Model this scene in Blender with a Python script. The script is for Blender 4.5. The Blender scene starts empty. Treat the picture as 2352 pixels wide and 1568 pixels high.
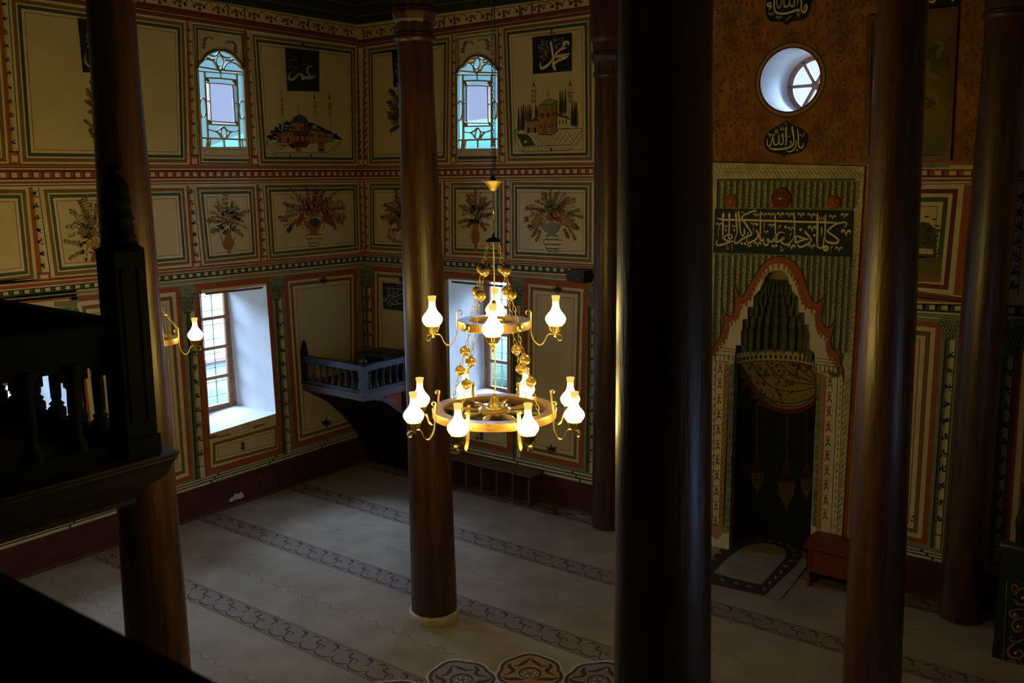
import bpy, math, random
from mathutils import Vector, Matrix
from mathutils.geometry import tessellate_polygon
random.seed(7)
PI = math.pi
scene = bpy.context.scene
COL = scene.collection

# ------------------------------------------------------------------ camera model (room axes: wall_left is x=0, wall_back is y=0)
FPX = 2167.84
CAM = Vector((10.151217, -9.940498, 4.4))
RM = Matrix(((0.8018068848, -0.1043655592, 0.5883991413),
             (0.5975750427, 0.1451853762, -0.7885589863),
             (-0.0031285511, 0.9838846663, 0.1787768877)))
cam_d = bpy.data.cameras.new('camera')
cam_d.sensor_width = 36.0
cam_d.lens = FPX / 2352 * 36.0
cam_d.clip_end = 500
cam_d.dof.use_dof = True; cam_d.dof.focus_distance = 8.8; cam_d.dof.aperture_fstop = 3.2
cam_o = bpy.data.objects.new('camera', cam_d)
M4 = RM.to_4x4(); M4.translation = CAM
cam_o.matrix_world = M4
COL.objects.link(cam_o)
scene.camera = cam_o

def ray(x, y):
    return RM @ Vector(((x - 1176) / FPX, -(y - 784) / FPX, -1.0))
def hit(x, y, ax, c):
    w = ray(x, y); t = (c - CAM[ax]) / w[ax]
    return CAM + w * t
def at_depth(x, y, d): return CAM + ray(x, y) * d
NX, NA, NB = 6.372, 0.484, 0.56     # the niche: centre, half width, depth
MY = 0.05                           # the mihrab face stands this far in front of the wall
def hitN(x, y, o):
    w = ray(x, y)
    a, b = NA - o, NB - o
    px, py = (CAM.x - NX) / a, CAM.y / b
    dx, dy = w.x / a, w.y / b
    A_ = dx * dx + dy * dy; B_ = 2 * (px * dx + py * dy); C_ = px * px + py * py - 1
    D = B_ * B_ - 4 * A_ * C_
    if D < 0: D = 0
    t = (-B_ + math.sqrt(D)) / (2 * A_)
    return CAM + w * t
SURF = {
    'A': lambda x, y, o=0: hit(x, y, 0, o),
    'B': lambda x, y, o=0: hit(x, y, 1, -o),
    'M': lambda x, y, o=0: hit(x, y, 1, -MY - o),
    'F': lambda x, y, o=0: hit(x, y, 2, o),
    'N': hitN,
}
PA, PB, PF = SURF['A'], SURF['B'], SURF['F']

# ------------------------------------------------------------------ materials
MATS = {}
def mat(name, col, rough=0.7, metal=0.0, var=0.12, vscale=9.0, bump=0.0, bscale=60.0, stretch=(1, 1, 1), spec=0.5, coat=0.0, col2=None):
    if name in MATS: return MATS[name]
    m = bpy.data.materials.new(name); m.use_nodes = True
    nt = m.node_tree; N = nt.nodes; L = nt.links
    b = N['Principled BSDF']
    b.inputs['Roughness'].default_value = rough
    b.inputs['Metallic'].default_value = metal
    b.inputs['Specular IOR Level'].default_value = spec
    b.inputs['Coat Weight'].default_value = coat
    b.inputs['Coat Roughness'].default_value = 0.25
    if var > 0:
        tc = N.new('ShaderNodeTexCoord'); mp = N.new('ShaderNodeMapping')
        mp.inputs['Scale'].default_value = stretch
        nz = N.new('ShaderNodeTexNoise'); nz.inputs['Scale'].default_value = vscale
        nz.inputs['Detail'].default_value = 5
        L.new(tc.outputs['Object'], mp.inputs['Vector']); L.new(mp.outputs['Vector'], nz.inputs['Vector'])
        cr = N.new('ShaderNodeValToRGB')
        e = cr.color_ramp.elements
        c2 = col2 or tuple(min(1, c * (1 + var)) for c in col)
        c1 = tuple(c * (1 - var) for c in col)
        e[0].position = 0.3; e[0].color = (*c1, 1); e[1].position = 0.7; e[1].color = (*c2, 1)
        L.new(nz.outputs['Fac'], cr.inputs['Fac']); L.new(cr.outputs['Color'], b.inputs['Base Color'])
        if bump > 0:
            nb = N.new('ShaderNodeTexNoise'); nb.inputs['Scale'].default_value = bscale; nb.inputs['Detail'].default_value = 3
            L.new(mp.outputs['Vector'], nb.inputs['Vector'])
            bp = N.new('ShaderNodeBump'); bp.inputs['Strength'].default_value = bump; bp.inputs['Distance'].default_value = 0.01
            L.new(nb.outputs['Fac'], bp.inputs['Height']); L.new(bp.outputs['Normal'], b.inputs['Normal'])
    else:
        b.inputs['Base Color'].default_value = (*col, 1)
    MATS[name] = m
    return m
def P(name, col, **k):       # paint on plaster
    return mat('paint_' + name, col, rough=0.75, spec=0.3, var=k.pop('var', 0.10), vscale=k.pop('vscale', 7.0), **k)
cream = P('cream', (0.58, 0.48, 0.28), var=0.08, vscale=2.2, bump=0.12, bscale=24)
cream2 = P('pale_cream', (0.60, 0.52, 0.36))
brown = P('ochre_brown', (0.20, 0.115, 0.025))
green = P('green', (0.070, 0.092, 0.045))
teal = P('teal', (0.05, 0.070, 0.050))
dkgreen = P('dark_green', (0.028, 0.042, 0.026))
grgreen = P('grey_green', (0.22, 0.24, 0.17))
mggreen = P('marbled_green', (0.16, 0.19, 0.10), var=0.5, vscale=14)
red = P('brick_red', (0.33, 0.085, 0.022))
dkred = P('dark_red', (0.15, 0.030, 0.018))
rline = P('red_line', (0.30, 0.10, 0.03))
dark = P('dark_line', (0.02, 0.022, 0.015))
leafm = P('leaf', (0.06, 0.065, 0.025))
leafr = P('leaf_russet', (0.20, 0.07, 0.03))
flred = P('flower_red', (0.26, 0.065, 0.03))
floch = P('flower_ochre', (0.34, 0.19, 0.06))
vase = P('vase_orange', (0.28, 0.125, 0.04))
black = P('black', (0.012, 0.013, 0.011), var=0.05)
gold = P('gold_letter', (0.74, 0.62, 0.33), var=0.08)
pale = P('pale_letter', (0.42, 0.40, 0.30), var=0.08)
orangef = P('orange_field', (0.25, 0.085, 0.016), var=0.4, vscale=5, col2=(0.40, 0.17, 0.032))
maroon = P('maroon', (0.075, 0.018, 0.018), var=0.2)
plaster = mat('white_plaster', (0.80, 0.80, 0.80), rough=0.85, var=0.05, vscale=3, bump=0.25, bscale=14)
wood = mat('polished_column_wood', (0.037, 0.0138, 0.0041), rough=0.40, var=0.45, vscale=5, bump=0.45, bscale=14, stretch=(3.5, 3.5, 0.35), coat=0.18, col2=(0.086, 0.032, 0.0088))
dwood = mat('dark_wood', (0.014, 0.0085, 0.006), rough=0.6, spec=.3, var=0.3, vscale=9, stretch=(2, 2, 2), bump=0.15, bscale=30)
bwood = mat('black_blue_wood', (0.004, 0.005, 0.006), rough=0.75, var=0.3, vscale=9, bump=0.15, bscale=30, spec=.05)
bluewood = mat('slate_blue_wood', (0.017, 0.023, 0.028), rough=0.5, var=0.25, vscale=12, bump=0.1)
mwood = mat('mauve_brown_wood', (0.085, 0.045, 0.05), rough=0.5, var=0.25, vscale=12)
framew = mat('window_frame_wood', (0.26, 0.12, 0.05), rough=0.5, var=0.25, vscale=16)
rackw = mat('rack_wood', (0.10, 0.05, 0.02), rough=0.45, var=0.35, vscale=12, stretch=(1, 6, 6))
redwood = mat('red_painted_wood', (0.16, 0.030, 0.012), rough=0.45, var=0.15, vscale=12)
wheelw = mat('golden_wood', (0.20, 0.118, 0.042), rough=0.34, var=0.3, vscale=14, stretch=(1, 1, 5), coat=0.3)
brass = mat('brass', (0.46, 0.36, 0.17), rough=0.40, metal=1.0, var=0.08, vscale=30)
cupm = mat('aged_brass', (0.32, 0.23, 0.09), rough=0.5, metal=0.7, var=0.1, vscale=30)
ballm = mat('gilded_ball', (0.30, 0.195, 0.075), rough=0.30, metal=0.35, var=0.15, vscale=30, coat=0.3)
iron = mat('dark_iron', (0.02, 0.018, 0.015), rough=0.4, metal=0.6, var=0)
ceilm = mat('dark_ceiling_wood', (0.022, 0.020, 0.012), rough=0.7, var=0.3, vscale=4)
covem = mat('cove_dark_teal', (0.018, 0.028, 0.022), rough=0.65, var=0.2, vscale=4)
ochln = mat('cove_ochre_line', (0.10, 0.075, 0.02), rough=0.7, var=0)
cablem = mat('pale_cable', (0.55, 0.45, 0.22), rough=0.5, var=0)
stone = mat('column_foot_stone', (0.42, 0.36, 0.24), rough=0.8, var=0.15, vscale=10)

def lamp_mat():
    m = bpy.data.materials.new('glowing_lamp_glass'); m.use_nodes = True
    nt = m.node_tree; N = nt.nodes; L = nt.links
    for n in list(N): N.remove(n)
    out = N.new('ShaderNodeOutputMaterial'); em = N.new('ShaderNodeEmission')
    tc = N.new('ShaderNodeTexCoord'); sp = N.new('ShaderNodeSeparateXYZ')
    L.new(tc.outputs['Object'], sp.inputs[0])
    mr = N.new('ShaderNodeMapRange'); mr.inputs['From Min'].default_value = 0.105; mr.inputs['From Max'].default_value = 0.175
    L.new(sp.outputs['Z'], mr.inputs['Value'])
    cr = N.new('ShaderNodeValToRGB'); e = cr.color_ramp.elements
    e[0].position = 0; e[0].color = (1.0, 0.70, 0.155, 1); e[1].position = 1; e[1].color = (0.95, 0.68, 0.17, 1)
    L.new(mr.outputs['Result'], cr.inputs['Fac']); L.new(cr.outputs['Color'], em.inputs['Color'])
    st = N.new('ShaderNodeMapRange'); st.inputs['From Min'].default_value = 0.0; st.inputs['From Max'].default_value = 1.0
    st.inputs['To Min'].default_value = LAMP; st.inputs['To Max'].default_value = 1.05
    st.interpolation_type = 'SMOOTHERSTEP'
    L.new(mr.outputs['Result'], st.inputs['Value']); L.new(st.outputs['Result'], em.inputs['Strength'])
    L.new(em.outputs[0], out.inputs['Surface'])
    return m
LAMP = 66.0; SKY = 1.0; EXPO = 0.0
lampm = lamp_mat()

def glass_mat(name, tint):
    m = bpy.data.materials.new(name); m.use_nodes = True
    nt = m.node_tree; N = nt.nodes; L = nt.links
    for n in list(N): N.remove(n)
    out = N.new('ShaderNodeOutputMaterial'); tr = N.new('ShaderNodeBsdfTransparent'); gl = N.new('ShaderNodeBsdfGlossy')
    tr.inputs['Color'].default_value = (*tint, 1); gl.inputs['Roughness'].default_value = 0.1
    fr = N.new('ShaderNodeFresnel'); fr.inputs['IOR'].default_value = 1.3
    mx = N.new('ShaderNodeMixShader')
    L.new(fr.outputs[0], mx.inputs[0]); L.new(tr.outputs[0], mx.inputs[1]); L.new(gl.outputs[0], mx.inputs[2])
    L.new(mx.outputs[0], out.inputs['Surface'])
    return m
g_clear = glass_mat('clear_glass', (0.97, 0.985, 0.99))
g_blue = glass_mat('pale_blue_glass', (0.52, 0.70, 0.76))
g_lav = glass_mat('lavender_glass', (0.68, 0.71, 0.85))

# ------------------------------------------------------------------ mesh builder
class MB:
    def __init__(s): s.v = []; s.f = []; s.m = []; s.mats = []; s.smooth = []
    def mi(s, m):
        if m not in s.mats: s.mats.append(m)
        return s.mats.index(m)
    def face(s, pts, m, smooth=False):
        n = len(s.v); s.v.extend([tuple(p) for p in pts]); s.f.append(tuple(range(n, n + len(pts)))); s.m.append(s.mi(m)); s.smooth.append(smooth)
    def grid(s, rows, m, closed=False, smooth=True):
        n = len(s.v); R = len(rows); Cn = len(rows[0])
        for r in rows: s.v.extend([tuple(p) for p in r])
        k = s.mi(m)
        for i in range(R - 1):
            for j in range(Cn if closed else Cn - 1):
                j2 = (j + 1) % Cn
                s.f.append((n + i * Cn + j, n + i * Cn + j2, n + (i + 1) * Cn + j2, n + (i + 1) * Cn + j)); s.m.append(k); s.smooth.append(smooth)
    def box(s, a, b, m):
        x0, y0, z0 = a; x1, y1, z1 = b
        n = len(s.v)
        s.v += [(x0, y0, z0), (x1, y0, z0), (x1, y1, z0), (x0, y1, z0), (x0, y0, z1), (x1, y0, z1), (x1, y1, z1), (x0, y1, z1)]
        for q in ((0, 3, 2, 1), (4, 5, 6, 7), (0, 1, 5, 4), (1, 2, 6, 5), (2, 3, 7, 6), (3, 0, 4, 7)):
            s.f.append(tuple(n + i for i in q)); s.m.append(s.mi(m)); s.smooth.append(False)
    def obox(s, o, ux, uy, uz, m):      # oriented box from a corner and three edge vectors
        o = Vector(o); ux = Vector(ux); uy = Vector(uy); uz = Vector(uz)
        n = len(s.v)
        s.v += [tuple(p) for p in (o, o + ux, o + ux + uy, o + uy, o + uz, o + ux + uz, o + ux + uy + uz, o + uy + uz)]
        for q in ((0, 3, 2, 1), (4, 5, 6, 7), (0, 1, 5, 4), (1, 2, 6, 5), (2, 3, 7, 6), (3, 0, 4, 7)):
            s.f.append(tuple(n + i for i in q)); s.m.append(s.mi(m)); s.smooth.append(False)
    def lathe(s, prof, m, seg=20, c=(0, 0, 0), axis=None, smooth=True, rot=0.0, flute=None):
        c = Vector(c)
        if axis is None: X, Y, Z = Vector((1, 0, 0)), Vector((0, 1, 0)), Vector((0, 0, 1))
        else:
            Z = Vector(axis).normalized(); X = Z.orthogonal().normalized(); Y = Z.cross(X)
        rows = []
        for r, z in prof:
            row = []
            for k in range(seg):
                a = rot + 2 * PI * k / seg
                rr = r * (1 + (flute[0] * math.cos(flute[1] * a) if flute else 0))
                row.append(c + X * (rr * math.cos(a)) + Y * (rr * math.sin(a)) + Z * z)
            rows.append(row)
        s.grid(rows, m, closed=True, smooth=smooth)
    def tube(s, pts, r, m, seg=6, closed=False):
        pts = [Vector(p) for p in pts]; n = len(pts); rows = []
        up = Vector((0, 0, 1))
        for i, p in enumerate(pts):
            if closed: t = pts[(i + 1) % n] - pts[i - 1]
            else: t = pts[min(i + 1, n - 1)] - pts[max(i - 1, 0)]
            t.normalize()
            a = t.cross(up)
            if a.length < 0.05: a = t.cross(Vector((1, 0, 0)))
            a.normalize(); b = a.cross(t)
            rr = r[i] if isinstance(r, (list, tuple)) else r
            rows.append([p + a * (rr * math.cos(2 * PI * k / seg)) + b * (rr * math.sin(2 * PI * k / seg)) for k in range(seg)])
        if closed: rows.append(rows[0])
        s.grid(rows, m, closed=True)
        if not closed: s.face(rows[0], m); s.face(rows[-1][::-1], m)
    def prism(s, poly, ext, m):         # closed polygon (3D points) swept by vector ext, both caps filled
        poly = [Vector(p) for p in poly]; e = Vector(ext); n = len(poly)
        s.face(poly, m); s.face([p + e for p in poly][::-1], m)
        for i in range(n):
            j = (i + 1) % n
            s.face([poly[i], poly[i] + e, poly[j] + e, poly[j]], m)
    def build(s, name, parent=None, loc=None):
        me = bpy.data.meshes.new(name)
        off = Vector(loc) if loc is not None else None
        vs = s.v if off is None else [(x - off.x, y - off.y, z - off.z) for x, y, z in s.v]
        me.from_pydata(vs, [], s.f)
        for m in s.mats: me.materials.append(m)
        me.polygons.foreach_set('material_index', s.m); me.polygons.foreach_set('use_smooth', s.smooth)
        me.update()
        o = bpy.data.objects.new(name, me); COL.objects.link(o)
        if off is not None: o.location = off
        if parent is not None:
            o.parent = parent
            w = Vector((0, 0, 0)); q = parent
            while q is not None: w = w + q.location; q = q.parent
            o.location = (off if off is not None else Vector((0, 0, 0))) - w
        return o
def empty(name, loc, label=None, cat=None, group=None, kind=None):
    o = bpy.data.objects.new(name, None); o.empty_display_size = 0.1; o.location = loc; COL.objects.link(o)
    return tag(o, label, cat, group, kind)
def tag(o, label=None, cat=None, group=None, kind=None):
    if label: o['label'] = label
    if cat: o['category'] = cat
    if group: o['group'] = group
    if kind: o['kind'] = kind
    return o

# ------------------------------------------------------------------ painting on a plane: shapes are given where they stand in the photo and land on the wall itself
EPS = 0.0007
def crv(pts, n=5):      # Catmull-Rom through (x, y[, w])
    if len(pts) < 3: return list(pts)
    out = []
    for i in range(len(pts) - 1):
        p0, p1, p2, p3 = pts[max(i - 1, 0)], pts[i], pts[i + 1], pts[min(i + 2, len(pts) - 1)]
        for k in range(n):
            t = k / n
            out.append(tuple(0.5 * ((2 * b) + (-a + c) * t + (2 * a - 5 * b + 4 * c - d) * t * t + (-a + 3 * b - 3 * c + d) * t ** 3) for a, b, c, d in zip(p0, p1, p2, p3)))
    out.append(tuple(pts[-1]))
    return out
class Paint:
    def __init__(s, mb, surf, base=0.0, org=(0, 0), sc=1.0):
        s.mb = mb; s.f = SURF[surf]; s.base = base; s.org = org; s.sc = sc
    def at(s, ox, oy, sc, lo=0):      # coordinates read off a crop with origin (ox, oy) magnified sc times
        q = Paint.__new__(Paint); q.__dict__.update(s.__dict__); q.org = (ox, oy); q.sc = sc; q.base = s.base + lo * EPS; return q
    def pt(s, x, y, l): return s.f(s.org[0] + x / s.sc, s.org[1] + y / s.sc, s.base + l * EPS)
    def poly(s, pts, m, l=1):
        if s.f is not hitN: s.mb.face([s.pt(p[0], p[1], l) for p in pts], m); return
        ys = [p[1] for p in pts]; y0, y1 = min(ys), max(ys); n = max(1, int((y1 - y0) / s.sc / 2.2)); h = (y1 - y0) / n      # follow the curve in narrow strips
        def spans(y):
            xs = []
            for i in range(len(pts)):
                (ax, ay), (bx, by) = pts[i][:2], pts[(i + 1) % len(pts)][:2]
                if (ay <= y) != (by <= y): xs.append(ax + (bx - ax) * (y - ay) / (by - ay))
            return sorted(xs)
        for i in range(n):
            a, b = y0 + i * h, y0 + (i + 1) * h; sp = spans((a + b) / 2)
            for k in range(0, len(sp) - 1, 2):
                x0, x1 = sp[k], sp[k + 1]; nx = max(1, int((x1 - x0) / s.sc / 4))
                for j in range(nx):
                    u, v = x0 + (x1 - x0) * j / nx, x0 + (x1 - x0) * (j + 1) / nx
                    s.mb.face([s.pt(u, a, l), s.pt(v, a, l), s.pt(v, b, l), s.pt(u, b, l)], m)
    def hole(s, outer, holes, m, l=1):
        loops = [outer] + holes
        V3 = [[s.pt(p[0], p[1], l) for p in lp] for lp in loops]
        flat = [p for lp in V3 for p in lp]
        tri = tessellate_polygon([[Vector((p[0], p[1], 0)) for p in lp] for lp in loops])
        n = len(s.mb.v); s.mb.v.extend([tuple(p) for p in flat]); k = s.mb.mi(m)
        for t in tri: s.mb.f.append(tuple(n + i for i in t)); s.mb.m.append(k); s.mb.smooth.append(False)
    def disc(s, x, y, rx, ry, m, l=1, n=18): s.poly([(x + rx * math.cos(2 * PI * k / n), y + ry * math.sin(2 * PI * k / n)) for k in range(n)], m, l)
    def stroke(s, pts, w, m, l=2, n=5, curve=True):
        if len(pts[0]) == 2: pts = [(p[0], p[1], w) for p in pts]
        pts = crv(pts, n) if curve else pts
        L = []; R = []
        for i, p in enumerate(pts):
            a = pts[max(i - 1, 0)]; b = pts[min(i + 1, len(pts) - 1)]
            dx, dy = b[0] - a[0], b[1] - a[1]; d = math.hypot(dx, dy) or 1
            h = max(p[2], 0.02) / 2; nx, ny = -dy / d * h, dx / d * h
            L.append(s.pt(p[0] + nx, p[1] + ny, l)); R.append(s.pt(p[0] - nx, p[1] - ny, l))
        nn = len(s.mb.v); k = s.mb.mi(m)
        for a, b in zip(L, R): s.mb.v.append(tuple(a)); s.mb.v.append(tuple(b))
        for i in range(len(L) - 1):
            s.mb.f.append((nn + 2 * i, nn + 2 * i + 1, nn + 2 * i + 3, nn + 2 * i + 2)); s.mb.m.append(k); s.mb.smooth.append(False)
    def bar(s, pts, w, m, l0, th, n=4, curve=True):      # a raised bar: ribbon with real thickness th behind level l0 (metres)
        pts = crv(pts, n) if curve and len(pts) > 2 else pts
        pr = []
        for i, p in enumerate(pts):
            a = pts[max(i - 1, 0)]; b = pts[min(i + 1, len(pts) - 1)]
            dx, dy = b[0] - a[0], b[1] - a[1]; d = math.hypot(dx, dy) or 1
            nx, ny = -dy / d * w / 2, dx / d * w / 2
            X = lambda q, o: s.f(s.org[0] + q[0] / s.sc, s.org[1] + q[1] / s.sc, o)
            P1 = X((p[0] + nx, p[1] + ny), l0); P2 = X((p[0] - nx, p[1] - ny), l0)
            off = X((p[0], p[1]), l0 - th) - X((p[0], p[1]), l0)
            ax = 0 if abs(P1[0] - P2[0]) < 1e-6 else 1
            o2 = Vector((0, 0, 0)); o2[ax] = off[ax]
            pr.append((P1, P2, P2 + o2, P1 + o2))
        s.mb.grid(pr, m, closed=True, smooth=False)
    def leaf(s, x, y, a, ln, wd, m, l=3):
        c, sn = math.cos(a), math.sin(a)
        s.poly([(x + c * u * ln - sn * v * wd, y + sn * u * ln + c * v * wd) for u, v in ((0, 0), (.3, .45), (.65, .4), (1, 0), (.65, -.4), (.3, -.45))], m, l)
    def sprig(s, x, y, a, ln, n, lf, m, bend=0.0, stem=0.8, fl=None, fr=0, l=3, wd=0.45, m2=None):
        pts = []; aa = a; px, py = x, y; n = int(n * 1.6)
        for i in range(n + 1):
            pts.append((px, py)); px += math.cos(aa) * ln / n; py += math.sin(aa) * ln / n; aa += bend / n
        s.stroke(pts, stem, m, l, n=2)
        aa = a
        for i in range(1, n + 1):
            aa += bend / n
            for sd in (-1, 1):
                k = lf * (0.72 + 0.45 * random.random())
                if random.random() < .22 and lf < 60: s.disc(pts[i][0] + math.cos(aa + sd * 1.3) * k * .7, pts[i][1] + math.sin(aa + sd * 1.3) * k * .7, lf * .24, lf * .24, m2 or m, l + 1, 7)
                s.leaf(pts[i][0], pts[i][1], aa + sd * (0.75 + 0.3 * random.random()), k, k * wd * .85, m2 if (m2 and random.random() < .5) else m, l)
        if fl: s.flower(pts[-1][0], pts[-1][1], fr, fl, l=l + 1)
        else: s.leaf(pts[-1][0], pts[-1][1], aa, lf, lf * wd, m, l)
        return pts[-1]
    def flower(s, x, y, r, m, c=None, l=4, n=7):
        pts = []
        for k in range(n * 4):
            a = 2 * PI * k / (n * 4); rr = r * (0.82 + 0.18 * math.cos(n * a)); pts.append((x + rr * math.cos(a), y + rr * math.sin(a)))
        s.poly(pts, m, l)
        if c: s.disc(x, y, r * .45, r * .45, c, l + 1, 10)
def lerp(a, b, t): return a + (b - a) * t
# panels: nested frames stepped inward in wall metres
AX = {'A': 1, 'B': 0}
def uz(surf, p): return Vector((-p.y if surf == 'A' else p.x, p.z))
def from_uz(surf, u, z, o): return Vector((o, -u, z)) if surf == 'A' else Vector((u, -o, z))
def panel(mb, surf, px, steps, l=2):
    q = [uz(surf, SURF[surf](*p)) for p in px]
    for i, (d, m) in enumerate(steps):
        if d: q = inset2(q, d)
        mb.face([from_uz(surf, p.x, p.y, (l + i) * EPS) for p in q], m)
    return q
def inset2(q, d):
    ctr = (q[0] + q[1] + q[2] + q[3]) / 4; lines = []
    for i in range(4):
        a, b = q[i], q[(i + 1) % 4]; e = (b - a).normalized(); nn = Vector((-e.y, e.x))
        if nn.dot(ctr - a) < 0: nn = -nn
        lines.append((a + nn * d, e))
    out = []
    for i in range(4):
        (p, e), (r, f) = lines[i - 1], lines[i]
        den = e.x * f.y - e.y * f.x; t = ((r.x - p.x) * f.y - (r.y - p.y) * f.x) / den
        out.append(p + e * t)
    return out
class Band:      # a horizontal strip between two lines, continued straight along the wall
    def __init__(s, mb, surf, t0, t1, b0, b1):
        s.mb = mb; s.s = surf
        f = SURF[surf]; s.t = [uz(surf, f(*t0)), uz(surf, f(*t1))]; s.b = [uz(surf, f(*b0)), uz(surf, f(*b1))]
    def z(s, L, u): (a, b) = L; return a.y + (b.y - a.y) * (u - a.x) / (b.x - a.x)
    def p(s, u, fr, o):
        zt, zb = s.z(s.t, u), s.z(s.b, u)
        return from_uz(s.s, u, lerp(zt, zb, fr), o)
    def q(s, u0, u1, f0, f1, m, l): s.mb.face([s.p(u0, f0, l * EPS), s.p(u1, f0, l * EPS), s.p(u1, f1, l * EPS), s.p(u0, f1, l * EPS)], m)
    def stripes(s, u0, u1, lst, l=2):
        for i, (f0, f1, m) in enumerate(lst): s.q(u0, u1, f0, f1, m, l + (i > 0) * 1)
    def dentils(s, u0, u1, per, base, sq, shade, l=2, f=(0.10, 0.86)):
        s.q(u0, u1, 0, 1, base, l)
        n = int(round((u1 - u0) / per)); per = (u1 - u0) / n
        for i in range(n):
            a = u0 + i * per
            s.q(a + per * .10, a + per * .90, f[0], f[1], shade, l + 1)
            s.q(a + per * .42, a + per * .88, f[0] + .12, f[1] - .05, sq, l + 2)
# ================================================================== WALLS
WA_END, WB_END, WZ = 13.0, 12.74, 6.9       # lengths of the left and back walls, height
def wall_sheet(mb, surf, u1, holes, m, u0=0.0, z1=WZ):
    outer = [Vector((u0, 0.0)), Vector((u1, 0.0)), Vector((u1, z1)), Vector((u0, z1))]
    loops = [outer] + holes
    flat = [p for lp in loops for p in lp]
    tri = tessellate_polygon([[Vector((p[0], p[1], 0)) for p in lp] for lp in loops])
    n = len(mb.v); mb.v.extend([tuple(from_uz(surf, p[0], p[1], 0)) for p in flat]); k = mb.mi(m)
    for t in tri: mb.f.append(tuple(n + i for i in t)); mb.m.append(k); mb.smooth.append(False)
def uzp(surf, pts): return [uz(surf, SURF[surf](*p)) for p in pts]
def reveal(mb, surf, loop, t, m, smooth=False):      # the thickness of the wall around an opening
    n = len(loop)
    for i in range(n):
        a, b = loop[i], loop[(i + 1) % n]
        mb.face([from_uz(surf, a[0], a[1], 0), from_uz(surf, b[0], b[1], 0), from_uz(surf, b[0], b[1], -t), from_uz(surf, a[0], a[1], -t)], m, smooth)

OP_A1 = uzp('A', [(458.6, 675), (611.7, 654.4), (634.6, 949), (482.9, 996)])
def rect(u0, u1, z0, z1): return [Vector((u0, z1)), Vector((u1, z1)), Vector((u1, z0)), Vector((u0, z0))]
OP_A2 = rect(4.66, 5.72, 1.08, 2.90)
OP_A3 = rect(7.6, 8.66, 1.08, 2.90)
OP_B1 = uzp('B', [(1021.7, 640.7), (1169.6, 650), (1172.5, 953), (1027, 914)])
arcA = [(455, 155), (458, 147), (466, 141), (475, 128), (490, 120), (505, 117), (520, 119), (535, 127), (545, 138), (553, 147), (558, 158), (566, 337), (465, 337)]
arcB = [(1050.5, 166), (1055, 157), (1064, 153), (1072, 142), (1083, 133), (1095, 129.5), (1107, 131), (1119, 138), (1130, 149), (1137, 152), (1142, 162), (1143, 340.5), (1051, 341)]
OP_A4, OP_B2 = uzp('A', arcA), uzp('B', arcB)
RC, RR_ = Vector((6.378, 5.318)), 0.321
OP_R = [Vector((RC.x + RR_ * math.cos(2 * PI * k / 48), RC.y + RR_ * math.sin(2 * PI * k / 48))) for k in range(48)]
OP_N = rect(5.80, 6.94, 0.0, 3.36)
OP_N = [Vector((5.80, 3.36)), Vector((6.94, 3.36)), Vector((6.94, 0.002)), Vector((5.80, 0.002))]
TH = 0.9
wa, wb = MB(), MB()
wall_sheet(wa, 'A', WA_END, [OP_A1, OP_A2, OP_A4], cream)
wall_sheet(wb, 'B', WB_END, [OP_B1, OP_B2, OP_R, OP_N], cream)
reveal(wa, 'A', OP_A4, .05, cream2); reveal(wb, 'B', OP_B2, .05, cream2)
for o in (OP_A1, OP_A2): reveal(wa, 'A', o, TH + .12, plaster)
reveal(wb, 'B', OP_B1, TH + .12, plaster); reveal(wb, 'B', OP_R, TH, plaster, True)
A, B = Paint(wa, 'A'), Paint(wb, 'B')

# ---- horizontal strips. left wall
def stripset(mb, s, u0, u1, frz, cor, beam, den, lin, und, gden, gl, dado):
    b = Band(mb, s, *frz); b.stripes(u0, u1, [(0, 1, cream), (0, .06, dkred), (.94, 1, dkred)])
    frieze = b
    b = Band(mb, s, *cor); b.stripes(u0, u1, [(0, 1, dkred), (.30, .36, brown), (.55, .62, cream2), (.80, .84, rline), (.93, 1, brown)])
    b = Band(mb, s, *beam); b.stripes(u0, u1, [(0, 1, red), (0, .10, dkred), (.22, .36, floch), (.48, .54, dark), (.60, .78, cream2), (.88, 1, dark)])
    b = Band(mb, s, *den); b.dentils(u0, u1, .115, dkred, cream2, red)
    b = Band(mb, s, *lin); b.stripes(u0, u1, [(0, 1, dkred), (.12, .34, cream2), (.40, .60, red), (.66, .86, cream2), (.90, 1, dark)])
    b = Band(mb, s, *und); b.stripes(u0, u1, [(0, 1, red), (0, .14, cream2), (.30, .36, dark), (.42, .54, cream2), (.70, .75, rline), (.88, 1, cream2)])
    b = Band(mb, s, *gden); b.dentils(u0, u1, .112, dkgreen, cream2, green)
    b = Band(mb, s, *gl); b.stripes(u0, u1, [(0, 1, cream), (0, .10, dkgreen), (.34, .40, dkgreen), (.40, .60, grgreen), (.66, .74, dkgreen), (.95, 1, dkgreen)])
    return frieze
frA = stripset(wa, 'A', 0.0, WA_END,
    ((464, 0), (821, 63), (314, 4), (818, 89)), ((314, 4), (818, 89), (314, 31), (818, 105)),
    ((0, 376), (818, 380.5), (0, 393), (818, 392.5)), ((0, 393), (820, 392.5), (0, 411), (820, 405)),
    ((0, 411), (820, 405), (0, 428), (820, 418)), ((0, 644), (825, 579), (0, 669), (826, 588)),
    ((0, 669), (826, 588), (0, 682), (825, 600)), ((0, 682), (825, 600), (163, 681), (819, 616)), None)
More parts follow.
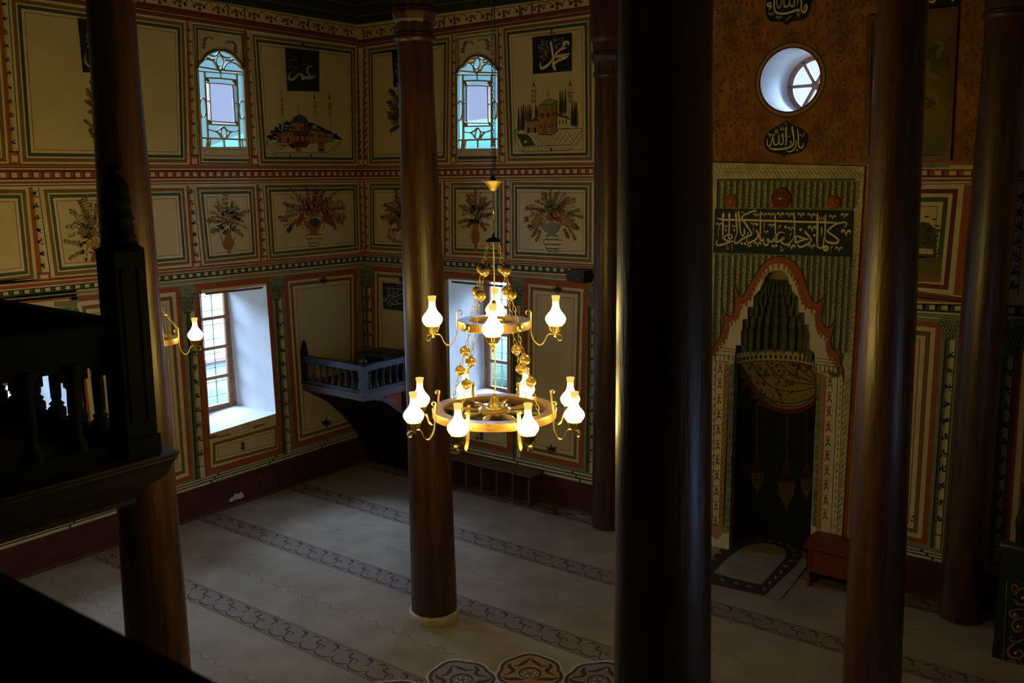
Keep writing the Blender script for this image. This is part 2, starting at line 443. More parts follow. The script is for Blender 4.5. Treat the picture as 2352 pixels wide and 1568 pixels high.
frB = stripset(wb, 'B', 0.0, 5.58,
    ((834, 62.5), (1156, 16.6), (834, 92), (1360, 12.8)), ((834, 92), (1360, 12.8), (843, 107), (1362, 32)),
    ((846, 381), (1363, 373), (834, 392.5), (1362, 385)), ((834, 392.5), (1362, 385), (834, 405), (1362, 400)),
    ((834, 405), (1362, 400), (846, 418), (1363, 413.5)), ((848, 577), (1362, 605), (843, 588), (1362, 617)),
    ((843, 588), (1362, 617), (843, 600), (1362, 631)), ((843, 600), (1362, 631), (853, 610), (1352, 649)), None)
# lower zone ground colour and dado lines
def fill(mb, s, loop, holes, m, l):
    loops = [loop] + holes; flat = [p for lp in loops for p in lp]
    tri = tessellate_polygon([[Vector((p[0], p[1], 0)) for p in lp] for lp in loops])
    n = len(mb.v); mb.v.extend([tuple(from_uz(s, p[0], p[1], l * EPS)) for p in flat]); k = mb.mi(m)
    for t in tri: mb.f.append(tuple(n + i for i in t)); mb.m.append(k); mb.smooth.append(False)
def lower(mb, s, u0, u1, t0, t1, z0, z1, b0, b1, holes=[]):
    b = Band(mb, s, t0, t1, z0, z1)
    fill(mb, s, [Vector((u0, b.z(b.t, u0))), Vector((u1, b.z(b.t, u1))), Vector((u1, b.z(b.b, u1))), Vector((u0, b.z(b.b, u0)))], holes, grgreen, 1)
    b = Band(mb, s, z0, z1, b0, b1)
    b.q(u0, u1, 0, 1, dkgreen, 2)
    n = int((u1 - u0) / 0.95) + 1
    for r, (f0, f1) in enumerate(((.06, .26), (.38, .58), (.72, .97))):
        for i in range(n):
            a = u0 + i * .95 + r * .055 - .1
            b.q(max(u0, a + .03), min(u1, a + .95), f0, f1, cream2, 3)
lower(wa, 'A', 0, WA_END, (163, 681), (819, 616), (476, 1093), (813, 990), (0, 1263), (821, 1002.5), [OP_A1, OP_A2])
lower(wb, 'B', 0, 5.58, (853, 610), (1352, 649), (1178, 1049), (2078, 1251), (846, 999), (2162, 1291), [OP_B1])
lower(wb, 'B', 7.16, 9.4, (2100, 729), (2165, 735), (1178, 1049), (2078, 1251), (846, 999), (2162, 1291))
# frieze flowers between zigzag lines
def frieze_flowers(pt, b, u0, u1, per, skip=None):
    n = int((u1 - u0) / per)
    S = b.s
    for i in range(n):
        u = u0 + (i + .5) * per
        if skip and skip(u): continue
        mb = b.mb
        def pp(du, f): return b.p(u + du, f, 4 * EPS)
        def lf(du, f, a, ln, m):
            c, s_ = math.cos(a) * ln, math.sin(a) * ln
            z0 = b.p(u + du, f, 0).z
            pts = []
            for x, y in ((0, 0), (.35, .28), (1, 0), (.35, -.28)):
                X = c * x - s_ * y; Z = s_ * x + c * y
                pts.append(from_uz(S, u + du + X, z0 + Z, 4 * EPS))
            mb.face(pts, m)
        for k in range(11):
            a = PI * (k / 10.0)
            if k % 5 != 2: lf(.05 * math.cos(a), .62 - .1 * math.sin(a), a + .5 * (random.random() - .5), .042 + .02 * random.random(), leafm if k % 2 else leafr)
        for k in range(5): lf(0, .70, -PI * (k + .5) / 5, .035, leafm)
        for k in range(6): lf(0, .58, 2 * PI * k / 6, .024, flred)
        for sd in (-1, 1):
            a, c = b.p(u + sd * per * .48, .08, 3 * EPS), b.p(u + sd * .07, .42, 3 * EPS)
            d = Vector((0, 0, .008)); mb.face([a + d, c + d, c - d, a - d], leafr)
frieze_flowers(A, frA, 0.06, 6.4, .27)
frieze_flowers(B, frB, 0.06, 4.3, .27)
for b, us in ((frA, (.9, 1.95, 2.2, 3.35, 3.6)), (frB, (.12, 1.62, 1.8, 2.86, 3.05))):
    for u in us: b.q(u, u + .022, 0, 1, dkred, 5)

# ---- framed panels
FR = [(0, cream2), (.022, brown), (.040, cream2), (.016, green), (.036, cream2), (.030, rline), (.008, cream)]
FRU = [(0, cream2), (.022, brown), (.040, cream2), (.016, teal), (.036, cream2), (.030, rline), (.008, cream)]
def vine(pt, x0, y0, x1, y1, n, s, l=5):
    pt.stroke([(x0, y0), (x1, y1)], .6, leafm, l, curve=False)
    a = math.atan2(y1 - y0, x1 - x0); n = int(n * 1.25)
    for i in range(n):
        t = (i + .5) / n; x, y = lerp(x0, x1, t), lerp(y0, y1, t)
        for k in range(10):
            b = a + PI + (k - 4.5) * .45 + (random.random() - .5) * .4
            pt.leaf(x + random.uniform(-.25, .25) * s, y + random.uniform(-.5, .5) * s, b, s * (.95 + .5 * random.random()), s * .42, leafr if k % 4 == 1 else leafm, l)
def post(mb, pt, px, n, s, base=True, spiral=False):      # px TL TR BR BL
    TL, TR, BR, BL = px
    def X(u, v): return (lerp(lerp(TL[0], TR[0], u), lerp(BL[0], BR[0], u), v), lerp(lerp(TL[1], TR[1], u), lerp(BL[1], BR[1], u), v))
    Q = lambda u0, u1, v0, v1, m, l: pt.poly([X(u0, v0), X(u1, v0), X(u1, v1), X(u0, v1)], m, l)
    Q(0, 1, 0, 1, red, 2); Q(.42, 1, 0, 1, cream2, 3); Q(.36, .42, 0, 1, floch, 3); Q(.93, 1, 0, 1, dark, 4)
    if spiral:
        for i in range(n * 2):
            v = i / (n * 2)
            pt.poly([X(.0, v + .05), X(.9, v), X(.9, v + .022), X(.0, v + .075)], dkred, 5)
    vine(pt, *X(.52, .02), *X(.52, .92 if base else 1), n, s)
    if base:
        Q(0, 1, .93, 1, red, 6); Q(.25, .8, .95, .99, cream2, 7); Q(0, 1, .925, .932, dark, 7)
UPA = [(20, -11), (426, 48.5), (434, 378), (48, 376)]
panel(wa, 'A', UPA, FRU)
def winpanel(pt, mb, s, q, op, lines):
    pt.hole(q, [op], cream2, 2)
    for pts, w, m in lines: pt.stroke(pts, w, m, 3, curve=False)
winpanel(A, wa, 'A', [(441, 51), (561, 68), (576.5, 380), (459, 380)], arcA, [([(461.5, 376), (445, 56)], 4, brown), ([(443, 57), (563, 73)], 4.5, brown), ([(560, 72), (573.5, 376)], 4, brown), ([(461, 375), (576, 376)], 4, brown),
    ([(450, 65), (558, 80)], 5, teal), ([(452, 66), (454.5, 146)], 4, teal), ([(556, 80), (560, 156)], 4, teal), ([(466, 367), (571, 368)], 5, teal),
    ([(459, 76), (551, 89)], .8, rline), ([(459, 76), (461, 132)], .8, rline), ([(551, 89), (553, 138)], .8, rline)])
panel(wa, 'A', [(575, 73), (818, 106), (821, 380), (596, 380)], FRU)
panel(wa, 'A', [(-520, -80), (-8, -15), (20, 376), (-470, 372)], FRU)
post(wa, A, [(-7, -14), (19, -11), (47, 376), (21, 376)], 9, 6)
post(wa, A, [(427, 48), (441, 50), (458, 380), (436, 379)], 9, 4.5)
post(wa, A, [(561.5, 68), (575, 73), (595, 380), (577, 380)], 9, 4)
post(wa, A, [(819, 106), (834, 106), (833.5, 381), (822, 381)], 9, 4, spiral=True)
post(wb, B, [(834, 107), (842, 108), (845, 381), (833.5, 381)], 9, 2.5, spiral=True)
panel(wb, 'B', [(843, 108), (1036, 80), (1032, 377), (846, 380)], FRU)
winpanel(B, wb, 'B', [(1045.5, 76.5), (1143.5, 64), (1144.7, 373.7), (1047, 375)], arcB, [([(1048, 372), (1047.5, 82)], 2.4, brown), ([(1047, 81), (1142, 69)], 4, brown), ([(1048, 371), (1144, 370)], 4, brown),
    ([(1052, 89), (1138, 78)], 2.4, teal), ([(1052, 88), (1053, 155)], 2.4, teal), ([(1139, 78), (1140, 150)], 2.4, teal), ([(1051, 363), (1142, 362)], 7, teal),
    ([(1056, 92), (1134, 83)], .8, rline), ([(1056, 92), (1057, 148)], .8, rline)])
panel(wb, 'B', [(1152.6, 61), (1362, 33), (1364, 372), (1163, 374)], FRU)
post(wb, B, [(1036.5, 79), (1045.5, 77), (1048, 376), (1034, 376)], 9, 4)
post(wb, B, [(1142.5, 64), (1152.6, 62), (1162, 374), (1145, 374)], 9, 4)
# mid level
panel(wa, 'A', [(-420, 430), (62.5, 430), (83, 643), (-380, 700)], FR)
panel(wa, 'A', [(94, 430), (426, 427), (440, 610), (122, 639)], FR)
panel(wa, 'A', [(446, 425), (587, 424), (597, 597), (465.6, 611)], FR)
panel(wa, 'A', [(604.6, 421), (823, 419.5), (826.6, 577.7), (616, 599)], FR)
post(wa, A, [(65, 430), (89, 430), (118, 640), (86, 643)], 6, 7)
post(wa, A, [(427, 427), (445, 426), (464, 612), (441, 616)], 6, 6)
post(wa, A, [(588, 424), (604, 422), (616, 599), (598, 602)], 6, 5)
post(wa, A, [(824, 419), (834, 419), (838, 580), (828, 579)], 6, 4)
panel(wb, 'B', [(847, 418), (1017, 416), (1018, 586), (848, 576)], FR)
panel(wb, 'B', [(1033, 416), (1157, 415), (1158, 593.6), (1034, 588)], FR)
panel(wb, 'B', [(1172, 413.6), (1363, 414.7), (1362, 606.6), (1173, 597)], FR)
post(wb, B, [(834, 419), (846, 418), (848, 578), (838, 577)], 6, 4, base=False)
post(wb, B, [(1018, 416), (1032, 416), (1033, 588), (1019, 587)], 6, 5, base=False)
post(wb, B, [(1158, 415), (1171, 414), (1172, 597), (1159, 595)], 6, 5, base=False)
# upper continuation of the back wall as far as the orange field
panel(wb, 'B', [(1385, 30), (1560, 8), (1556, 368), (1385, 371)], FRU)
panel(wb, 'B', [(1385, 414), (1600, 413), (1596, 625), (1385, 609)], FR)

# ---- lower level
FRL = [(0, red), (.075, cream2), (.035, brown), (.042, cream2), (.050, rline), (.008, cream)]
FRT = [(0, red), (.06, cream2), (.05, brown), (.045, cream2), (.05, rline), (.008, cream2), (.035, rline), (.008, cream)]
panel(wa, 'A', [(163, 682), (412, 658), (444, 1100), (222, 1168)], FRT)
panel(wa, 'A', [(650, 634), (819.6, 617), (822, 984), (677, 1028)], FRL)
panel(wb, 'B', [(853, 611), (1011, 621), (1014, 1008), (856, 975)], FRL)
panel(wb, 'B', [(1203, 637), (1352, 651), (1339.7, 1078), (1200, 1046)], FRL)
panel(wb, 'B', [(1390, 655), (1600, 680), (1590, 1130), (1385, 1086)], FRL)
def window_frame(pt, mb, s, q, op, sub, sprig_at):
    TL, TR, BR, BL = q
    pt.hole([TL, TR, BR, BL], [op], red, 2)
    Q = [uz(s, SURF[s](*p)) for p in q]
    inn = inset2(Q, .085)
    opm = uzp(s, op)
    def ring(a, b, m, l):
        for i in range(4):
            j = (i + 1) % 4
            mb.face([from_uz(s, a[i].x, a[i].y, l * EPS), from_uz(s, a[j].x, a[j].y, l * EPS), from_uz(s, b[j].x, b[j].y, l * EPS), from_uz(s, b[i].x, b[i].y, l * EPS)], m)
    ring(inn, opm, cream2, 3)
    top = [inset2(Q, .125), inset2(Q, .155)]
    a, b = top
    mb.face([from_uz(s, p.x, p.y, 4 * EPS) for p in (a[0], a[1], b[1], b[0])], brown)
    panel(mb, s, sub, [(0, brown), (.040, cream2), (.035, rline), (.007, cream2)], l=5)
    x, y = sprig_at
    for dy in (-9, 9):
        for k in range(9): pt.leaf(x, y + dy * .5, (k / 9) * 2 * PI + .2, 7 if dy else 5, 2.6, leafm, 10)
    pt.flower(x, y, 3, flred, l=11)
window_frame(A, wa, 'A', [(447, 652), (621, 634), (651, 1040), (473, 1093)], [(458.6, 675), (611.7, 654.4), (634.6, 949), (482.9, 996)], [(488, 1017), (634.7, 976), (637, 1028), (489, 1067.5)], (558, 1024))
window_frame(B, wb, 'B', [(1019, 622), (1176, 635), (1177, 1044), (1026, 1010)], [(1021.7, 640.7), (1169.6, 650), (1172.5, 953), (1027, 914)], [(1036, 935), (1168, 966), (1170, 1035), (1038, 1005)], (1106, 1001))
wa_A2 = [from_uz('A', p.x, p.y, 3 * EPS) for p in inset2(OP_A2, -.10)]
for a2 in (OP_A2,):
    for (o1, m, l) in ((.20, red, 2), (.11, cream2, 3)):
        O = inset2(a2, -o1)
        for i in range(4):
            j = (i + 1) % 4
            wa.face([from_uz('A', p.x, p.y, l * EPS) for p in (O[i], O[j], a2[j], a2[i])], m)
# worn paint below the sill of the near window
for pts, m in (([(473, 1003), (493, 998), (505, 999), (490, 1003), (505, 1001), (530, 995), (528, 999), (500, 1005), (474, 1010)], red), ([(580, 980), (592, 975), (612, 973), (606, 977), (582, 984)], vase), ([(632, 966), (640, 960), (641, 968)], red)):
    A.poly(pts, m, 8)
# painted pilasters with leaf capitals
def pilaster(pt, cap, sh, n, s, gl=True):
    (x0, x1, y0, y1) = cap; TL, TR, BR, BL = sh
    def X(u, v): return (lerp(lerp(TL[0], TR[0], u), lerp(BL[0], BR[0], u), v), lerp(lerp(TL[1], TR[1], u), lerp(BL[1], BR[1], u), v))
    Q = lambda u0, u1, v0, v1, m, l: pt.poly([X(u0, v0), X(u1, v0), X(u1, v1), X(u0, v1)], m, l)
    Q(0, 1, 0, 1, cream2, 3); Q(0, .45, 0, 1, mggreen, 4); Q(-.05, .06, 0, 1, dark, 5); Q(.95, 1.03, 0, 1, dark, 5); Q(0, .25, 0, 1, green, 5)
    Q(0, 1, .93, .935, dark, 6)
    vine(pt, *X(.55, .04), *X(.58, .9), n, s, 6)
    w, h = x1 - x0, y1 - y0; cx = (x0 + x1) / 2
    Y = lambda f: y0 + h * f
    pt.poly([(x0 + w * .02, Y(-.12)), (x1 - w * .02, Y(-.16)), (x1 - w * .05, Y(.06)), (x0 + w * .05, Y(.08))], grgreen, 6)
    for k in range(8): pt.stroke([(lerp(x0, x1, .1 + k * .11), Y(-.1)), (lerp(x0, x1, .1 + k * .11), Y(.04))], .8, dark, 7, curve=False)
    pt.poly([(x0, Y(.10)), (x1, Y(.06)), (x1 - w * .10, Y(.42)), (x1 - w * .16, Y(.85)), (cx + w * .18, Y(1)), (cx - w * .18, Y(1)), (x0 + w * .16, Y(.88)), (x0 + w * .10, Y(.45))], mggreen, 6)
    for sd in (-1, 1):
        c = cx + sd * w * .42
        pt.disc(c, Y(.24), w * .13, w * .15, green, 7, 10); pt.disc(c, Y(.24), w * .07, w * .08, grgreen, 8, 8)
    for r, (yy, nn) in enumerate(((.34, 5), (.56, 4), (.78, 4))):
        for k in range(nn):
            x = cx + (k - (nn - 1) / 2) * w * .17
            pt.leaf(x, Y(yy + .2), -PI / 2, h * .25, w * .19, dark, 7); pt.leaf(x, Y(yy + .18), -PI / 2, h * .19, w * .12, grgreen, 8)
    pt.stroke([(cx - w * .2, Y(1.04)), (cx + w * .2, Y(1.03))], 2.4, dark, 6, curve=False)
pilaster(A, (410, 452, 668, 716), [(429, 716), (449, 714), (473, 1095), (451, 1100)], 8, 7)
pilaster(A, (617, 655, 643, 686), [(633, 686), (648, 684), (671, 1039), (652, 1043)], 8, 6)
pilaster(A, (827, 839, 625, 658), [(832, 658), (838, 658), (845, 983), (840, 985)], 8, 5)
pilaster(B, (838, 859, 625, 658), [(839, 657), (853, 658), (857, 985), (844, 983)], 8, 5)
pilaster(B, (1176, 1204, 652, 698), [(1180, 697), (1196, 698), (1197, 1052), (1179, 1047)], 9, 5)
pilaster(B, (1349, 1382, 657, 706), [(1352, 704), (1370, 706), (1366, 1090), (1347, 1084)], 9, 5)
pilaster(A, (122, 180, 700, 770), [(140, 770), (162, 768), (214, 1170), (190, 1176)], 7, 9)
# small flower sprays on the lower panels
def spray(pt, x, y, up, s):
    for k in range(11):
        a = (-PI / 2 if up else PI / 2) + (k - 5) * .32
        pt.leaf(x, y, a, s * (.75 + .35 * ((k * 7) % 3) / 2), s * .24, leafm if k % 3 else leafr, 8)
    for k in range(4): pt.leaf(x, y, (PI / 2 if up else -PI / 2) + (k - 1.5) * .5, s * .5, s * .2, leafm, 8)
    pt.flower(x, y, s * .22, flred, l=9)
spray(A, 743, 641, False, 14); spray(A, 749.5, 974, True, 15)
spray(B, 925, 645, True, 13); spray(B, 1281, 668, True, 15); spray(B, 1267, 1035, True, 16); spray(B, 1096, 1005, True, 12)
# window panel corner sprigs and the dark arch line
def arch_deco(pt, arc, o, tl, tr):
    pt.stroke([(p[0] + dx, p[1] + dy) for (p, dx, dy) in zip(arc[:11], (-1.5, -2, -2, -2, -1.5, 0, 1, 2, 2, 2, 1.5), (1, -2, -3, -3, -3, -3, -3, -3, -3, -2, 1))], 3.6, dkgreen, 9, n=3)
    pt.stroke([(p[0] * 1, p[1] - 8) for p in arc[2:9]], 1.0, rline, 9, n=3)
    for (x, y), sg in ((tl, 1), (tr, -1)):
        pt.sprig(x, y, PI / 2 if sg > 0 else PI / 2, 22, 4, 6, leafm, bend=.2 * sg, l=9)
        pt.sprig(x, y, 0 if sg > 0 else PI, 18, 3, 5, leafm, bend=.3 * sg, l=9, m2=leafr)
        pt.flower(x + 3 * sg, y + 3, 4, flred, l=11)
arch_deco(A, arcA, 0, (470, 86), (540, 96)); arch_deco(B, arcB, 0, (1066, 96), (1120, 90))
for pt, q in ((A, [(470, 343), (567, 344), (568, 358), (471, 357)]), (B, [(1055, 346), (1137, 345), (1138, 358), (1056, 358)])):
    pt.stroke(q + [q[0]], .9, rline, 9, curve=False)
# ================================================================== PAINTED PICTURES ON THE WALLS
def bush(pt, cx, cy, rx, ry, n, lf, a0=-3.3, a1=.16, core=40, cr=.42, gap=None):
    """fine flowering branches fanning out from (cx, cy) over an ellipse rx by ry, over a thick leafy core"""
    rb = random.Random(int(cx + cy))
    tones = (leafm, leafm, green, leafr)
    for i in range(n):
        a = lerp(a0, a1, (i + .5) / n) + rb.uniform(-.06, .06); k = rb.uniform(.72, 1.0)
        ex, ey = cx + math.cos(a) * rx * k, cy + math.sin(a) * ry * k
        mx_, my_ = lerp(cx, ex, .5) + rb.uniform(-.06, .06) * rx, lerp(cy, ey, .5) - .10 * ry * (1 if math.sin(a) < .2 else -1)
        pts = crv([(cx, cy), (mx_, my_), (ex, ey)], 6)
        pt.stroke(pts, lf * .13, leafm, 3, curve=False)
        for j in range(4, len(pts)):
            (x, y), (x2, y2) = pts[j - 1], pts[j]; d = math.atan2(y2 - y, x2 - x)
            for sd in (-1, 1):
                q_ = d + sd * rb.uniform(.5, 1.1); L_ = lf * rb.uniform(.55, 1.0)
                if rb.random() < .75: pt.leaf(x2, y2, q_, L_, L_ * .42, tones[rb.randrange(4)], 4)
                else:
                    bx, by = x2 + math.cos(q_) * L_, y2 + math.sin(q_) * L_; pt.stroke([(x2, y2), (bx, by)], lf * .1, leafm, 4, curve=False); pt.disc(bx, by, lf * .24, lf * .24, flred if rb.random() < .6 else floch, 5, 8)
        pt.disc(ex, ey, lf * .3, lf * .3, flred if i % 3 else floch, 5, 8)
    for i in range(core):
        a = rb.uniform(0, 2 * PI); r = math.sqrt(rb.random()) * cr
        pt.leaf(cx + math.cos(a) * rx * r, cy - ry * .12 + math.sin(a) * ry * r * .8, rb.uniform(0, 6.3), lf * 1.2, lf * .5, (leafm, dkgreen, green)[i % 3], 4)
bush(A.at(0, 0, 1, 8), 210, 545, 60, 95, 13, 7, core=0)
bush(A.at(0, 360, 3.92, 8), 2055, 600, 180, 230, 15, 22, a0=-3.5, a1=.3, core=30, cr=.38)
bush(A.at(560, 380, 3.92, 8), 635, 440, 300, 215, 24, 21, a0=-3.7, a1=.55, core=60, cr=.45)
bush(B.at(560, 380, 3.92, 8), 1430, 440, 190, 200, 15, 21, a0=-3.6, a1=.3, core=40, cr=.4)
bush(B.at(1000, 380, 3.92, 8), 370, 460, 150, 225, 17, 20, a0=-3.7, a1=.5, core=30, cr=.38)
bush(B.at(1000, 380, 3.92, 8), 1050, 450, 255, 235, 24, 20, a0=-3.85, a1=.65, core=60, cr=.42)
bush(A.at(0, 0, 3.92, 8), 870, 1050, 130, 260, 11, 20, a0=-2.6, a1=-1.2, core=0)
bush(B.at(400, 0, 3.92, 8), 2060, 1050, 140, 240, 13, 22, a0=-3.6, a1=-1.4, core=20)
# 1 near the left column: tall leafy bunch with sunflowers and a cornucopia
q = A.at(0, 0, 1, 8)
for (x, y, a, l_, b) in ((205, 540, -2.25, 70, .1), (205, 530, -1.75, 72, -.05), (215, 520, -1.45, 60, .1), (196, 560, -3.05, 46, .1), (198, 575, 2.75, 40, -.1), (205, 525, -2.0, 60, .2)):
    q.sprig(x, y, a, l_, 7, 7, leafm, bend=b, m2=leafr, l=3)
for i in range(60):
    a = random.random() * 2 * PI; r = math.sqrt(random.random())
    q.leaf(208 + 26 * r * math.cos(a), 545 + 50 * r * math.sin(a), random.random() * 6.3, 13, 5, leafm if i % 4 else floch, 6)
for x, y, r in ((190, 530, 8), (212, 509, 8), (214, 533, 8)): q.flower(x, y, r + 3, leafm, l=7, n=9); q.flower(x, y, r, floch, flred, 8)
for x in (204, 212, 220): q.leaf(x, 572, -PI / 2 + (x - 212) * .02, 26, 9, floch, 9)
q.poly([(208, 600), (214, 580), (228, 565), (238, 560), (240, 590), (226, 592), (216, 603)], flred, 9)
q.poly([(262, 600), (300, 560), (290, 600)], flred, 9)
# 2 jug with flowers
q = A.at(0, 360, 3.92, 8)
q.poly([(2035, 655), (2082, 655), (2085, 720), (2105, 760), (2095, 830), (2070, 850), (2085, 868), (2040, 870), (2050, 850), (2020, 830), (2008, 775), (2020, 735), (2036, 715)], vase, 3)
q.stroke([(1965, 680, 4), (1990, 720, 9), (2010, 790, 12), (2022, 830, 6)], 8, vase, 4)
q.stroke([(2085, 650), (2112, 650), (2120, 700), (2108, 760), (2112, 800), (2122, 798)], 7, vase, 4)
for y in (715, 740): q.stroke([(2030, y), (2090, y)], 4, rline, 5, curve=False)
for k in range(4): q.stroke([(2030 + k * 18, 745), (2028 + k * 19, 790), (2038 + k * 15, 830)], 2.5, rline, 5)
for i in range(40):
    a = random.random() * 2 * PI; r = math.sqrt(random.random())
    q.leaf(2055 + 85 * r * math.cos(a), 570 + 85 * r * math.sin(a), a + .5, 46, 18, leafm if i % 3 else teal, 4)
for x, y, m in ((2015, 575, flred), (2090, 575, flred), (2050, 540, floch)): q.flower(x, y, 30, m, floch, 6)
for x, y in ((2028, 340), (1958, 430), (2085, 408)): q.stroke([(2045, 520), ((x + 2045) / 2 + 6, (y + 520) / 2), (x, y)], 5, leafm, 4)
for y in (350, 385, 425, 465, 500):
    for sd in (-1, 1): q.leaf(2028, y, -PI / 2 + sd * 1.2, 32, 13, leafm, 5)
q.leaf(1975, 505, -PI / 2 - .25, 75, 24, flred, 5); q.leaf(2088, 480, -PI / 2 + .05, 75, 20, teal, 5)
for (x, y, a, l_) in ((1990, 590, PI + .1, 110), (2115, 530, -.4, 120), (2000, 640, PI - .5, 90), (2100, 640, .6, 100), (2040, 650, 1.9, 40)):
    q.sprig(x, y, a, l_, 4, 26, leafm, bend=.25, stem=4, l=5, m2=leafr)
# 3 two-handled bowl of fruit on a stepped pedestal
q = A.at(560, 380, 3.92, 8)
q.stroke([(560, 622), (712, 622), (710, 655), (562, 662), (560, 622)], 6, dark, 5, curve=False)
q.stroke([(582, 660), (690, 658), (688, 695), (584, 698), (582, 660)], 6, dark, 5, curve=False)
q.stroke([(597, 698), (676, 696), (670, 728), (598, 732), (597, 698)], 6, dark, 5, curve=False)
q.poly([(534, 500), (715, 495), (690, 555), (655, 590), (660, 605), (680, 618), (582, 620), (600, 605), (600, 590), (560, 560)], vase, 4)
q.stroke([(536, 520), (525, 545), (540, 575), (580, 590), (595, 580)], 6, vase, 4); q.stroke([(715, 515), (725, 540), (705, 575), (670, 590), (655, 580)], 6, vase, 4)
q.poly([(590, 490), (640, 470), (690, 500), (665, 540), (630, 550), (600, 520)], teal, 6)
for x, y, rx, ry in ((605, 365, 35, 45), (560, 375, 30, 32), (580, 420, 28, 36), (628, 425, 28, 34), (680, 380, 22, 40), (708, 375, 18, 42), (650, 350, 26, 36)):
    q.disc(x, y, rx, ry, flred, 7, 14); q.disc(x + 6, y + 2, rx * .35, ry * .45, floch, 8, 10)
q.poly([(470, 550), (478, 490), (505, 440), (545, 425), (545, 480), (515, 530), (480, 555)], flred, 6)
q.poly([(705, 420), (760, 430), (795, 480), (810, 530), (800, 548), (750, 520), (710, 490)], flred, 6); q.stroke([(700, 415), (760, 428), (796, 478), (812, 540), (760, 522), (712, 492)], 5, dark, 7)
for i in range(40):
    a = PI * random.random(); r = 60 + 60 * random.random()
    q.leaf(640 + r * 1.1 * math.cos(a), 420 - r * math.sin(a), -a + random.random() - .5, 38, 13, leafm if i % 3 else leafr, 5)
for (x, y, a, l_, b) in ((600, 330, -1.9, 120, .2), (560, 340, -2.5, 190, .3), (640, 330, -1.5, 100, 0), (680, 330, -1.2, 110, 0), (720, 350, -.8, 160, 0), (520, 400, -2.9, 160, .3), (760, 400, -.35, 140, .5), (500, 430, 3.0, 170, -.6), (480, 480, 2.2, 120, .2), (770, 450, .3, 130, .5), (790, 500, .9, 70, .4), (430, 540, 1.9, 60, .2)):
    q.sprig(x, y, a, l_, 5, 24, leafm, bend=b, stem=4, l=4, m2=leafr)
for x, y in ((393, 365), (325, 468), (380, 495), (885, 380), (905, 468), (860, 470), (440, 370)): q.flower(x, y, 20, flred, l=6)
# 4 partly hidden bowl on a block, back wall
q = B.at(560, 380, 3.92, 8)
for (x, y, a, l_, b) in ((1410, 400, -1.9, 170, .2), (1380, 430, -2.6, 130, .2), (1390, 460, 3.0, 140, .2), (1370, 480, 2.4, 60, .2), (1430, 360, -1.6, 130, .1)):
    q.sprig(x, y, a, l_, 6, 28, leafm, bend=b, stem=4, l=4, m2=leafr)
for i in range(24): q.leaf(1385 + 40 * random.random(), 380 + 80 * random.random(), random.random() * 6.3, 40, 14, leafm, 5)
q.flower(1388, 395, 26, flred, floch, 7)
q.poly([(1362, 470), (1480, 470), (1460, 560), (1415, 575), (1385, 545)], vase, 4); q.stroke([(1362, 470), (1385, 545), (1415, 575)], 6, dark, 5)
q.stroke([(1302, 572), (1305, 625), (1360, 672), (1440, 680)], 6, dark, 5, curve=False); q.stroke([(1302, 572), (1440, 565)], 6, dark, 5, curve=False); q.stroke([(1305, 585), (1360, 625), (1360, 672)], 6, dark, 5, curve=False); q.stroke([(1290, 625), (1330, 670), (1380, 692), (1440, 694)], 10, green, 5)
for x in (1350, 1385): q.disc(x, 582, 18, 16, flred, 6, 10)
# 5 tall orange vase
q = B.at(1000, 380, 3.92, 8)
q.poly([(338, 512), (385, 512), (388, 580), (400, 640), (392, 690), (368, 712), (352, 712), (326, 690), (320, 640), (334, 580)], vase, 3)
for k in range(5): q.stroke([(325, 560 + k * 32), (395, 535 + k * 34)], 5, rline, 4, curve=False)
q.stroke([(325, 520), (312, 560), (322, 600), (305, 640)], 6, vase, 4)
q.poly([(345, 712), (380, 712), (372, 735), (392, 765), (335, 765), (352, 735)], vase, 3); q.stroke([(350, 730), (376, 730)], 6, dark, 5, curve=False)
for i in range(40):
    a = random.random() * 2 * PI; r = math.sqrt(random.random())
    q.leaf(370 + 60 * r * math.cos(a), 440 + 62 * r * math.sin(a), a + .4, 40, 15, leafm if i % 3 else teal, 4)
for x, y, m in ((342, 440, floch), (390, 450, flred), (368, 470, teal)): q.flower(x, y, 22, m, flred if m == floch else floch, 6)
for (x, y, a, l_) in ((350, 390, -2.1, 130), (358, 380, -1.6, 150), (390, 390, -1.1, 110), (400, 400, -.7, 120), (330, 420, -2.7, 110), (320, 480, 2.8, 100), (420, 460, -.3, 80), (340, 490, 2.2, 70), (400, 510, .9, 80)):
    q.sprig(x, y, a, l_, 5, 24, leafm, bend=.1, stem=4, l=4, m2=leafr)
q.leaf(402, 330, -PI / 2, 50, 20, flred, 6)
# 6 bowl with two cornucopias
q.stroke([(1000, 630), (1108, 632), (1106, 668), (1000, 665), (1000, 630)], 6.5, dark, 5, curve=False); q.stroke([(974, 665), (1140, 672), (1138, 712), (976, 706), (974, 665)], 5, dark, 5, curve=False)
q.stroke([(993, 708), (1116, 712), (1114, 752), (996, 746), (993, 708)], 6.5, dark, 5, curve=False); q.stroke([(1008, 747), (1104, 750), (1103, 776), (1008, 772), (1008, 747)], 6.5, dark, 5, curve=False)
q.poly([(955, 520), (1130, 520), (1112, 570), (1070, 610), (1040, 612), (990, 590), (965, 555)], grgreen, 4); q.stroke([(955, 520), (965, 555), (990, 590), (1040, 612), (1070, 610), (1112, 570), (1132, 520)], 5, dark, 5)
q.stroke([(1040, 612), (1000, 630)], 5, dark, 5, curve=False); q.stroke([(1055, 612), (1092, 632)], 5, dark, 5, curve=False)
q.poly([(965, 425), (955, 500), (925, 535), (870, 560), (866, 530), (890, 480), (925, 440)], floch, 5); q.stroke([(965, 425), (920, 445), (885, 485), (866, 535), (880, 560), (930, 535), (955, 510)], 5, dark, 6)
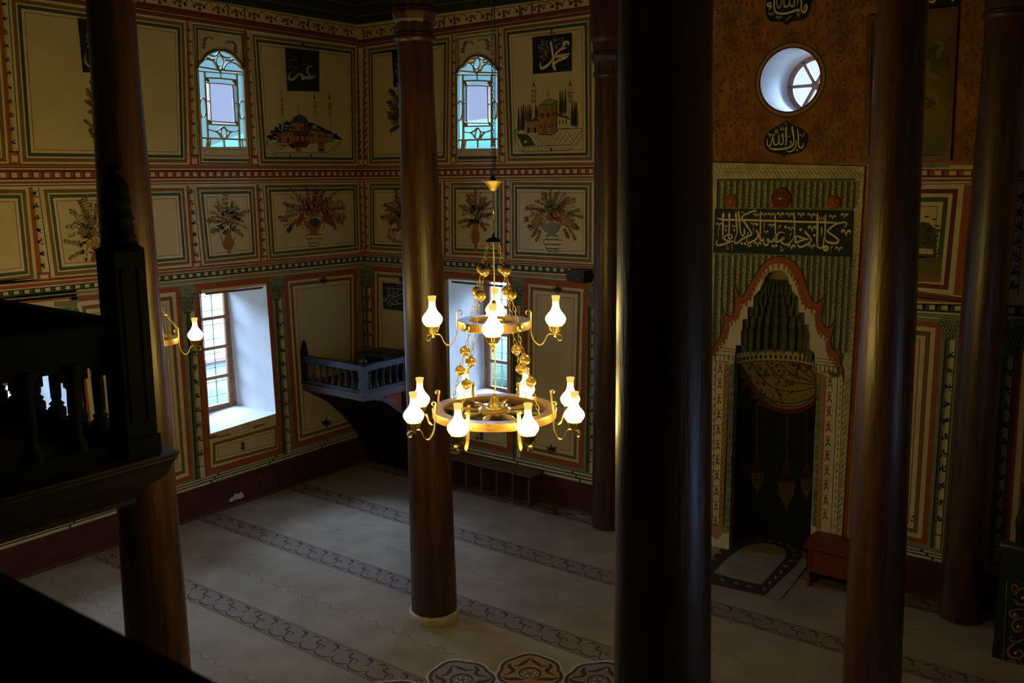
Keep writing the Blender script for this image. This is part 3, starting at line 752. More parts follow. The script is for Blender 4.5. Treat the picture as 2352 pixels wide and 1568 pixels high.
q.poly([(1145, 440), (1190, 460), (1230, 500), (1262, 545), (1270, 558), (1215, 555), (1170, 545), (1140, 520)], floch, 5); q.stroke([(1145, 440), (1192, 460), (1235, 500), (1272, 548), (1255, 562), (1200, 556), (1145, 530)], 5, dark, 6)
for k in range(18): q.stroke([(885 + (k % 6) * 14, 470 + (k // 6) * 26), (893 + (k % 6) * 14, 476 + (k // 6) * 26)], 3, brown, 7, curve=False); q.stroke([(1155 + (k % 6) * 16, 470 + (k // 6) * 24), (1163 + (k % 6) * 16, 476 + (k // 6) * 24)], 3, brown, 7, curve=False)
for i in range(16): q.leaf(970 + i * 12, 430, -PI / 2 + (i - 8) * .03, 50, 9, leafm, 6)
for x, y, rx, ry in ((1020, 465, 22, 32), (1075, 455, 24, 34), (1120, 480, 22, 28), (1050, 480, 18, 24), (1130, 425, 14, 34), (1095, 490, 18, 20)): q.disc(x, y, rx, ry, flred, 7, 14); q.disc(x + 4, y, rx * .4, ry * .45, floch, 8, 10)
q.poly([(1010, 520), (1050, 500), (1085, 520), (1100, 560), (1050, 590), (1015, 560)], grgreen, 8)
for (x, y, a, l_, b) in ((1040, 400, -1.95, 150, .1), (1050, 400, -1.7, 170, .1), (1060, 400, -1.35, 150, 0), (1095, 400, -1.1, 150, .7), (1110, 400, -.9, 170, .6), (970, 420, -2.6, 120, -.6), (1175, 440, -.5, 120, .4), (1180, 450, -.1, 140, .4), (1230, 520, .6, 70, .3), (930, 560, 2.3, 90, -.2), (950, 570, 1.9, 110, .1), (1160, 560, 1.2, 90, -.1), (1190, 560, .8, 120, .4), (900, 540, 2.9, 60, .2)):
    q.sprig(x, y, a, l_, 6, 22, leafm, bend=b, stem=4, l=4, m2=leafr)
for x, y in ((965, 262), (985, 285), (998, 260), (968, 300), (1000, 312)): q.flower(x, y, 15, vase, l=6)
for x, y in ((828, 385), (822, 480)): q.flower(x, y, 24, flred, l=6); q.stroke([(x, y), ((x + 930) / 2, y + (-30 if y > 400 else 40)), (930, 455)], 4, leafm, 4)
# upper level: red flowers beside the left column, leafy bunch beside the next column
q = A.at(0, 0, 3.92)
for (x, y, a, l_) in ((850, 900, -2.2, 110), (850, 850, -1.8, 120), (850, 1160, -2.4, 110), (860, 1100, -1.9, 90), (850, 1250, -2.0, 90)): q.sprig(x, y, a, l_, 7, 24, leafm, stem=3, l=9)
for x, y in ((800, 925), (810, 1005), (845, 945)): q.flower(x, y, 24, flred, l=11)
q = B.at(400, 0, 3.92)
for (x, y, a, l_) in ((2020, 1100, -1.9, 290), (2040, 1000, -1.7, 200), (2010, 1100, -2.4, 110), (2020, 1000, -2.5, 120), (2030, 900, -2.4, 110), (2030, 1120, 2.4, 90), (2040, 1050, 3.0, 90)): q.sprig(x, y, a, l_, 8, 26, leafm, stem=3, l=9, bend=.2)

# ---- painted mosque, left wall
q = A.at(600, 200, 9.505); L0 = 9
def st(pts, w=9, m=dark, l=4, c=False): q.stroke(pts, w, m, L0 + l, curve=c)
q.poly([(110, 1150), (340, 1150), (1570, 1200), (1745, 1180), (1745, 1200), (1430, 1430), (310, 1430)], cream2, L0)
for x in range(8): st([(640, 1290 - x * 10), (160 + x * 20, 1195 + x * 38)], 6, brown, 1)
for x in range(10): st([(1060 + x * 45, 1230), (1000 + x * 75, 1425)], 6, brown, 1)
for x in range(6): st([(190 + 30 * x, 1190 + 42 * x), (600 - 10 * x, 1230 + 25 * x)], 5, brown, 1)
st([(110, 1150), (310, 1430), (1430, 1430), (1745, 1185)], 12); st([(110, 1150), (330, 1145)], 9); st([(115, 1160), (125, 1260), (310, 1510)], 9); st([(310, 1430), (312, 1505)], 9); st([(1430, 1430), (1430, 1525), (1745, 1260), (1745, 1185)], 9); st([(312, 1505), (1430, 1525)], 6)
for x in (628, 1092): q.poly([(x - 15, 1465), (x + 15, 1465), (x + 15, 1525), (x - 15, 1525)], dark, L0 + 4)
for i in range(330):
    t = random.random(); x = 170 + 1530 * t
    top = 1050 - 380 * math.sin(PI * min(1, t / .45) / 2) if t < .45 else 660 + 470 * ((t - .45) / .55) ** 1.1
    y = lerp(top, 1150 if t < .1 or t > .93 else 1000, random.random() ** 1.1)
    q.leaf(x, y, random.choice((-.4, PI + .4)) + random.random() * .6, 80, 34, (dkgreen, teal, leafm)[i % 3], L0 + 1)
q.poly([(330, 1065), (480, 965), (670, 960), (690, 1215), (335, 1215)], floch, L0 + 3); q.poly([(320, 1070), (470, 945), (670, 935), (670, 985), (480, 985), (345, 1080)], teal, L0 + 4)
q.poly([(1045, 925), (1560, 1035), (1565, 1200), (1055, 1215)], floch, L0 + 3); q.poly([(1040, 900), (1200, 905), (1550, 1010), (1560, 1045), (1045, 935)], teal, L0 + 4)
for x, y, w, h in ((540, 1040, 22, 70), (630, 1025, 18, 80), (440, 1060, 14, 60), (355, 1100, 10, 60), (408, 1150, 36, 100), (588, 1150, 42, 110), (1105, 1050, 70, 80), (1272, 1070, 75, 70), (1380, 1075, 26, 60), (1445, 1080, 24, 60), (1520, 1090, 22, 50)):
    q.poly([(x - w / 2, y - h / 2), (x + w / 2, y - h / 2), (x + w / 2, y + h / 2), (x - w / 2, y + h / 2)], dkred if w > 60 else dark, L0 + 5)
st([(335, 1215), (690, 1215)], 9); st([(1055, 1225), (1570, 1200)], 12)
q.poly([(610, 1230), (700, 1230), (760, 1330), (700, 1340), (620, 1300)], dkgreen, L0 + 4)
q.poly([(680, 970), (1050, 960), (1055, 1220), (990, 1320), (740, 1320), (680, 1230)], dkred, L0 + 5)
for x in (715, 800, 905, 1005):
    q.poly([(x - 34, 1095), (x - 20, 1072), (x + 20, 1072), (x + 34, 1095), (x + 22, 1180), (x - 22, 1180)], floch, L0 + 6)
for x, h in ((800, 110), (912, 90)): q.poly([(x - 22, 1300), (x - 22, 1300 - h), (x + 22, 1300 - h), (x + 22, 1300)], dark, L0 + 7)
q.poly([(675, 955), (1055, 950), (1055, 1010), (940, 1025), (680, 1005)], teal, L0 + 7); q.poly([(760, 1325), (870, 1325), (880, 1400), (800, 1415), (745, 1385)], vase, L0 + 5)
q.poly([(690, 775), (930, 775), (930, 950), (690, 950)], floch, L0 + 6); q.poly([(930, 770), (1020, 740), (1030, 950), (930, 950)], dkred, L0 + 6)
for x in (728, 880): q.poly([(x - 32, 860), (x + 32, 860), (x + 32, 925), (x - 32, 925)], dkred, L0 + 8)
for k in range(5): st([(700 + k * 50, 790), (700 + k * 50, 825)], 12, dkred, 8)
q.poly([(665, 770), (690, 700), (740, 640), (815, 605), (890, 605), (960, 650), (1000, 710), (1010, 735), (940, 775)], teal, L0 + 9)
st([(665, 770), (940, 775), (1015, 735)], 8, dark, 10); st([(820, 600), (822, 480)], 12, brown, 9); st([(790, 400), (800, 445), (822, 462), (845, 445), (845, 400)], 6, brown, 9, True)
for x, y0, bs, yb, yt in ((455, 320, (405, 500, 585), 960, 100), (1165, 260, (360, 440, 550), 900, 20), (1495, 260, (375, 465, 580), 980, 90)):
    k = 0 if x < 1000 else 25
    q.poly([(x - 22, y0), (x + 18, y0), (x + k + 24, yb), (x + k - 12, yb)], cream2, L0 + 3); st([(x - 18, y0), (x + k - 10, yb)], 5, dark, 4); st([(x + 16, y0), (x + k + 24, yb)], 5, dark, 4)
    q.poly([(x - 24, y0), (x + 18, y0), (x - 6, y0 - 130)], dark if k else dkred, L0 + 5); st([(x - 8, y0 - 110), (x - 16, yt)], 7, brown, 4)
    for b in bs: st([(x - 28, b - 18), (x + 34, b - 18)], 14, dark, 5); st([(x - 26, b), (x - 6, b + 34), (x + 14, b + 34), (x + 32, b)], 9, dark, 5, True); q.disc(x + 4, b + 14, 15, 15, cream2, L0 + 6, 8)
q.poly([(1235, 1240), (1380, 1240), (1375, 1375), (1240, 1375)], vase, L0 + 4); q.disc(1318, 1380, 68, 28, dark, L0 + 5, 12); q.poly([(1240, 1240), (1310, 1190), (1380, 1240)], dkred, L0 + 5)
for x in (1365, 1400): st([(x, 1100), (x + 5, 1330)], 9, brown, 6)
# ---- painted mosque, back wall
q = B.at(1175, 170, 8.476)
q.poly([(70, 1085), (500, 1160), (780, 1170), (900, 1080), (1365, 1060), (1360, 1090), (1145, 1380), (225, 1410)], cream2, L0)
q.poly([(100, 1160), (300, 1165), (370, 1230), (460, 1390), (225, 1400)], leafm, L0 + 1)
for k in range(9): st([(350 + k * 90, 1170 - k * 8), (680 + k * 75, 1390)], 6, dark, 2)
for k in range(10): st([(420 + k * 105, 1180 - k * 10), (430 + k * 60 - 100, 1390)] if k < 5 else [(420 + k * 95, 1130 - k * 5), (200 + k * 100, 1390)], 6, dark, 2)
st([(70, 1085), (225, 1410), (1145, 1380), (1365, 1090)], 12); st([(900, 1075), (1365, 1055)], 11); st([(65, 1090), (65, 1290), (225, 1520), (1150, 1485), (1370, 1215), (1362, 1060)], 9); st([(225, 1410), (228, 1515)], 9); st([(1145, 1380), (1150, 1480)], 9); st([(70, 1085), (110, 1080)], 8)
for k in range(14): st([(260 + k * 64, 1440), (278 + k * 64, 1440)], 22, leafm, 3)
q.poly([(752, 1500), (752, 1445), (770, 1430), (788, 1445), (790, 1500)], dark, L0 + 5)
q.poly([(230, 1315), (275, 1290), (315, 1295), (300, 1330), (250, 1345)], cream2, L0 + 3)
def cyp(x, y0, y1, w):
    q.poly([(x - w * .1, y0), (x + w * .1, y0), (x + w * .42, lerp(y0, y1, .5)), (x + w * .5, lerp(y0, y1, .85)), (x + w * .2, y1), (x - w * .2, y1), (x - w * .5, lerp(y0, y1, .88)), (x - w * .4, lerp(y0, y1, .5))], leafm, L0 + 3)
    q.stroke([(x - w * .12, y0 + 10), (x - w * .2, y1 - 10)], w * .22, dark, L0 + 4, curve=False)
for x, y0, y1, w in ((140, 650, 1125, 55), (195, 620, 1105, 55), (235, 580, 1110, 62), (278, 610, 900, 34), (318, 590, 900, 36), (352, 585, 880, 34), (382, 615, 880, 30), (468, 585, 850, 36), (492, 600, 850, 30), (512, 610, 870, 26), (948, 310, 770, 56), (990, 315, 780, 56), (1045, 290, 785, 60), (1178, 530, 1020, 58), (1222, 520, 1020, 58), (1262, 545, 1030, 70)): cyp(x, y0, y1, w)
def mn(x, bs, y0, yb, tip):
    q.poly([(x - 22, y0), (x + 22, y0), (x + 22, yb), (x - 22, yb)], cream2, L0 + 2); st([(x - 22, y0), (x - 22, yb)], 5, dark, 3); st([(x + 22, y0), (x + 22, yb)], 5, dark, 3)
    q.poly([(x - 24, y0), (x + 24, y0), (x + 4, tip + 60), (x + 2, tip), (x - 4, tip + 60)], leafm, L0 + 4); st([(x - 24, y0), (x + 24, y0)], 9, dark, 5)
    for b in bs: st([(x - 48, b), (x - 48, b + 16), (x + 48, b + 16), (x + 48, b)], 12, dark, 5); st([(x - 42, b + 20), (x - 20, b + 50), (x + 20, b + 50), (x + 42, b + 20)], 8, dark, 5, True); q.disc(x, b + 62, 14, 12, brown, L0 + 6, 8)
mn(432, (310, 410, 500), 235, 850, 95); mn(1142, (345, 415, 495), 225, 830, 50)
q.poly([(280, 925), (530, 915), (530, 1140), (285, 1150)], floch, L0 + 4); q.poly([(275, 925), (290, 880), (360, 855), (400, 890), (430, 850), (480, 845), (525, 890), (530, 915)], leafm, L0 + 5)
q.poly([(895, 800), (1130, 880), (1130, 1050), (895, 1075)], cream2, L0 + 4); q.poly([(895, 770), (960, 765), (1020, 815), (1080, 815), (1140, 870), (1130, 890), (895, 820)], leafm, L0 + 5); st([(895, 1075), (1130, 1050)], 10, dark, 5)
q.poly([(540, 620), (775, 610), (775, 1160), (525, 1165)], floch, L0 + 6); q.poly([(775, 610), (885, 540), (890, 1085), (775, 1160)], vase, L0 + 6)
q.poly([(535, 610), (590, 545), (690, 490), (770, 488), (885, 520), (885, 550), (770, 610)], grgreen, L0 + 7); st([(535, 610), (775, 600), (888, 530)], 14, dark, 8); st([(535, 610), (590, 545), (690, 490), (770, 488), (885, 520)], 6, dark, 8); st([(775, 610), (778, 1160)], 8, dark, 8); st([(540, 620), (525, 1165)], 6, dark, 8); st([(888, 540), (892, 1085)], 8, dark, 8)
st([(515, 1175), (790, 1180), (900, 1090)], 22, dark, 8); st([(715, 490), (714, 380)], 16, brown, 8); st([(684, 312), (682, 345), (712, 368), (742, 345), (740, 312)], 10, brown, 9, True)
for x, y, w, h in ((595, 805, 65, 90), (715, 795, 72, 90), (812, 770, 42, 70), (870, 760, 32, 70), (570, 1018, 38, 55), (740, 1010, 38, 55), (806, 1000, 34, 50), (865, 975, 34, 50)): q.poly([(x - w / 2, y - h / 2), (x + w / 2, y - h / 2), (x + w / 2, y + h / 2), (x - w / 2, y + h / 2)], dkred, L0 + 9)
for x in (562, 615, 665, 728, 822, 865): st([(x, 655), (x, 695)], 10, dark, 9)
q.poly([(605, 1170), (612, 950), (645, 920), (675, 935), (690, 1000), (690, 1170)], brown, L0 + 9)
for x in (330, 458): q.poly([(x - 20, 1145), (x - 18, 1050), (x, 1030), (x + 18, 1050), (x + 20, 1145)], dark, L0 + 6)
for x in (935, 998, 1062): st([(x, 890), (x, 975)], 20, dark, 6)
# ribbon knots above the two big upper panels
for pt, x, y in ((B, 1267, 76), (A, 695, 104)):
    pt.stroke([(x, y - 8), (x, y + 3)], 4, dkred, 12, curve=False); pt.stroke([(x - 7, y + 3), (x - 2, y - 2), (x, y - 7)], 1.6, dkred, 12); pt.stroke([(x + 9, y + 2), (x + 3, y - 2), (x, y - 7)], 1.6, dkred, 12)

# ---- right of the mihrab
b = Band(wb, 'B', (2111, 388), (2231, 389), (2111, 405), (2231, 405.5)); b.dentils(7.16, 9.4, .135, dkred, cream2, red)
b = Band(wb, 'B', (2111, 405), (2231, 405.5), (2111, 424), (2214, 422.5)); b.stripes(7.16, 9.4, [(0, 1, dkred), (.12, .34, cream2), (.40, .60, red), (.66, .9, cream2)])
b = Band(wb, 'B', (2101, 662), (2188, 677), (2100, 696), (2208, 699)); b.stripes(7.16, 9.4, [(0, 1, red), (0, .14, cream2), (.3, .36, dark), (.45, .6, dkred), (.84, 1, cream2)])
b = Band(wb, 'B', (2100, 696), (2208, 699), (2100, 711.6), (2206.6, 717)); b.dentils(7.16, 9.4, .115, dkgreen, cream2, green)
b = Band(wb, 'B', (2100, 711.6), (2206.6, 717), (2100, 729), (2165, 735)); b.stripes(7.16, 9.4, [(0, 1, cream), (0, .10, dkgreen), (.34, .40, dkgreen), (.40, .60, grgreen), (.66, .74, dkgreen), (.95, 1, dkgreen)])
panel(wb, 'B', [(1992, 424), (2214, 422.5), (2188, 677), (1992, 660)], [(0, cream2), (.045, dkred), (.045, cream2), (.035, green), (.045, cream2), (.04, rline), (.008, cream)])
q = B
q.poly([(2000, 640), (2000, 620), (2110, 628), (2160, 634), (2160, 649), (2005, 640)], vase, 10)
q.poly([(2000, 632), (2000, 582), (2110, 588), (2163, 594), (2161, 640), (2110, 632)], P('grass_olive', (0.13, 0.115, 0.035)), 9)
q.poly([(2090, 592), (2096, 545), (2104, 518), (2118, 509), (2134, 512), (2148, 526), (2152, 548), (2150, 575), (2152, 592)], leafm, 9)
for i in range(110):
    x = 2092 + 62 * random.random(); y = lerp(512 + abs(x - 2120) * .5, 590, random.random())
    q.leaf(x, y, random.random() * 6.3, 7, 4.5, (dkgreen, leafm, leafr)[i % 3], 10)
for x, y in ((2128, 497), (2145, 503), (2152, 518), (2155, 528)): q.leaf(x - 6, y, .1, 14, 5, leafm, 10)
q.poly([(2110, 570), (2143, 572), (2143, 584), (2110, 582)], cream2, 11); q.poly([(2095, 555), (2106, 556), (2106, 576), (2095, 576)], cream2, 11)
for k in range(4): q.stroke([(2116 + k * 7, 573), (2116 + k * 7, 580)], 1.4, brown, 12, curve=False)
post(wb, B, [(2215, 424), (2262, 424), (2238, 680), (2190, 677)], 6, 6, base=False)
panel(wb, 'B', [(1990, 726), (2163, 742), (2129, 1251), (1962, 1212)], [(0, red), (.052, cream2), (.045, brown), (.045, cream2), (.045, rline), (.010, cream)])
B.leaf(2098, 763, .2, 10, 5, leafm, 12); B.leaf(2098, 770, .9, 10, 5, leafm, 12); B.leaf(2092, 1188, -.4, 10, 5, leafm, 12); B.leaf(2090, 1194, .3, 11, 5, leafm, 12)
pilaster(B, (2157, 2205, 732, 777), [(2172, 777), (2196, 779), (2160, 1263), (2138, 1257)], 9, 9)
pilaster(B, (2304, 2360, 742, 815), [(2304, 815), (2330, 816), (2296, 1290), (2272, 1286)], 8, 10)
panel(wb, 'B', [(2336, 770), (2600, 800), (2540, 1350), (2300, 1295)], [(0, red), (.06, cream2), (.05, brown), (.05, cream)])
B.poly([(2332, 436), (2352, 436), (2352, 684), (2310, 680)], cream2, 5)
vine(B, 2345, 440, 2326, 676, 6, 12, 6)
B.stroke([(2350, 440), (2338, 680)], 2, dark, 6, curve=False)

# ---- orange flowered field with the round window
q = B
ORF = [(1592, -150), (2290, -260), (2262, 380), (1985, 377), (1634, 372), (1592, 371)]
rpx = []
def projpx(p):
    v = RM.transposed() @ (Vector(p) - CAM); return (1176 + FPX * v.x / -v.z, 784 - FPX * v.y / -v.z)
def circ(r, n=48): return [projpx((RC.x + r * math.cos(2 * PI * k / n), 0, RC.y + r * math.sin(2 * PI * k / n))) for k in range(n)]
B.hole(ORF, [circ(RR_ + .001)], orangef, 3)
B.hole(circ(RR_ + .062), [circ(RR_ + .048)], dkgreen, 5); B.hole(circ(RR_ + .048), [circ(RR_ + .018)], floch, 5); B.hole(circ(RR_ + .018), [circ(RR_ + .001)], dkred, 6)
fx = random.Random(3)
for gx in range(0, 45):
    for gy in range(0, 38):
        x = 1634 + gx * 14 + fx.uniform(-5, 5); y = -130 + gy * 13.2 + fx.uniform(-5, 5)
        if (x - 1813) ** 2 + (y - 182) ** 2 < 96 ** 2 or (abs(x - 1806) < 60 and (275 < y < 362 or y < 60)) or y > 366 or (1985 < x < 2212 and 8 < y): continue
        k = fx.random()
        if k < .36:
            B.flower(x, y, 4.2, flred, floch if k < .1 else None, l=7, n=5); B.leaf(x, y + 2, 1.3, 9, 2.6, leafm, 6); B.leaf(x, y + 2, 1.9, 8, 2.6, leafm, 6)
        elif k < .62:
            for j in range(5): B.leaf(x, y + j * 3.2, -.9, 4.5, 1.8, leafm, 6); B.leaf(x, y + j * 3.2, PI + .9, 4.5, 1.8, leafm, 6)
            B.leaf(x, y, -PI / 2, 5, 3, floch, 7)
        elif k < .85:
            for j in range(5): B.leaf(x + (j % 2) * 2 - 1, y + j * 4, -PI / 2, 5, 2.6, floch, 6)
        else:
            for j in range(6): B.leaf(x, y, j * 1.05, 5, 2, flred if j % 2 else leafr, 6)
B.poly([(2111, 374), (2182, 372), (2181, 384), (2111, 385)], mggreen, 6); B.poly([(2111, 374), (2182, 372), (2182, 375), (2111, 377)], floch, 7)
# ================================================================== MIHRAB
mih = empty('mihrab', (NX, 0, 0), 'painted prayer niche with red flame-edged arch and dark recess under the round window', 'mihrab')
M0 = SURF['M']
HOOD = [(1690, 801), (1690, 792), (1702, 793), (1702, 760), (1705, 756), (1706, 733), (1717, 732), (1717, 705), (1730, 704), (1731, 681), (1747, 664), (1750, 653), (1754, 650), (1757, 636), (1766, 626), (1782, 622), (1798, 626), (1808, 638), (1811, 651), (1818, 655), (1819, 666), (1834, 684), (1834, 717), (1848, 718), (1848, 744), (1858, 746), (1858, 762), (1860, 766), (1859, 800), (1871, 812), (1872, 822)]
JAMB_L = [(1686, 831), (1675, 1221), (1674, 1275)]
JAMB_R = [(1877, 861), (1861, 1245), (1860, 1300)]
hole_path = JAMB_L[::-1] + HOOD + [(1877, 840)] + JAMB_R      # from the left foot over the hood to the right foot
outer_px = [(1612, 1268), (1620, 800), (1634, 373), (1985, 382), (1983, 420), (1966, 679), (1933, 1226), (1929, 1316)]
mp = MB()
def uzm(p): v = M0(*p); return Vector((v.x, v.z))
O_ = [uzm(p) for p in outer_px]; Hh = [uzm(p) for p in hole_path]
for p in (O_[0], O_[-1], Hh[0], Hh[-1]): p.y = 0.007
flat = O_ + Hh[::-1]
tri = tessellate_polygon([[Vector((p.x, p.y, 0)) for p in flat]])
n0 = len(mp.v); mp.v.extend([(p.x, -MY, p.y) for p in flat]); k = mp.mi(cream2)
for t in tri: mp.f.append(tuple(n0 + i for i in t)); mp.m.append(k); mp.smooth.append(False)
for a, b in zip(O_[:-1], O_[1:]): mp.face([(a.x, -MY, a.y), (b.x, -MY, b.y), (b.x, 0, b.y), (a.x, 0, a.y)], cream2)
for a, b in zip(Hh[:-1], Hh[1:]): mp.face([(a.x, -MY, a.y), (b.x, -MY, b.y), (b.x, .06, b.y), (a.x, .06, a.y)], mggreen)
MP = Paint(mp, 'M')
marb = P('marbled_frame', (0.50, 0.45, 0.25), var=0.25, vscale=12)
MP.poly([(1634, 373), (1985, 382), (1963.5, 411), (1648.5, 412)], marb, 1); MP.poly([(1634, 373), (1648.5, 412), (1641, 640), (1636, 810), (1624, 810), (1628, 560)], marb, 1)
MP.poly([(1985, 382), (1983, 420), (1970, 640), (1949, 679), (1953, 600), (1963.5, 411)], marb, 1)
MP.poly([(1970, 640), (1966, 679), (1933, 1226), (1916, 1226), (1936, 860), (1949, 679)], marb, 1)
rnd = random.Random(5)
for i in range(70):
    t = i / 70; x = 1640 + 335 * t; MP.stroke([(x, 377 + 8 * t), (x + 4, 388 + 6 * t), (x + 14, 398 + 4 * t)] if i % 2 else [(x, 392), (x + 6, 400), (x + 14, 409)], .8, leafm, 2)
for i in range(60):
    t = i / 60; y = 415 + 780 * t; x = 1966 - 46 * t ** 1.3; MP.stroke([(x, y + 12), (x + 7, y + 2), (x + 14, y - 2)], .9, leafm, 2)
MP.stroke([(1646, 386), (1970, 387)], 1.2, floch, 3, curve=False)
# the pleated ground
inner = [(1520, 1350), (1470, 1230), (1400, 1170), (1375, 1070), (1380, 990), (1300, 930), (1270, 850), (1260, 750), (1260, 700), (1180, 680), (1130, 620), (1100, 520), (1070, 420), (1020, 320), (960, 240), (900, 205), (840, 205), (780, 225), (700, 300), (650, 380), (600, 480), (560, 580), (500, 630), (460, 640), (450, 730), (400, 800), (345, 830), (330, 920), (310, 1000), (240, 1070), (190, 1180)]
outer = [(160, 1190), (185, 1080), (240, 1000), (270, 900), (290, 820), (272, 740), (268, 650), (292, 720), (330, 760), (370, 762), (398, 700), (405, 600), (397, 500), (408, 418), (430, 490), (460, 548), (500, 542), (560, 430), (620, 330), (700, 215), (780, 155), (880, 132), (980, 155), (1060, 222), (1120, 310), (1170, 450), (1210, 570), (1250, 620), (1300, 612), (1340, 565), (1360, 532), (1350, 640), (1330, 720), (1328, 800), (1350, 860), (1380, 888), (1430, 862), (1470, 792), (1455, 900), (1432, 970), (1422, 1050), (1440, 1110), (1480, 1128), (1512, 1092), (1522, 1140), (1522, 1250), (1558, 1340), (1555, 1460)]
_oc = [(1600 + x / 4.612, 560 + y / 4.612) for x, y in crv(outer, 4)]
def arch_top(x):
    ys = []
    for i in range(len(_oc) - 1):
        (ax, ay), (bx, by) = _oc[i], _oc[i + 1]
        if (ax <= x) != (bx <= x): ys.append(ay + (by - ay) * (x - ax) / (bx - ax))
    return min(ys) + 2 if ys else (800 if x < 1800 else 840)
MP.poly([(1648.5, 412), (1963.5, 411), (1956, 590), (1949, 679), (1940, 812), (1924, 900), (1900, 850), (1860, 700), (1780, 600), (1700, 700), (1640, 830), (1636, 800), (1641, 640)], mggreen, 2)
for i in range(23):
    t = i / 22.0
    xt = lerp(1650, 1962, t); xb = lerp(1640, 1941, t)
    for ya, yb in ((412, 477), (583, 0)):
        if yb: X = lambda y: xt
        if not yb:
            yb = 810
        fa, fb = (ya - 412) / 400, (yb - 412) / 400
        p0 = (lerp(xt, xb, fa), ya + 2 + t * 2); p1 = (lerp(xt, xb, fb), yb)
        if ya > 500: ye = min(yb, arch_top(lerp(xt, xb, .7))); f_ = (ye - p0[1]) / (p1[1] - p0[1]); p1 = (lerp(p0[0], p1[0], f_), ye); yb = ye
        MP.stroke([p0, p1], 2.2, dark, 4, curve=False)
        for dx, w, m in ((3.6, 3.0, green), (9.2, 7.2, P('pleat_light', (0.40, 0.335, 0.17))), (6.2, 1.0, brown)):
            MP.stroke([(p0[0] + dx, p0[1]), (p1[0] + dx * .93, (min(810, arch_top(p1[0] + dx)) if ya > 500 else p1[1]))], w, m, 3, curve=False)
        for j in range(int((yb - ya) / 7)):
            y = ya + 4 + j * 7; x = lerp(p0[0], p1[0], (y - ya) / (yb - ya)) + 6 + rnd.uniform(0, 5)
            MP.leaf(x, y, rnd.random() * 6.3, 4.5, 2.4, leafm, 5); MP.leaf(x + 2, y + 3, rnd.random() * 6.3, 3.5, 2, leafm, 5)
MP.stroke([(1648, 412), (1964, 411)], 2, dark, 6, curve=False); MP.stroke([(1648, 412), (1641, 640), (1636, 800)], 1.6, dark, 6); MP.stroke([(1962, 411), (1954, 600)], 1.6, dark, 6)
# cream inside the flame arch
q = MP.at(1600, 560, 4.612)
hood_l = [((x - 1600) * 4.612, (y - 560) * 4.612) for x, y in HOOD]
q.poly([p for p in crv(inner[::-1], 3)] + [(1520, 1380), (1250, 1270), (1250, 1190)] + hood_l[::-1] + [(190, 1200)], cream2, 7)
q.stroke([(x, y, 14) for x, y in outer], 14, dkgreen, 9, n=4)
q.poly(crv(outer, 4) + crv(inner, 4), red, 8)
q.stroke(inner, 5, dark, 9, n=4)
for i in range(len(inner) - 1):
    (x0, y0), (x1, y1) = inner[i], inner[i + 1]
    nn = max(1, int(math.hypot(x1 - x0, y1 - y0) / 42))
    for j in range(nn):
        t = (j + .5) / nn; x, y = lerp(x0, x1, t), lerp(y0, y1, t)
        q.leaf(x, y - 4, PI / 2, 62, 24, red, 10); q.stroke([(x - 9, y + 20), (x - 10, y + 50), (x, y + 60)], 3, dark, 11)
q.stroke([(700, 420), (712, 350), (750, 300), (820, 286), (900, 292), (950, 330), (975, 400), (985, 440)], 8, leafm, 9)
# entablature bands at the springing
q.poly([(190, 1168), (345, 1185), (345, 1250), (190, 1235)], cream2, 9)
for k in range(5): q.stroke([(205 + k * 45, 1172), (200 + k * 45, 1232)], 7, dark, 10, curve=False)
q.stroke([(185, 1235), (345, 1255)], 7, dark, 10, curve=False); q.stroke([(190, 1168), (360, 1190)], 7, dark, 10, curve=False); q.stroke([(240, 1098), (415, 1120)], 6, dark, 10, curve=False); q.stroke([(240, 1130), (415, 1150)], 6, dark, 10, curve=False)
q.stroke([(1250, 1205), (1480, 1240)], 6, dark, 10, curve=False); q.stroke([(1250, 1240), (1480, 1272)], 6, dark, 10, curve=False); q.stroke([(1250, 1272), (1500, 1306)], 7, dark, 10, curve=False)
for k in range(5): q.stroke([(1310 + k * 46, 1285 + k * 6), (1308 + k * 46, 1350 + k * 6)], 9, dark, 10, curve=False)
q.stroke([(1310, 1352), (1500, 1388)], 7, dark, 10, curve=False)
# flowered uprights on both sides
q = MP.at(1600, 780, 3.135)
def upright(TL, TR, BR, BL, m, l=4): q.poly([TL, TR, BR, BL], m, l)
upright((112, 148), (140, 150), (125, 1330), (98, 1325), cream2); upright((140, 155), (202, 165), (160, 1330), (112, 1325), cream2, 5)
upright((202, 165), (236, 180), (202, 1345), (160, 1335), floch, 5); upright((236, 180), (272, 165), (236, 1390), (185, 1395), mggreen, 5)
q.poly([(98, 1325), (185, 1345), (182, 1400), (150, 1440), (98, 1405)], floch, 6); q.stroke([(98, 1325), (185, 1345)], 5, dark, 7, curve=False)
upright((868, 240), (895, 240), (858, 1350), (830, 1335), mggreen, 5); upright((895, 240), (932, 260), (892, 1370), (858, 1360), floch, 5)
upright((932, 262), (1016, 272), (965, 1400), (890, 1370), cream2, 5); upright((1016, 272), (1056, 272), (1006, 1415), (965, 1400), cream2, 4)
for a, b, w in (((140, 155), (112, 1325), 4), ((202, 165), (160, 1330), 3), ((932, 262), (890, 1370), 3), ((1016, 272), (965, 1400), 4), ((1056, 272), (1008, 1415), 3)): q.stroke([a, b], w, dark, 7, curve=False)
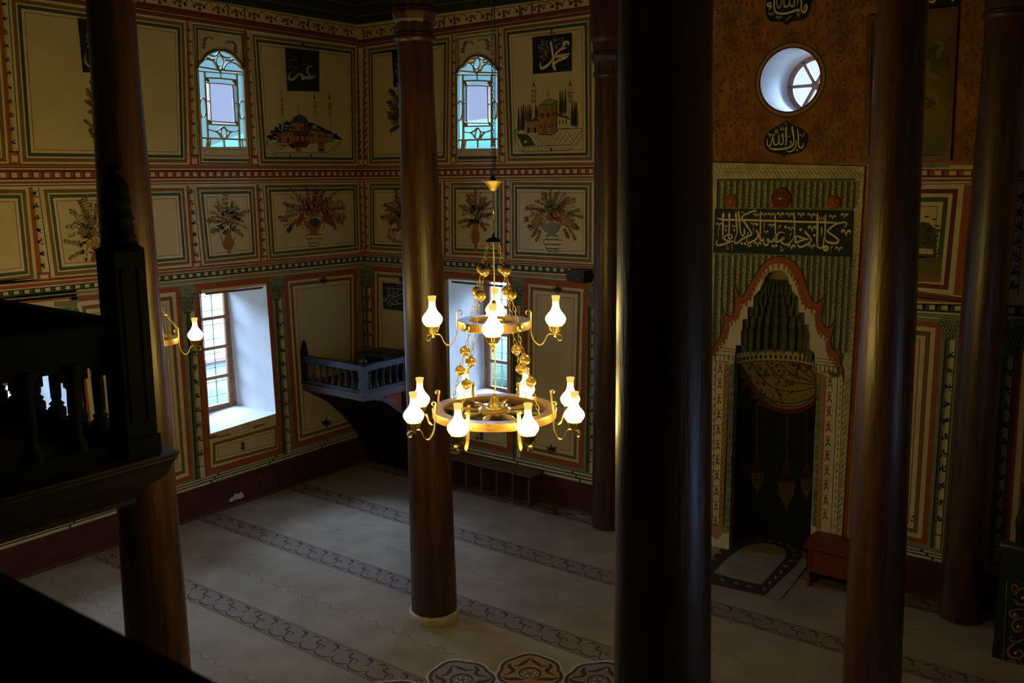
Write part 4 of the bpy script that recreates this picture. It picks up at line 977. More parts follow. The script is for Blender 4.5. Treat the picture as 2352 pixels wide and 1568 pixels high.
for (x0, y0, x1, y1, n, s) in ((170, 200, 135, 1300, 11, 1.0), (960, 300, 925, 1250, 10, 1.15)):
    for k in range(n):
        t = k / (n - 1); x, y = lerp(x0, x1, t), lerp(y0, y1, t)
        q.flower(x, y, 15 * s, red, l=8, n=5); q.leaf(x, y - 8, -PI / 2, 26 * s, 12, red, 8)
        q.leaf(x, y + 14, 1.0, 34 * s, 11, leafm, 8); q.leaf(x, y + 14, 2.1, 34 * s, 11, leafm, 8); q.leaf(x + 12, y - 20, -1.2, 14, 8, leafm, 8); q.leaf(x - 12, y - 20, -1.9, 14, 8, leafm, 8)
for (x0, y0, x1, y1) in ((124, 170, 106, 1300), (1032, 300, 985, 1380), (252, 250, 215, 1340), (880, 300, 848, 1320)):
    for k in range(44):
        t = k / 43; q.leaf(lerp(x0, x1, t), lerp(y0, y1, t), (k % 2) * 1.6 + .8 - PI / 2, 17, 8, leafm, 8)
for k in range(24):
    t = k / 23; q.stroke([(lerp(1062, 1012, t), lerp(330, 1390, t)), (lerp(1095, 1036, t), lerp(300, 1360, t))], 4, leafm, 4, curve=False); q.stroke([(lerp(204, 165, t), lerp(230, 1320, t)), (lerp(232, 196, t), lerp(200, 1290, t))], 4, leafm, 7, curve=False)
face = mp.build('painted_face', mih)
# red strip painted on the wall beside the frame
B.poly([(1986, 382), (1994, 384), (1976, 700), (1944, 1240), (1934, 1240), (1966, 690)], red, 14); B.stroke([(1994, 384), (1978, 700), (1946, 1240)], 1.6, cream2, 15)

# the recess: curved back, stepped hood
nb_ = MB()
ZH = uzm((1690, 801)).y
def arcn(a, b, z, n=24, fl=0): return [Vector((NX - (a * (1 + fl * (k % 2))) * math.cos(PI * k / n), (b * (1 + fl * (k % 2))) * math.sin(PI * k / n), z)) for k in range(n + 1)]
z_sp = 2.36
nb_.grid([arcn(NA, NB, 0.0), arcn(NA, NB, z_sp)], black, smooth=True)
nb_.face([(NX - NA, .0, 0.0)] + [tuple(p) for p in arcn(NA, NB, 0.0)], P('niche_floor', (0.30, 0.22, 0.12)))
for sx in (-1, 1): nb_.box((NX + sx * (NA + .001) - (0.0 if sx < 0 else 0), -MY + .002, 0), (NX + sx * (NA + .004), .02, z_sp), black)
NP = Paint(nb_, 'N')
q = NP.at(1600, 780, 3.135)
cloth = P('curtain_cloth', (0.34, 0.255, 0.105), var=0.2, vscale=20)
cur = [(283, 150), (300, 190), (345, 285), (400, 370), (440, 430), (490, 480), (540, 508), (600, 524), (660, 530), (730, 526), (790, 505), (838, 470), (856, 430), (862, 330), (862, 195), (700, 170), (520, 155), (400, 150)]
q.poly(crv(cur, 2), dkred, 2)
cur2 = [(300, 150), (320, 190), (360, 262), (400, 330), (440, 380), (490, 430), (540, 468), (600, 490), (660, 497), (730, 490), (790, 470), (835, 440), (853, 400), (862, 330), (862, 195), (700, 165), (520, 150), (400, 145)]
q.poly(crv(cur2, 2), cloth, 3)
for a in ([(310, 175), (380, 290), (460, 385), (560, 440), (680, 460), (800, 430), (860, 385)], [(395, 165), (450, 250), (530, 330), (630, 368), (740, 370), (860, 340)], [(495, 160), (560, 235), (640, 285), (740, 312), (860, 322)], [(600, 165), (660, 225), (740, 270), (862, 312)], [(700, 170), (760, 225), (862, 300)], [(800, 185), (862, 290)], [(330, 195), (400, 310), (470, 400), (560, 465), (660, 480), (760, 470), (850, 405)]):
    q.stroke(a, 7, dark, 5)
for i in range(110):
    t = rnd.random(); s = rnd.random(); x = lerp(320, 845, t); y = lerp(170, 200 + 290 * math.sin(PI * min(1, .12 + t * .95)), s)
    if y > 480: continue
    for k in range(5): q.leaf(x, y, k * 1.25 + t * 6, 15, 7, leafm if i % 3 else leafr, 6)
q.poly([(848, 340), (870, 315), (900, 330), (902, 400), (880, 425), (855, 400)], dkred, 7); q.stroke([(858, 340), (882, 370), (870, 415)], 5, red, 8)
for x, y0, y1, s in ((437, 455, 820, 1.0), (648, 520, 845, 1.3), (791, 515, 880, .9)):
    q.stroke([(x, y0), (x, y1)], 5, dkred, 3, curve=False)
    for k in range(int((y1 - y0) / 26)): q.disc(x, y0 + 10 + k * 26, 7, 10, dkred, 4, 8); q.disc(x, y0 + 10 + k * 26, 3.5, 6, black, 5, 8)
    yb = y1 + 140 * s
    for k in range(-2, 3): q.stroke([(x, y1), (x + k * 20 * s, yb)], 4, dkred, 4, curve=False)
    w = 46 * s; q.poly([(x - w, yb), (x + w, yb), (x + w * .85, yb + 70 * s), (x + w * .3, yb + 120 * s), (x, yb + 165 * s), (x - w * .3, yb + 120 * s), (x - w * .85, yb + 70 * s)], P('lamp_glass_paint', (0.10, 0.085, 0.04)), 4)
    for k in range(14): q.leaf(x + rnd.uniform(-.7, .7) * w, yb + rnd.uniform(8, 80) * s, rnd.random() * 6, 16, 8, dkred if k % 2 else dark, 5)
    q.stroke([(x - w - 6, yb), (x + w + 6, yb)], 7, dkred, 6, curve=False)
niche = nb_.build('recess', mih)
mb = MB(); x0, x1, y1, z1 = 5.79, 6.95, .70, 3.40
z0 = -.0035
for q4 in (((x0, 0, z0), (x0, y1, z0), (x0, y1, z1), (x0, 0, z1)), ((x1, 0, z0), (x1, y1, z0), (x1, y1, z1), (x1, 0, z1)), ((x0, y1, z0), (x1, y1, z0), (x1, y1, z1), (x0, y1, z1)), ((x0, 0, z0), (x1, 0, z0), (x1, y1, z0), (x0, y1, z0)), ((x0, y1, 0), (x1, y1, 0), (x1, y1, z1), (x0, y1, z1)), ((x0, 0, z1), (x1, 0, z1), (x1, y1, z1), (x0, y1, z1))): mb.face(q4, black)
mb.build('recess_light_seal', mih)  # unseen black box added around the niche to keep sky light from leaking in
cn = MB()      # cornice ring in the recess
for r0, r1, z0, z1, m in ((.004, .004, 2.205, 2.215, dark), (.008, .008, 2.215, 2.238, cream2), (.012, .012, 2.238, 2.29, cream2), (.016, .02, 2.29, 2.345, cream2), (.022, .022, 2.345, 2.36, dark)):
    cn.grid([arcn(NA - .006 - r0, NB - .006 - r0, z0), arcn(NA - .006 - r1, NB - .006 - r1, z1)], m)
    cn.grid([arcn(NA - .006 - r0, NB - .006 - r0, z0), arcn(NA, NB, z0)], m)
for k in range(26):
    a = PI * (k + .5) / 26; r = NA - .024; r2 = NB - .024
    p = Vector((NX - r * math.cos(a), r2 * math.sin(a), 2.242)); t = Vector((math.sin(a), math.cos(a), 0)).normalized() * .011
    cn.obox(p - t, t * 2, Vector((0, 0, 0.04)), Vector((NX - p.x, -p.y, 0)).normalized() * .004, dark)
cn.build('cornice_ring', mih)
hd = MB()      # stepped hood with hanging prisms
hgreen = P('hood_green', (0.11, 0.125, 0.065), var=0.3, vscale=10)
shell = P('shell_gold', (0.36, 0.29, 0.12))
def uxs(xl, xr, y): a, b = uzm((xl, y)), uzm((xr, y)); return (b.x - a.x) / 2, (a.x + b.x) / 2, (a.y + b.y) / 2
tiers = []
for xl, xr, y0, y1 in ((1700, 1860, 804, 762), (1705, 1859, 762, 733), (1716, 1849, 733, 705), (1730, 1835, 705, 681), (1744, 1822, 681, 655), (1752, 1813, 655, 648)):
    w, c, z0 = uxs(xl, xr, y0); z0 = z_sp if y0 == 804 else z0; tiers.append((w + .012, c, z0, uxs(xl, xr, y1)[2]))
def arct(w, c, z, d, n=22, fl=0.0): return [Vector((c - w * (1 - fl * (k % 2)) * math.cos(PI * k / n), .0 + d * (1 - fl * (k % 2)) * math.sin(PI * k / n), z)) for k in range(n + 1)]
prev = None
for i, (w, c, z0, z1) in enumerate(tiers):
    d = NB * (w / NA) * .96
    if prev is None: prev = (NA, NX, NB)
    hd.grid([arct(prev[0], prev[1], z0, prev[2], fl=0), arct(w, c, z0, d, fl=.10)], hgreen, smooth=False)
    hd.grid([arct(w, c, z0, d, fl=.10), arct(w, c, z1, d, fl=.10)], hgreen, smooth=False)
    for k in range(1, 11):
        a = PI * k / 11; p = Vector((c - w * .86 * math.cos(a), d * .86 * math.sin(a), 0))
        hd.lathe([(.0, z0 - .04), (w * .06, z0 + .01), (w * .085, z0 + .04), (w * .085, z1), (0, z1)], hgreen, 6, p)
    prev = (w, c, d)
w, c, z0, z1 = tiers[-1]; d = prev[2]
rows = []
for j in range(7):
    a = PI / 2 * j / 6; rows.append(arct(w * math.cos(a) + .001, c, z1 + .165 * math.sin(a), d * math.cos(a) + .001, fl=.05))
hd.grid(rows, shell)
hd.build('stepped_hood', mih)
# inscription board and bosses
CAL = []
def board(name, px, off, th, m, label=None, cat=None, parent=None, surf='B'):
    mb = MB(); f = SURF[surf]
    pts = [f(x, y, off) for x, y in px]
    d = Vector((0, -1, 0)) if surf in 'BM' else Vector((1, 0, 0))
    mb.prism([p - d * th for p in pts], d * th, m)
    return mb
ib = board('inscription', [(1642, 480), (1959.7, 484.5), (1956, 590), (1637.8, 579.4)], .022, .02, P('inscription_ground', (0.022, 0.030, 0.024)), surf='M')
q = Paint(ib, 'M', .022).at(1635, 470, 12.54)
Gd = gold
def vm(x, y, s, m=Gd, l=3):      # small curled v mark
    q.stroke([(x - s * .55, y + s * .12, s * .10), (x - s * .62, y - s * .15, s * .22), (x - s * .38, y - s * .32, s * .30), (x - s * .15, y - s * .05, s * .18), (x, y + s * .55, s * .05)], 1, m, l)
    q.stroke([(x, y + s * .55, s * .05), (x + s * .12, y + s * .05, s * .18), (x + s * .36, y - s * .28, s * .30), (x + s * .62, y - s * .12, s * .22), (x + s * .52, y + s * .15, s * .10)], 1, m, l)
def K(pts, m=Gd, l=3): q.stroke(pts, 1, m, l)
def dia(x, y, r, m=Gd): q.poly([(x, y - r), (x + r, y), (x, y + r), (x - r, y)], m, 3)
# long bar across, then uprights, left half
K([(130, 370, 4), (250, 415, 45), (400, 430, 58), (1000, 442, 60), (1700, 462, 60), (2600, 492, 62), (3300, 505, 62), (3585, 520, 40), (3610, 505, 4)])
K([(335, 215, 4), (322, 290, 50), (322, 450, 46), (318, 700, 44), (310, 870, 34), (298, 995, 6)]); K([(340, 230, 6), (355, 300, 20), (366, 358, 3)])
K([(508, 215, 4), (497, 290, 50), (505, 450, 46), (503, 680, 42), (490, 830, 34), (478, 900, 30), (500, 975, 36), (560, 970, 46), (582, 905, 44), (545, 860, 34), (460, 865, 36), (385, 900, 40), (352, 965, 42), (385, 1010, 46), (470, 1040, 46), (560, 1062, 48), (625, 1045, 30)]); K([(515, 240, 6), (530, 300, 20), (542, 358, 3)])
K([(625, 1045, 30), (500, 1075, 50), (330, 1140, 52), (200, 1170, 50), (135, 1140, 40), (130, 1080, 26), (160, 1020, 14), (198, 975, 4)])
K([(700, 195, 4), (688, 280, 52), (702, 400, 50), (712, 560, 44), (730, 740, 40), (705, 880, 28), (665, 980, 26), (655, 1060, 36), (690, 1110, 48), (760, 1080, 50), (860, 1000, 52), (980, 930, 50), (1090, 895, 48), (1145, 850, 42), (1120, 780, 44), (1040, 650, 48), (950, 520, 52), (880, 420, 52), (862, 360, 44), (930, 300, 48), (1080, 225, 50), (1200, 180, 46), (1275, 178, 36), (1262, 230, 6)]); K([(708, 210, 6), (722, 290, 18), (740, 345, 3)])
K([(770, 155, 4), (772, 240, 44), (790, 400, 46), (805, 600, 40), (825, 780, 36), (850, 870, 34), (890, 890, 42), (935, 840, 46), (938, 740, 40), (930, 650, 6)])
K([(1000, 905, 30), (1040, 870, 24), (1050, 810, 26), (1015, 815, 14)]); K([(1015, 930, 14), (1010, 1020, 26), (1030, 1085, 36), (1080, 1100, 46), (1180, 1050, 50), (1280, 985, 48), (1335, 900, 46), (1325, 820, 46), (1285, 740, 44), (1270, 715, 6)])
K([(1403, 165, 4), (1395, 240, 38), (1400, 400, 42), (1398, 700, 42), (1385, 900, 46), (1400, 1010, 54), (1450, 1030, 52), (1485, 990, 36), (1492, 930, 6)])
K([(1485, 1000, 30), (1500, 1110, 40), (1560, 1170, 56), (1620, 1120, 48), (1640, 1030, 40), (1620, 985, 34), (1585, 1010, 30), (1590, 1060, 24)]); K([(1600, 1000, 30), (1690, 1060, 50), (1750, 1055, 50), (1800, 960, 30), (1815, 900, 6)])
K([(1818, 225, 4), (1812, 300, 40), (1825, 450, 44), (1828, 700, 36), (1838, 850, 28), (1850, 1000, 12)]); K([(1800, 960, 24), (1815, 1040, 48), (1880, 1070, 58), (1960, 1040, 56), (2050, 990, 44), (2110, 960, 20)]); K([(2110, 830, 6), (2050, 795, 26), (1950, 800, 38), (1885, 860, 40), (1860, 950, 44), (1880, 1020, 44)]); K([(2090, 900, 5), (2040, 950, 24), (2000, 1010, 30), (2020, 1090, 46), (2100, 1140, 54), (2200, 1130, 50), (2300, 1040, 36), (2345, 950, 20), (2380, 880, 36), (2385, 700, 38), (2375, 400, 44), (2365, 270, 40), (2372, 190, 4)])
# right half
K([(2380, 880, 30), (2400, 1040, 50), (2420, 1090, 56), (2500, 1060, 54), (2640, 1010, 50), (2750, 990, 46), (2765, 965, 10)]); K([(2760, 990, 30), (2640, 965, 50), (2520, 925, 50), (2430, 900, 40), (2420, 960, 30), (2425, 1040, 40)])
K([(2680, 720, 4), (2700, 790, 52), (2790, 900, 50), (2860, 1010, 44), (2820, 1080, 44), (2700, 1160, 50), (2560, 1220, 54), (2490, 1190, 40), (2475, 1120, 20)])
K([(3050, 210, 4), (3040, 300, 50), (3040, 500, 54), (3040, 800, 52), (3030, 1050, 46), (3040, 1180, 48), (3090, 1240, 52), (3170, 1235, 48), (3215, 1150, 40), (3225, 1000, 30), (3255, 900, 30), (3265, 600, 44), (3270, 350, 44), (3290, 260, 6)])
q.disc(3282, 1255, 88, 92, Gd, 3, 20); q.poly([(3258, 1240), (3285, 1232), (3305, 1262), (3275, 1275)], dkgreen, 4)
K([(3255, 930, 20), (3290, 1040, 40), (3390, 1090, 60), (3520, 1110, 62), (3620, 1085, 56), (3640, 1010, 50), (3560, 930, 52), (3440, 850, 50), (3340, 780, 46), (3350, 730, 44), (3450, 640, 52), (3580, 555, 56), (3740, 515, 52), (3860, 510, 44), (3880, 560, 34), (3840, 630, 20), (3800, 685, 5)])
K([(3165, 620, 4), (3160, 700, 44), (3172, 800, 30), (3165, 910, 6)])
for x, y, s in ((205, 570, 120), (408, 625, 85), (640, 625, 85), (1275, 300, 115), (1510, 285, 120), (1700, 285, 120), (1975, 285, 150), (2235, 290, 145), (2570, 290, 140), (2870, 310, 165), (3480, 355, 140), (3820, 305, 145), (3865, 800, 200), (2890, 680, 180), (2275, 690, 130), (1190, 555, 100), (1720, 600, 120), (1560, 790, 100), (1075, 1190, 95), (1320, 1130, 150), (2290, 1210, 165), (2870, 1200, 150), (3660, 1270, 150)): vm(x, y, s)
for x, y, r in ((860, 1115, 44), (955, 1118, 44), (1295, 570, 50), (1762, 1185, 46), (1852, 1185, 46), (2120, 640, 48), (2555, 715, 48)): dia(x, y, r)
q.disc(2955, 878, 34, 38, Gd, 3, 10)
for x in (405, 643): q.disc(x, 730, 26, 40, Gd, 3, 10); q.disc(x, 735, 9, 18, dkgreen, 4, 8)
K([(235, 660, 30), (185, 720, 16), (178, 850, 14), (192, 940, 5)]); K([(1205, 640, 20), (1195, 740, 16), (1210, 855, 5)]); K([(1500, 500, 16), (1505, 600, 22), (1495, 712, 4)])
K([(440, 1150, 16), (430, 1180, 20), (445, 1200, 10)]); K([(430, 1215, 16), (430, 1275, 22), (470, 1270, 18), (515, 1195, 5)]); K([(600, 1130, 34), (575, 1190, 16), (585, 1280, 14), (572, 1340, 5)])
K([(1990, 1180, 20), (1985, 1225, 24), (2020, 1240, 10)]); K([(2000, 1240, 16), (1985, 1300, 26), (2030, 1320, 26), (2090, 1235, 5)]); K([(1960, 590, 20), (1920, 660, 20), (1875, 685, 5)]); K([(1960, 590, 20), (1985, 600, 24), (1950, 650, 20), (1915, 630, 12)])
K([(2285, 820, 40), (2250, 880, 16), (2232, 1010, 5)]); K([(3480, 1190, 40), (3430, 1250, 18), (3430, 1380, 6)])
for x0, y0, s in ((890, 170, 1), (3160, 300, 1.7)):
    for k in range(3): K([(x0 - 38 * s + k * 36 * s, y0 + 10 * s, 4), (x0 - 38 * s + k * 36 * s, y0 + 60 * s, 18 * s), (x0 - 22 * s + k * 30 * s, y0 + 78 * s, 12)])
ib.build('inscription_board', mih)['label'] = 'black board with gilded Arabic calligraphy'
def boss(x, y, r, m, z=.03, flower=False):
    mb = MB(); c = M0(x, y, 0)
    mb.lathe([(r, .0), (r, z * .6), (r * .8, z), (0, z * 1.05)], m, 24, c, axis=(0, -1, 0))
    if flower:
        for k in range(6):
            a = PI / 3 * k; cc = c + Vector((math.cos(a) * r * .42, -z * 1.06, math.sin(a) * r * .42))
            mb.tube([cc + Vector((math.cos(t) * r * .42, 0, math.sin(t) * r * .42)) for t in [2 * PI * j / 14 for j in range(14)]], r * .05, red, 4, closed=True)
        mb.tube([c + Vector((math.cos(t) * r * .9, -z, math.sin(t) * r * .9)) for t in [2 * PI * j / 20 for j in range(20)]], r * .06, red, 4, closed=True)
    mb.lathe([(r * .12, z), (r * .12, z * 1.4), (0, z * 1.5)], cream2, 8, c, axis=(0, -1, 0))
    return mb.build('boss', mih)
boss(1680, 462, .070, red)['label'] = 'plain red round boss'; boss(1915, 465, .072, red)['label'] = 'plain red round boss'
boss(1795, 455.7, .112, dkred, flower=True)['label'] = 'dark red boss with interlaced rings'

# ================================================================== CALLIGRAPHY BOARDS
def cal(px, surf, th=.012, m=black):
    mb = board('x', px, th + .014, th, m, surf=surf); return mb, Paint(mb, surf, th + .014)
# الله / name board, back wall
mb, p = cal([(1222.5, 86.5), (1312, 77), (1312, 162.5), (1224, 170)], 'B'); q = p.at(1215, 70, 14.933)
K([(760, 345, 4), (750, 440, 70), (785, 620, 80), (815, 800, 76), (835, 1000, 74), (830, 1150, 72), (860, 1260, 100), (900, 1340, 80), (915, 1385, 20)])
K([(1255, 390, 90), (1190, 440, 80), (1190, 530, 80), (1270, 535, 90), (1340, 480, 90), (1350, 410, 70), (1260, 375, 70)]); K([(1345, 480, 60), (1250, 570, 90), (1100, 640, 80), (980, 740, 74), (900, 840, 60), (890, 950, 30)])
K([(885, 900, 60), (1000, 890, 100), (1200, 850, 110), (1340, 820, 70), (1395, 785, 8)]); K([(1340, 860, 80), (1200, 950, 90), (1050, 1010, 80), (930, 1080, 70), (870, 1160, 40)])
K([(785, 930, 4), (770, 1020, 40), (700, 1130, 74), (570, 1240, 90), (450, 1300, 90), (395, 1250, 56), (390, 1150, 40), (412, 1060, 6)]); q.disc(935, 595, 38, 32, pale, 3, 10)
for s in ([(880, 250, 30), (895, 300, 20), (850, 330, 26), (825, 320, 5)], [(835, 415, 20), (940, 345, 22), (1035, 290, 22)], [(870, 545, 26), (970, 490, 22), (1080, 430, 20)], [(1155, 240, 18), (1150, 310, 22), (1075, 365, 6)], [(430, 290, 14), (435, 400, 18), (430, 480, 26), (540, 475, 14)], [(460, 405, 22), (560, 360, 12)], [(575, 400, 22), (670, 345, 12)], [(370, 480, 14), (330, 560, 24), (350, 610, 26), (440, 540, 14), (560, 500, 10)], [(400, 600, 14), (395, 660, 22), (500, 610, 14), (590, 600, 20)], [(595, 420, 12), (610, 520, 24), (640, 580, 26), (690, 560, 10)], [(600, 700, 22), (690, 635, 12)], [(375, 750, 22), (460, 690, 12)], [(520, 650, 14), (530, 850, 22)], [(575, 660, 14), (590, 800, 24), (600, 890, 24), (650, 870, 10)], [(630, 770, 20), (710, 725, 10)], [(375, 930, 24), (460, 920, 24), (500, 860, 18)], [(440, 860, 16), (470, 910, 20)], [(375, 860, 14), (385, 930, 20)], [(460, 970, 20), (520, 1000, 26), (575, 930, 16), (545, 905, 12)], [(610, 460, 12), (690, 440, 10)]): K(s, pale)
o = tag(mb.build('calligraphy_board'), 'black square board with gold Arabic calligraphy above the painted mosque with cypress trees', 'wall panel', 'black calligraphy boards on the upper walls')
# board on the left wall
mb, p = cal([(656, 110), (733, 118), (733.5, 210), (661.5, 209)], 'A'); q = p.at(650, 100, 13.634)
K([(960, 745, 5), (880, 715, 46), (800, 730, 50), (760, 800, 48), (780, 920, 52), (860, 1010, 60), (960, 1030, 60), (1040, 985, 8)], pale); K([(1030, 1020, 30), (900, 1060, 90), (760, 1070, 92), (660, 1075, 88), (640, 1130, 60), (600, 1100, 56), (610, 1020, 90), (560, 960, 76), (480, 970, 66), (390, 1060, 76), (290, 1130, 90), (220, 1120, 80), (185, 1050, 50), (200, 960, 28), (262, 850, 5)], pale)
for s in ([(150, 470, 24), (210, 520, 20), (450, 525, 18)], [(380, 480, 20), (440, 465, 16)], [(300, 540, 10), (300, 740, 18)], [(170, 700, 12), (180, 760, 18), (250, 750, 18), (250, 690, 10)], [(215, 690, 10), (215, 750, 14)], [(340, 740, 18), (400, 740, 20), (380, 790, 16), (300, 830, 18), (260, 830, 10)], [(470, 710, 10), (465, 770, 24), (400, 810, 14)], [(510, 745, 22), (620, 680, 18), (735, 635, 18)], [(775, 600, 20), (770, 670, 18), (700, 705, 12)], [(330, 890, 20), (400, 850, 10)], [(395, 640, 16), (465, 620, 10)], [(345, 415, 20), (410, 395, 10)], [(190, 330, 14), (165, 400, 10)], [(170, 560, 12), (150, 640, 10)], [(640, 570, 26), (635, 600, 8)], [(650, 780, 20), (640, 815, 6)]): K(s, P('faint_letter', (0.16, 0.16, 0.13)))
q.disc(210, 605, 16, 14, pale, 3, 8); q.disc(275, 410, 14, 14, pale, 3, 8); q.disc(318, 470, 14, 12, pale, 3, 8)
tag(mb.build('calligraphy_board'), 'black board with pale Arabic calligraphy above the painted domed mosque on the left wall', 'wall panel', 'black calligraphy boards on the upper walls')
mb, p = cal([(180, 43), (276, 57), (284, 168), (192, 166)], 'A'); q = p.at(0, 0, 3.92)
K([(775, 480, 3), (765, 530, 12), (780, 575, 16), (820, 600, 18), (900, 590, 18), (980, 540, 16), (1030, 470, 12)], pale); K([(900, 250, 3), (905, 400, 16), (930, 520, 16), (990, 560, 14)], pale); K([(1000, 230, 3), (1010, 400, 16), (1060, 500, 16)], pale)
for s in ([(790, 290, 5), (785, 315, 6), (775, 335, 4)], [(775, 350, 4), (790, 345, 6), (805, 350, 4)], [(770, 385, 4), (785, 370, 6), (800, 375, 5)], [(785, 430, 4), (792, 405, 5), (800, 435, 6), (812, 415, 4)]): K(s, pale)
tag(mb.build('calligraphy_board'), 'black calligraphy board half hidden behind the leftmost wooden column', 'wall panel', 'black calligraphy boards on the upper walls')
mb, p = cal([(900, 118), (978, 107), (980, 197), (904, 200)], 'B'); q = p.at(400, 0, 3.92)
K([(2012, 735, 6), (2010, 760, 8), (2025, 790, 14), (2080, 780, 16), (2150, 700, 12)], pale); K([(2120, 520, 3), (2130, 620, 14), (2150, 720, 12)], pale)
for s in ([(1990, 545, 4), (2005, 535, 6), (2015, 530, 4)], [(1995, 560, 4), (2000, 590, 6), (2015, 585, 4)], [(2005, 600, 4), (2000, 640, 6), (2015, 660, 5)], [(1985, 650, 4), (2000, 630, 6)], [(2008, 660, 4), (2000, 700, 5)]): K(s, pale)
tag(mb.build('calligraphy_board'), 'black calligraphy board half hidden behind the column with the pale stone foot', 'wall panel', 'black calligraphy boards on the upper walls')
mb, p = cal([(878, 649), (955, 655), (957, 718), (880.5, 709)], 'B', m=P('board_slate', (0.02, 0.03, 0.032))); q = p.at(870, 640, 20.9)
for s in ([(210, 415, 5), (330, 445, 34), (500, 460, 40), (800, 470, 42), (1100, 490, 42), (1700, 520, 30)], [(440, 320, 8), (436, 480, 30), (430, 700, 34), (420, 880, 30), (405, 1050, 26), (430, 1160, 40), (480, 1160, 36), (530, 1020, 26), (545, 900, 26), (560, 1100, 34), (620, 1200, 46), (800, 1230, 50), (1000, 1190, 44), (1110, 1170, 30), (1500, 1190, 20)], [(535, 350, 8), (540, 480, 30), (545, 700, 34), (545, 780, 20)], [(680, 390, 8), (690, 600, 34), (700, 820, 34), (700, 1000, 24)], [(320, 760, 6), (270, 880, 26), (245, 1000, 36), (265, 1070, 44), (340, 1010, 50), (420, 900, 54), (500, 800, 50), (570, 780, 46), (640, 830, 50), (780, 860, 56), (950, 810, 54), (1110, 730, 40), (1400, 620, 30)], [(1070, 570, 20), (960, 560, 34), (890, 620, 40), (890, 720, 44), (960, 790, 40)], [(650, 1180, 30), (720, 1060, 36), (790, 1030, 36), (825, 1080, 30), (820, 1180, 30)], [(1110, 930, 50), (1040, 940, 26), (960, 965, 30), (880, 1010, 40), (880, 1100, 44), (940, 1170, 40)], [(620, 880, 10), (650, 960, 30), (600, 920, 10)], [(1300, 300, 20), (1310, 800, 30), (1350, 1150, 20)]): K(s, pale)
for x, y in ((910, 350), (1015, 360), (775, 680), (475, 1260), (565, 1300)): q.disc(x, y, 34, 40, pale, 3, 10)
tag(mb.build('calligraphy_board'), 'small slate-black calligraphy board low on the back wall above the corner balcony', 'wall panel')
# the two lobed medallions above and below the round window
def medal(shape, ox, oy, sc, lab):
    mb = MB(); pts = [PB(ox + x / sc, oy + y / sc, .016) for x, y in crv(shape, 4)]
    mb.prism([p + Vector((0, .012, 0)) for p in pts], Vector((0, -.012, 0)), black)
    mb2 = mb; return mb2, Paint(mb2, 'B', .016).at(ox, oy, sc)
mb, q = medal([(1005, 180), (860, 270), (620, 390), (420, 520), (290, 680), (225, 850), (230, 1000), (290, 1130), (420, 1240), (600, 1300), (780, 1330), (870, 1370), (922, 1440), (980, 1370), (1100, 1330), (1330, 1290), (1500, 1230), (1640, 1080), (1710, 900), (1715, 780), (1680, 640), (1580, 530), (1420, 430), (1200, 340), (1070, 260), (1005, 180)], 1740, 265, 14.93, '')
for s in ([(350, 780, 5), (335, 880, 26), (340, 1000, 40), (395, 1060, 46), (450, 1000, 40), (490, 850, 36), (540, 690, 34), (600, 610, 14), (640, 590, 20)], [(530, 700, 30), (545, 850, 40), (575, 980, 56), (640, 1010, 50), (700, 960, 40), (730, 900, 40), (730, 750, 40), (725, 610, 8)], [(730, 900, 30), (780, 990, 40), (840, 990, 46), (885, 900, 36), (870, 780, 40), (840, 680, 44), (855, 600, 6), (890, 680, 22), (920, 745, 4)], [(990, 370, 10), (980, 450, 56), (975, 600, 56), (985, 800, 50), (975, 960, 40), (940, 1075, 5)], [(1200, 345, 10), (1190, 430, 60), (1215, 600, 54), (1245, 780, 44), (1245, 900, 36), (1200, 1020, 56), (1080, 1095, 62), (900, 1140, 66), (700, 1160, 64), (500, 1150, 60), (390, 1110, 6)], [(1375, 430, 5), (1370, 520, 40), (1400, 700, 44), (1400, 900, 46), (1410, 1040, 46), (1470, 1110, 56), (1540, 1080, 46), (1565, 980, 30), (1560, 920, 5)], [(1320, 850, 24), (1325, 950, 40), (1300, 1080, 40), (1220, 1190, 44), (1110, 1240, 46), (1020, 1230, 26), (960, 1180, 4)], [(645, 500, 24), (605, 530, 24), (650, 590, 26), (690, 540, 26), (650, 490, 20), (625, 450, 6)], [(775, 350, 5), (780, 480, 24), (840, 480, 28), (900, 480, 24), (895, 330, 5)], [(838, 350, 5), (845, 480, 20)], [(1030, 680, 10), (1050, 740, 16), (1080, 720, 16), (1110, 730, 14), (1110, 640, 5)], [(1180, 890, 24), (1120, 880, 24), (1120, 930, 24), (1165, 940, 24), (1090, 1035, 6)], [(1455, 720, 10), (1465, 640, 20), (1545, 740, 10), (1590, 620, 30), (1600, 590, 30)], [(380, 660, 46), (385, 620, 40), (420, 690, 16), (430, 770, 4)], [(490, 640, 46), (450, 680, 20), (430, 770, 4)]): K(s)
dia(1345, 1180, 38); q.poly([(960, 245), (1015, 262), (995, 345), (940, 320)], pale, 3)
tag(mb.build('calligraphy_medallion'), 'black pointed oval medallion with gold Arabic calligraphy below the round window', 'medallion')
mb, q = medal([(290, -60), (245, 120), (235, 400), (270, 620), (340, 780), (430, 865), (560, 895), (860, 900), (980, 930), (1060, 990), (1120, 1060), (1180, 990), (1290, 900), (1500, 860), (1700, 835), (1850, 780), (1980, 640), (2080, 400), (2120, 150), (2150, -60), (2000, -420), (1500, -700), (1180, -900), (850, -700), (450, -450), (290, -60)], 1745, 0, 18.09, '')
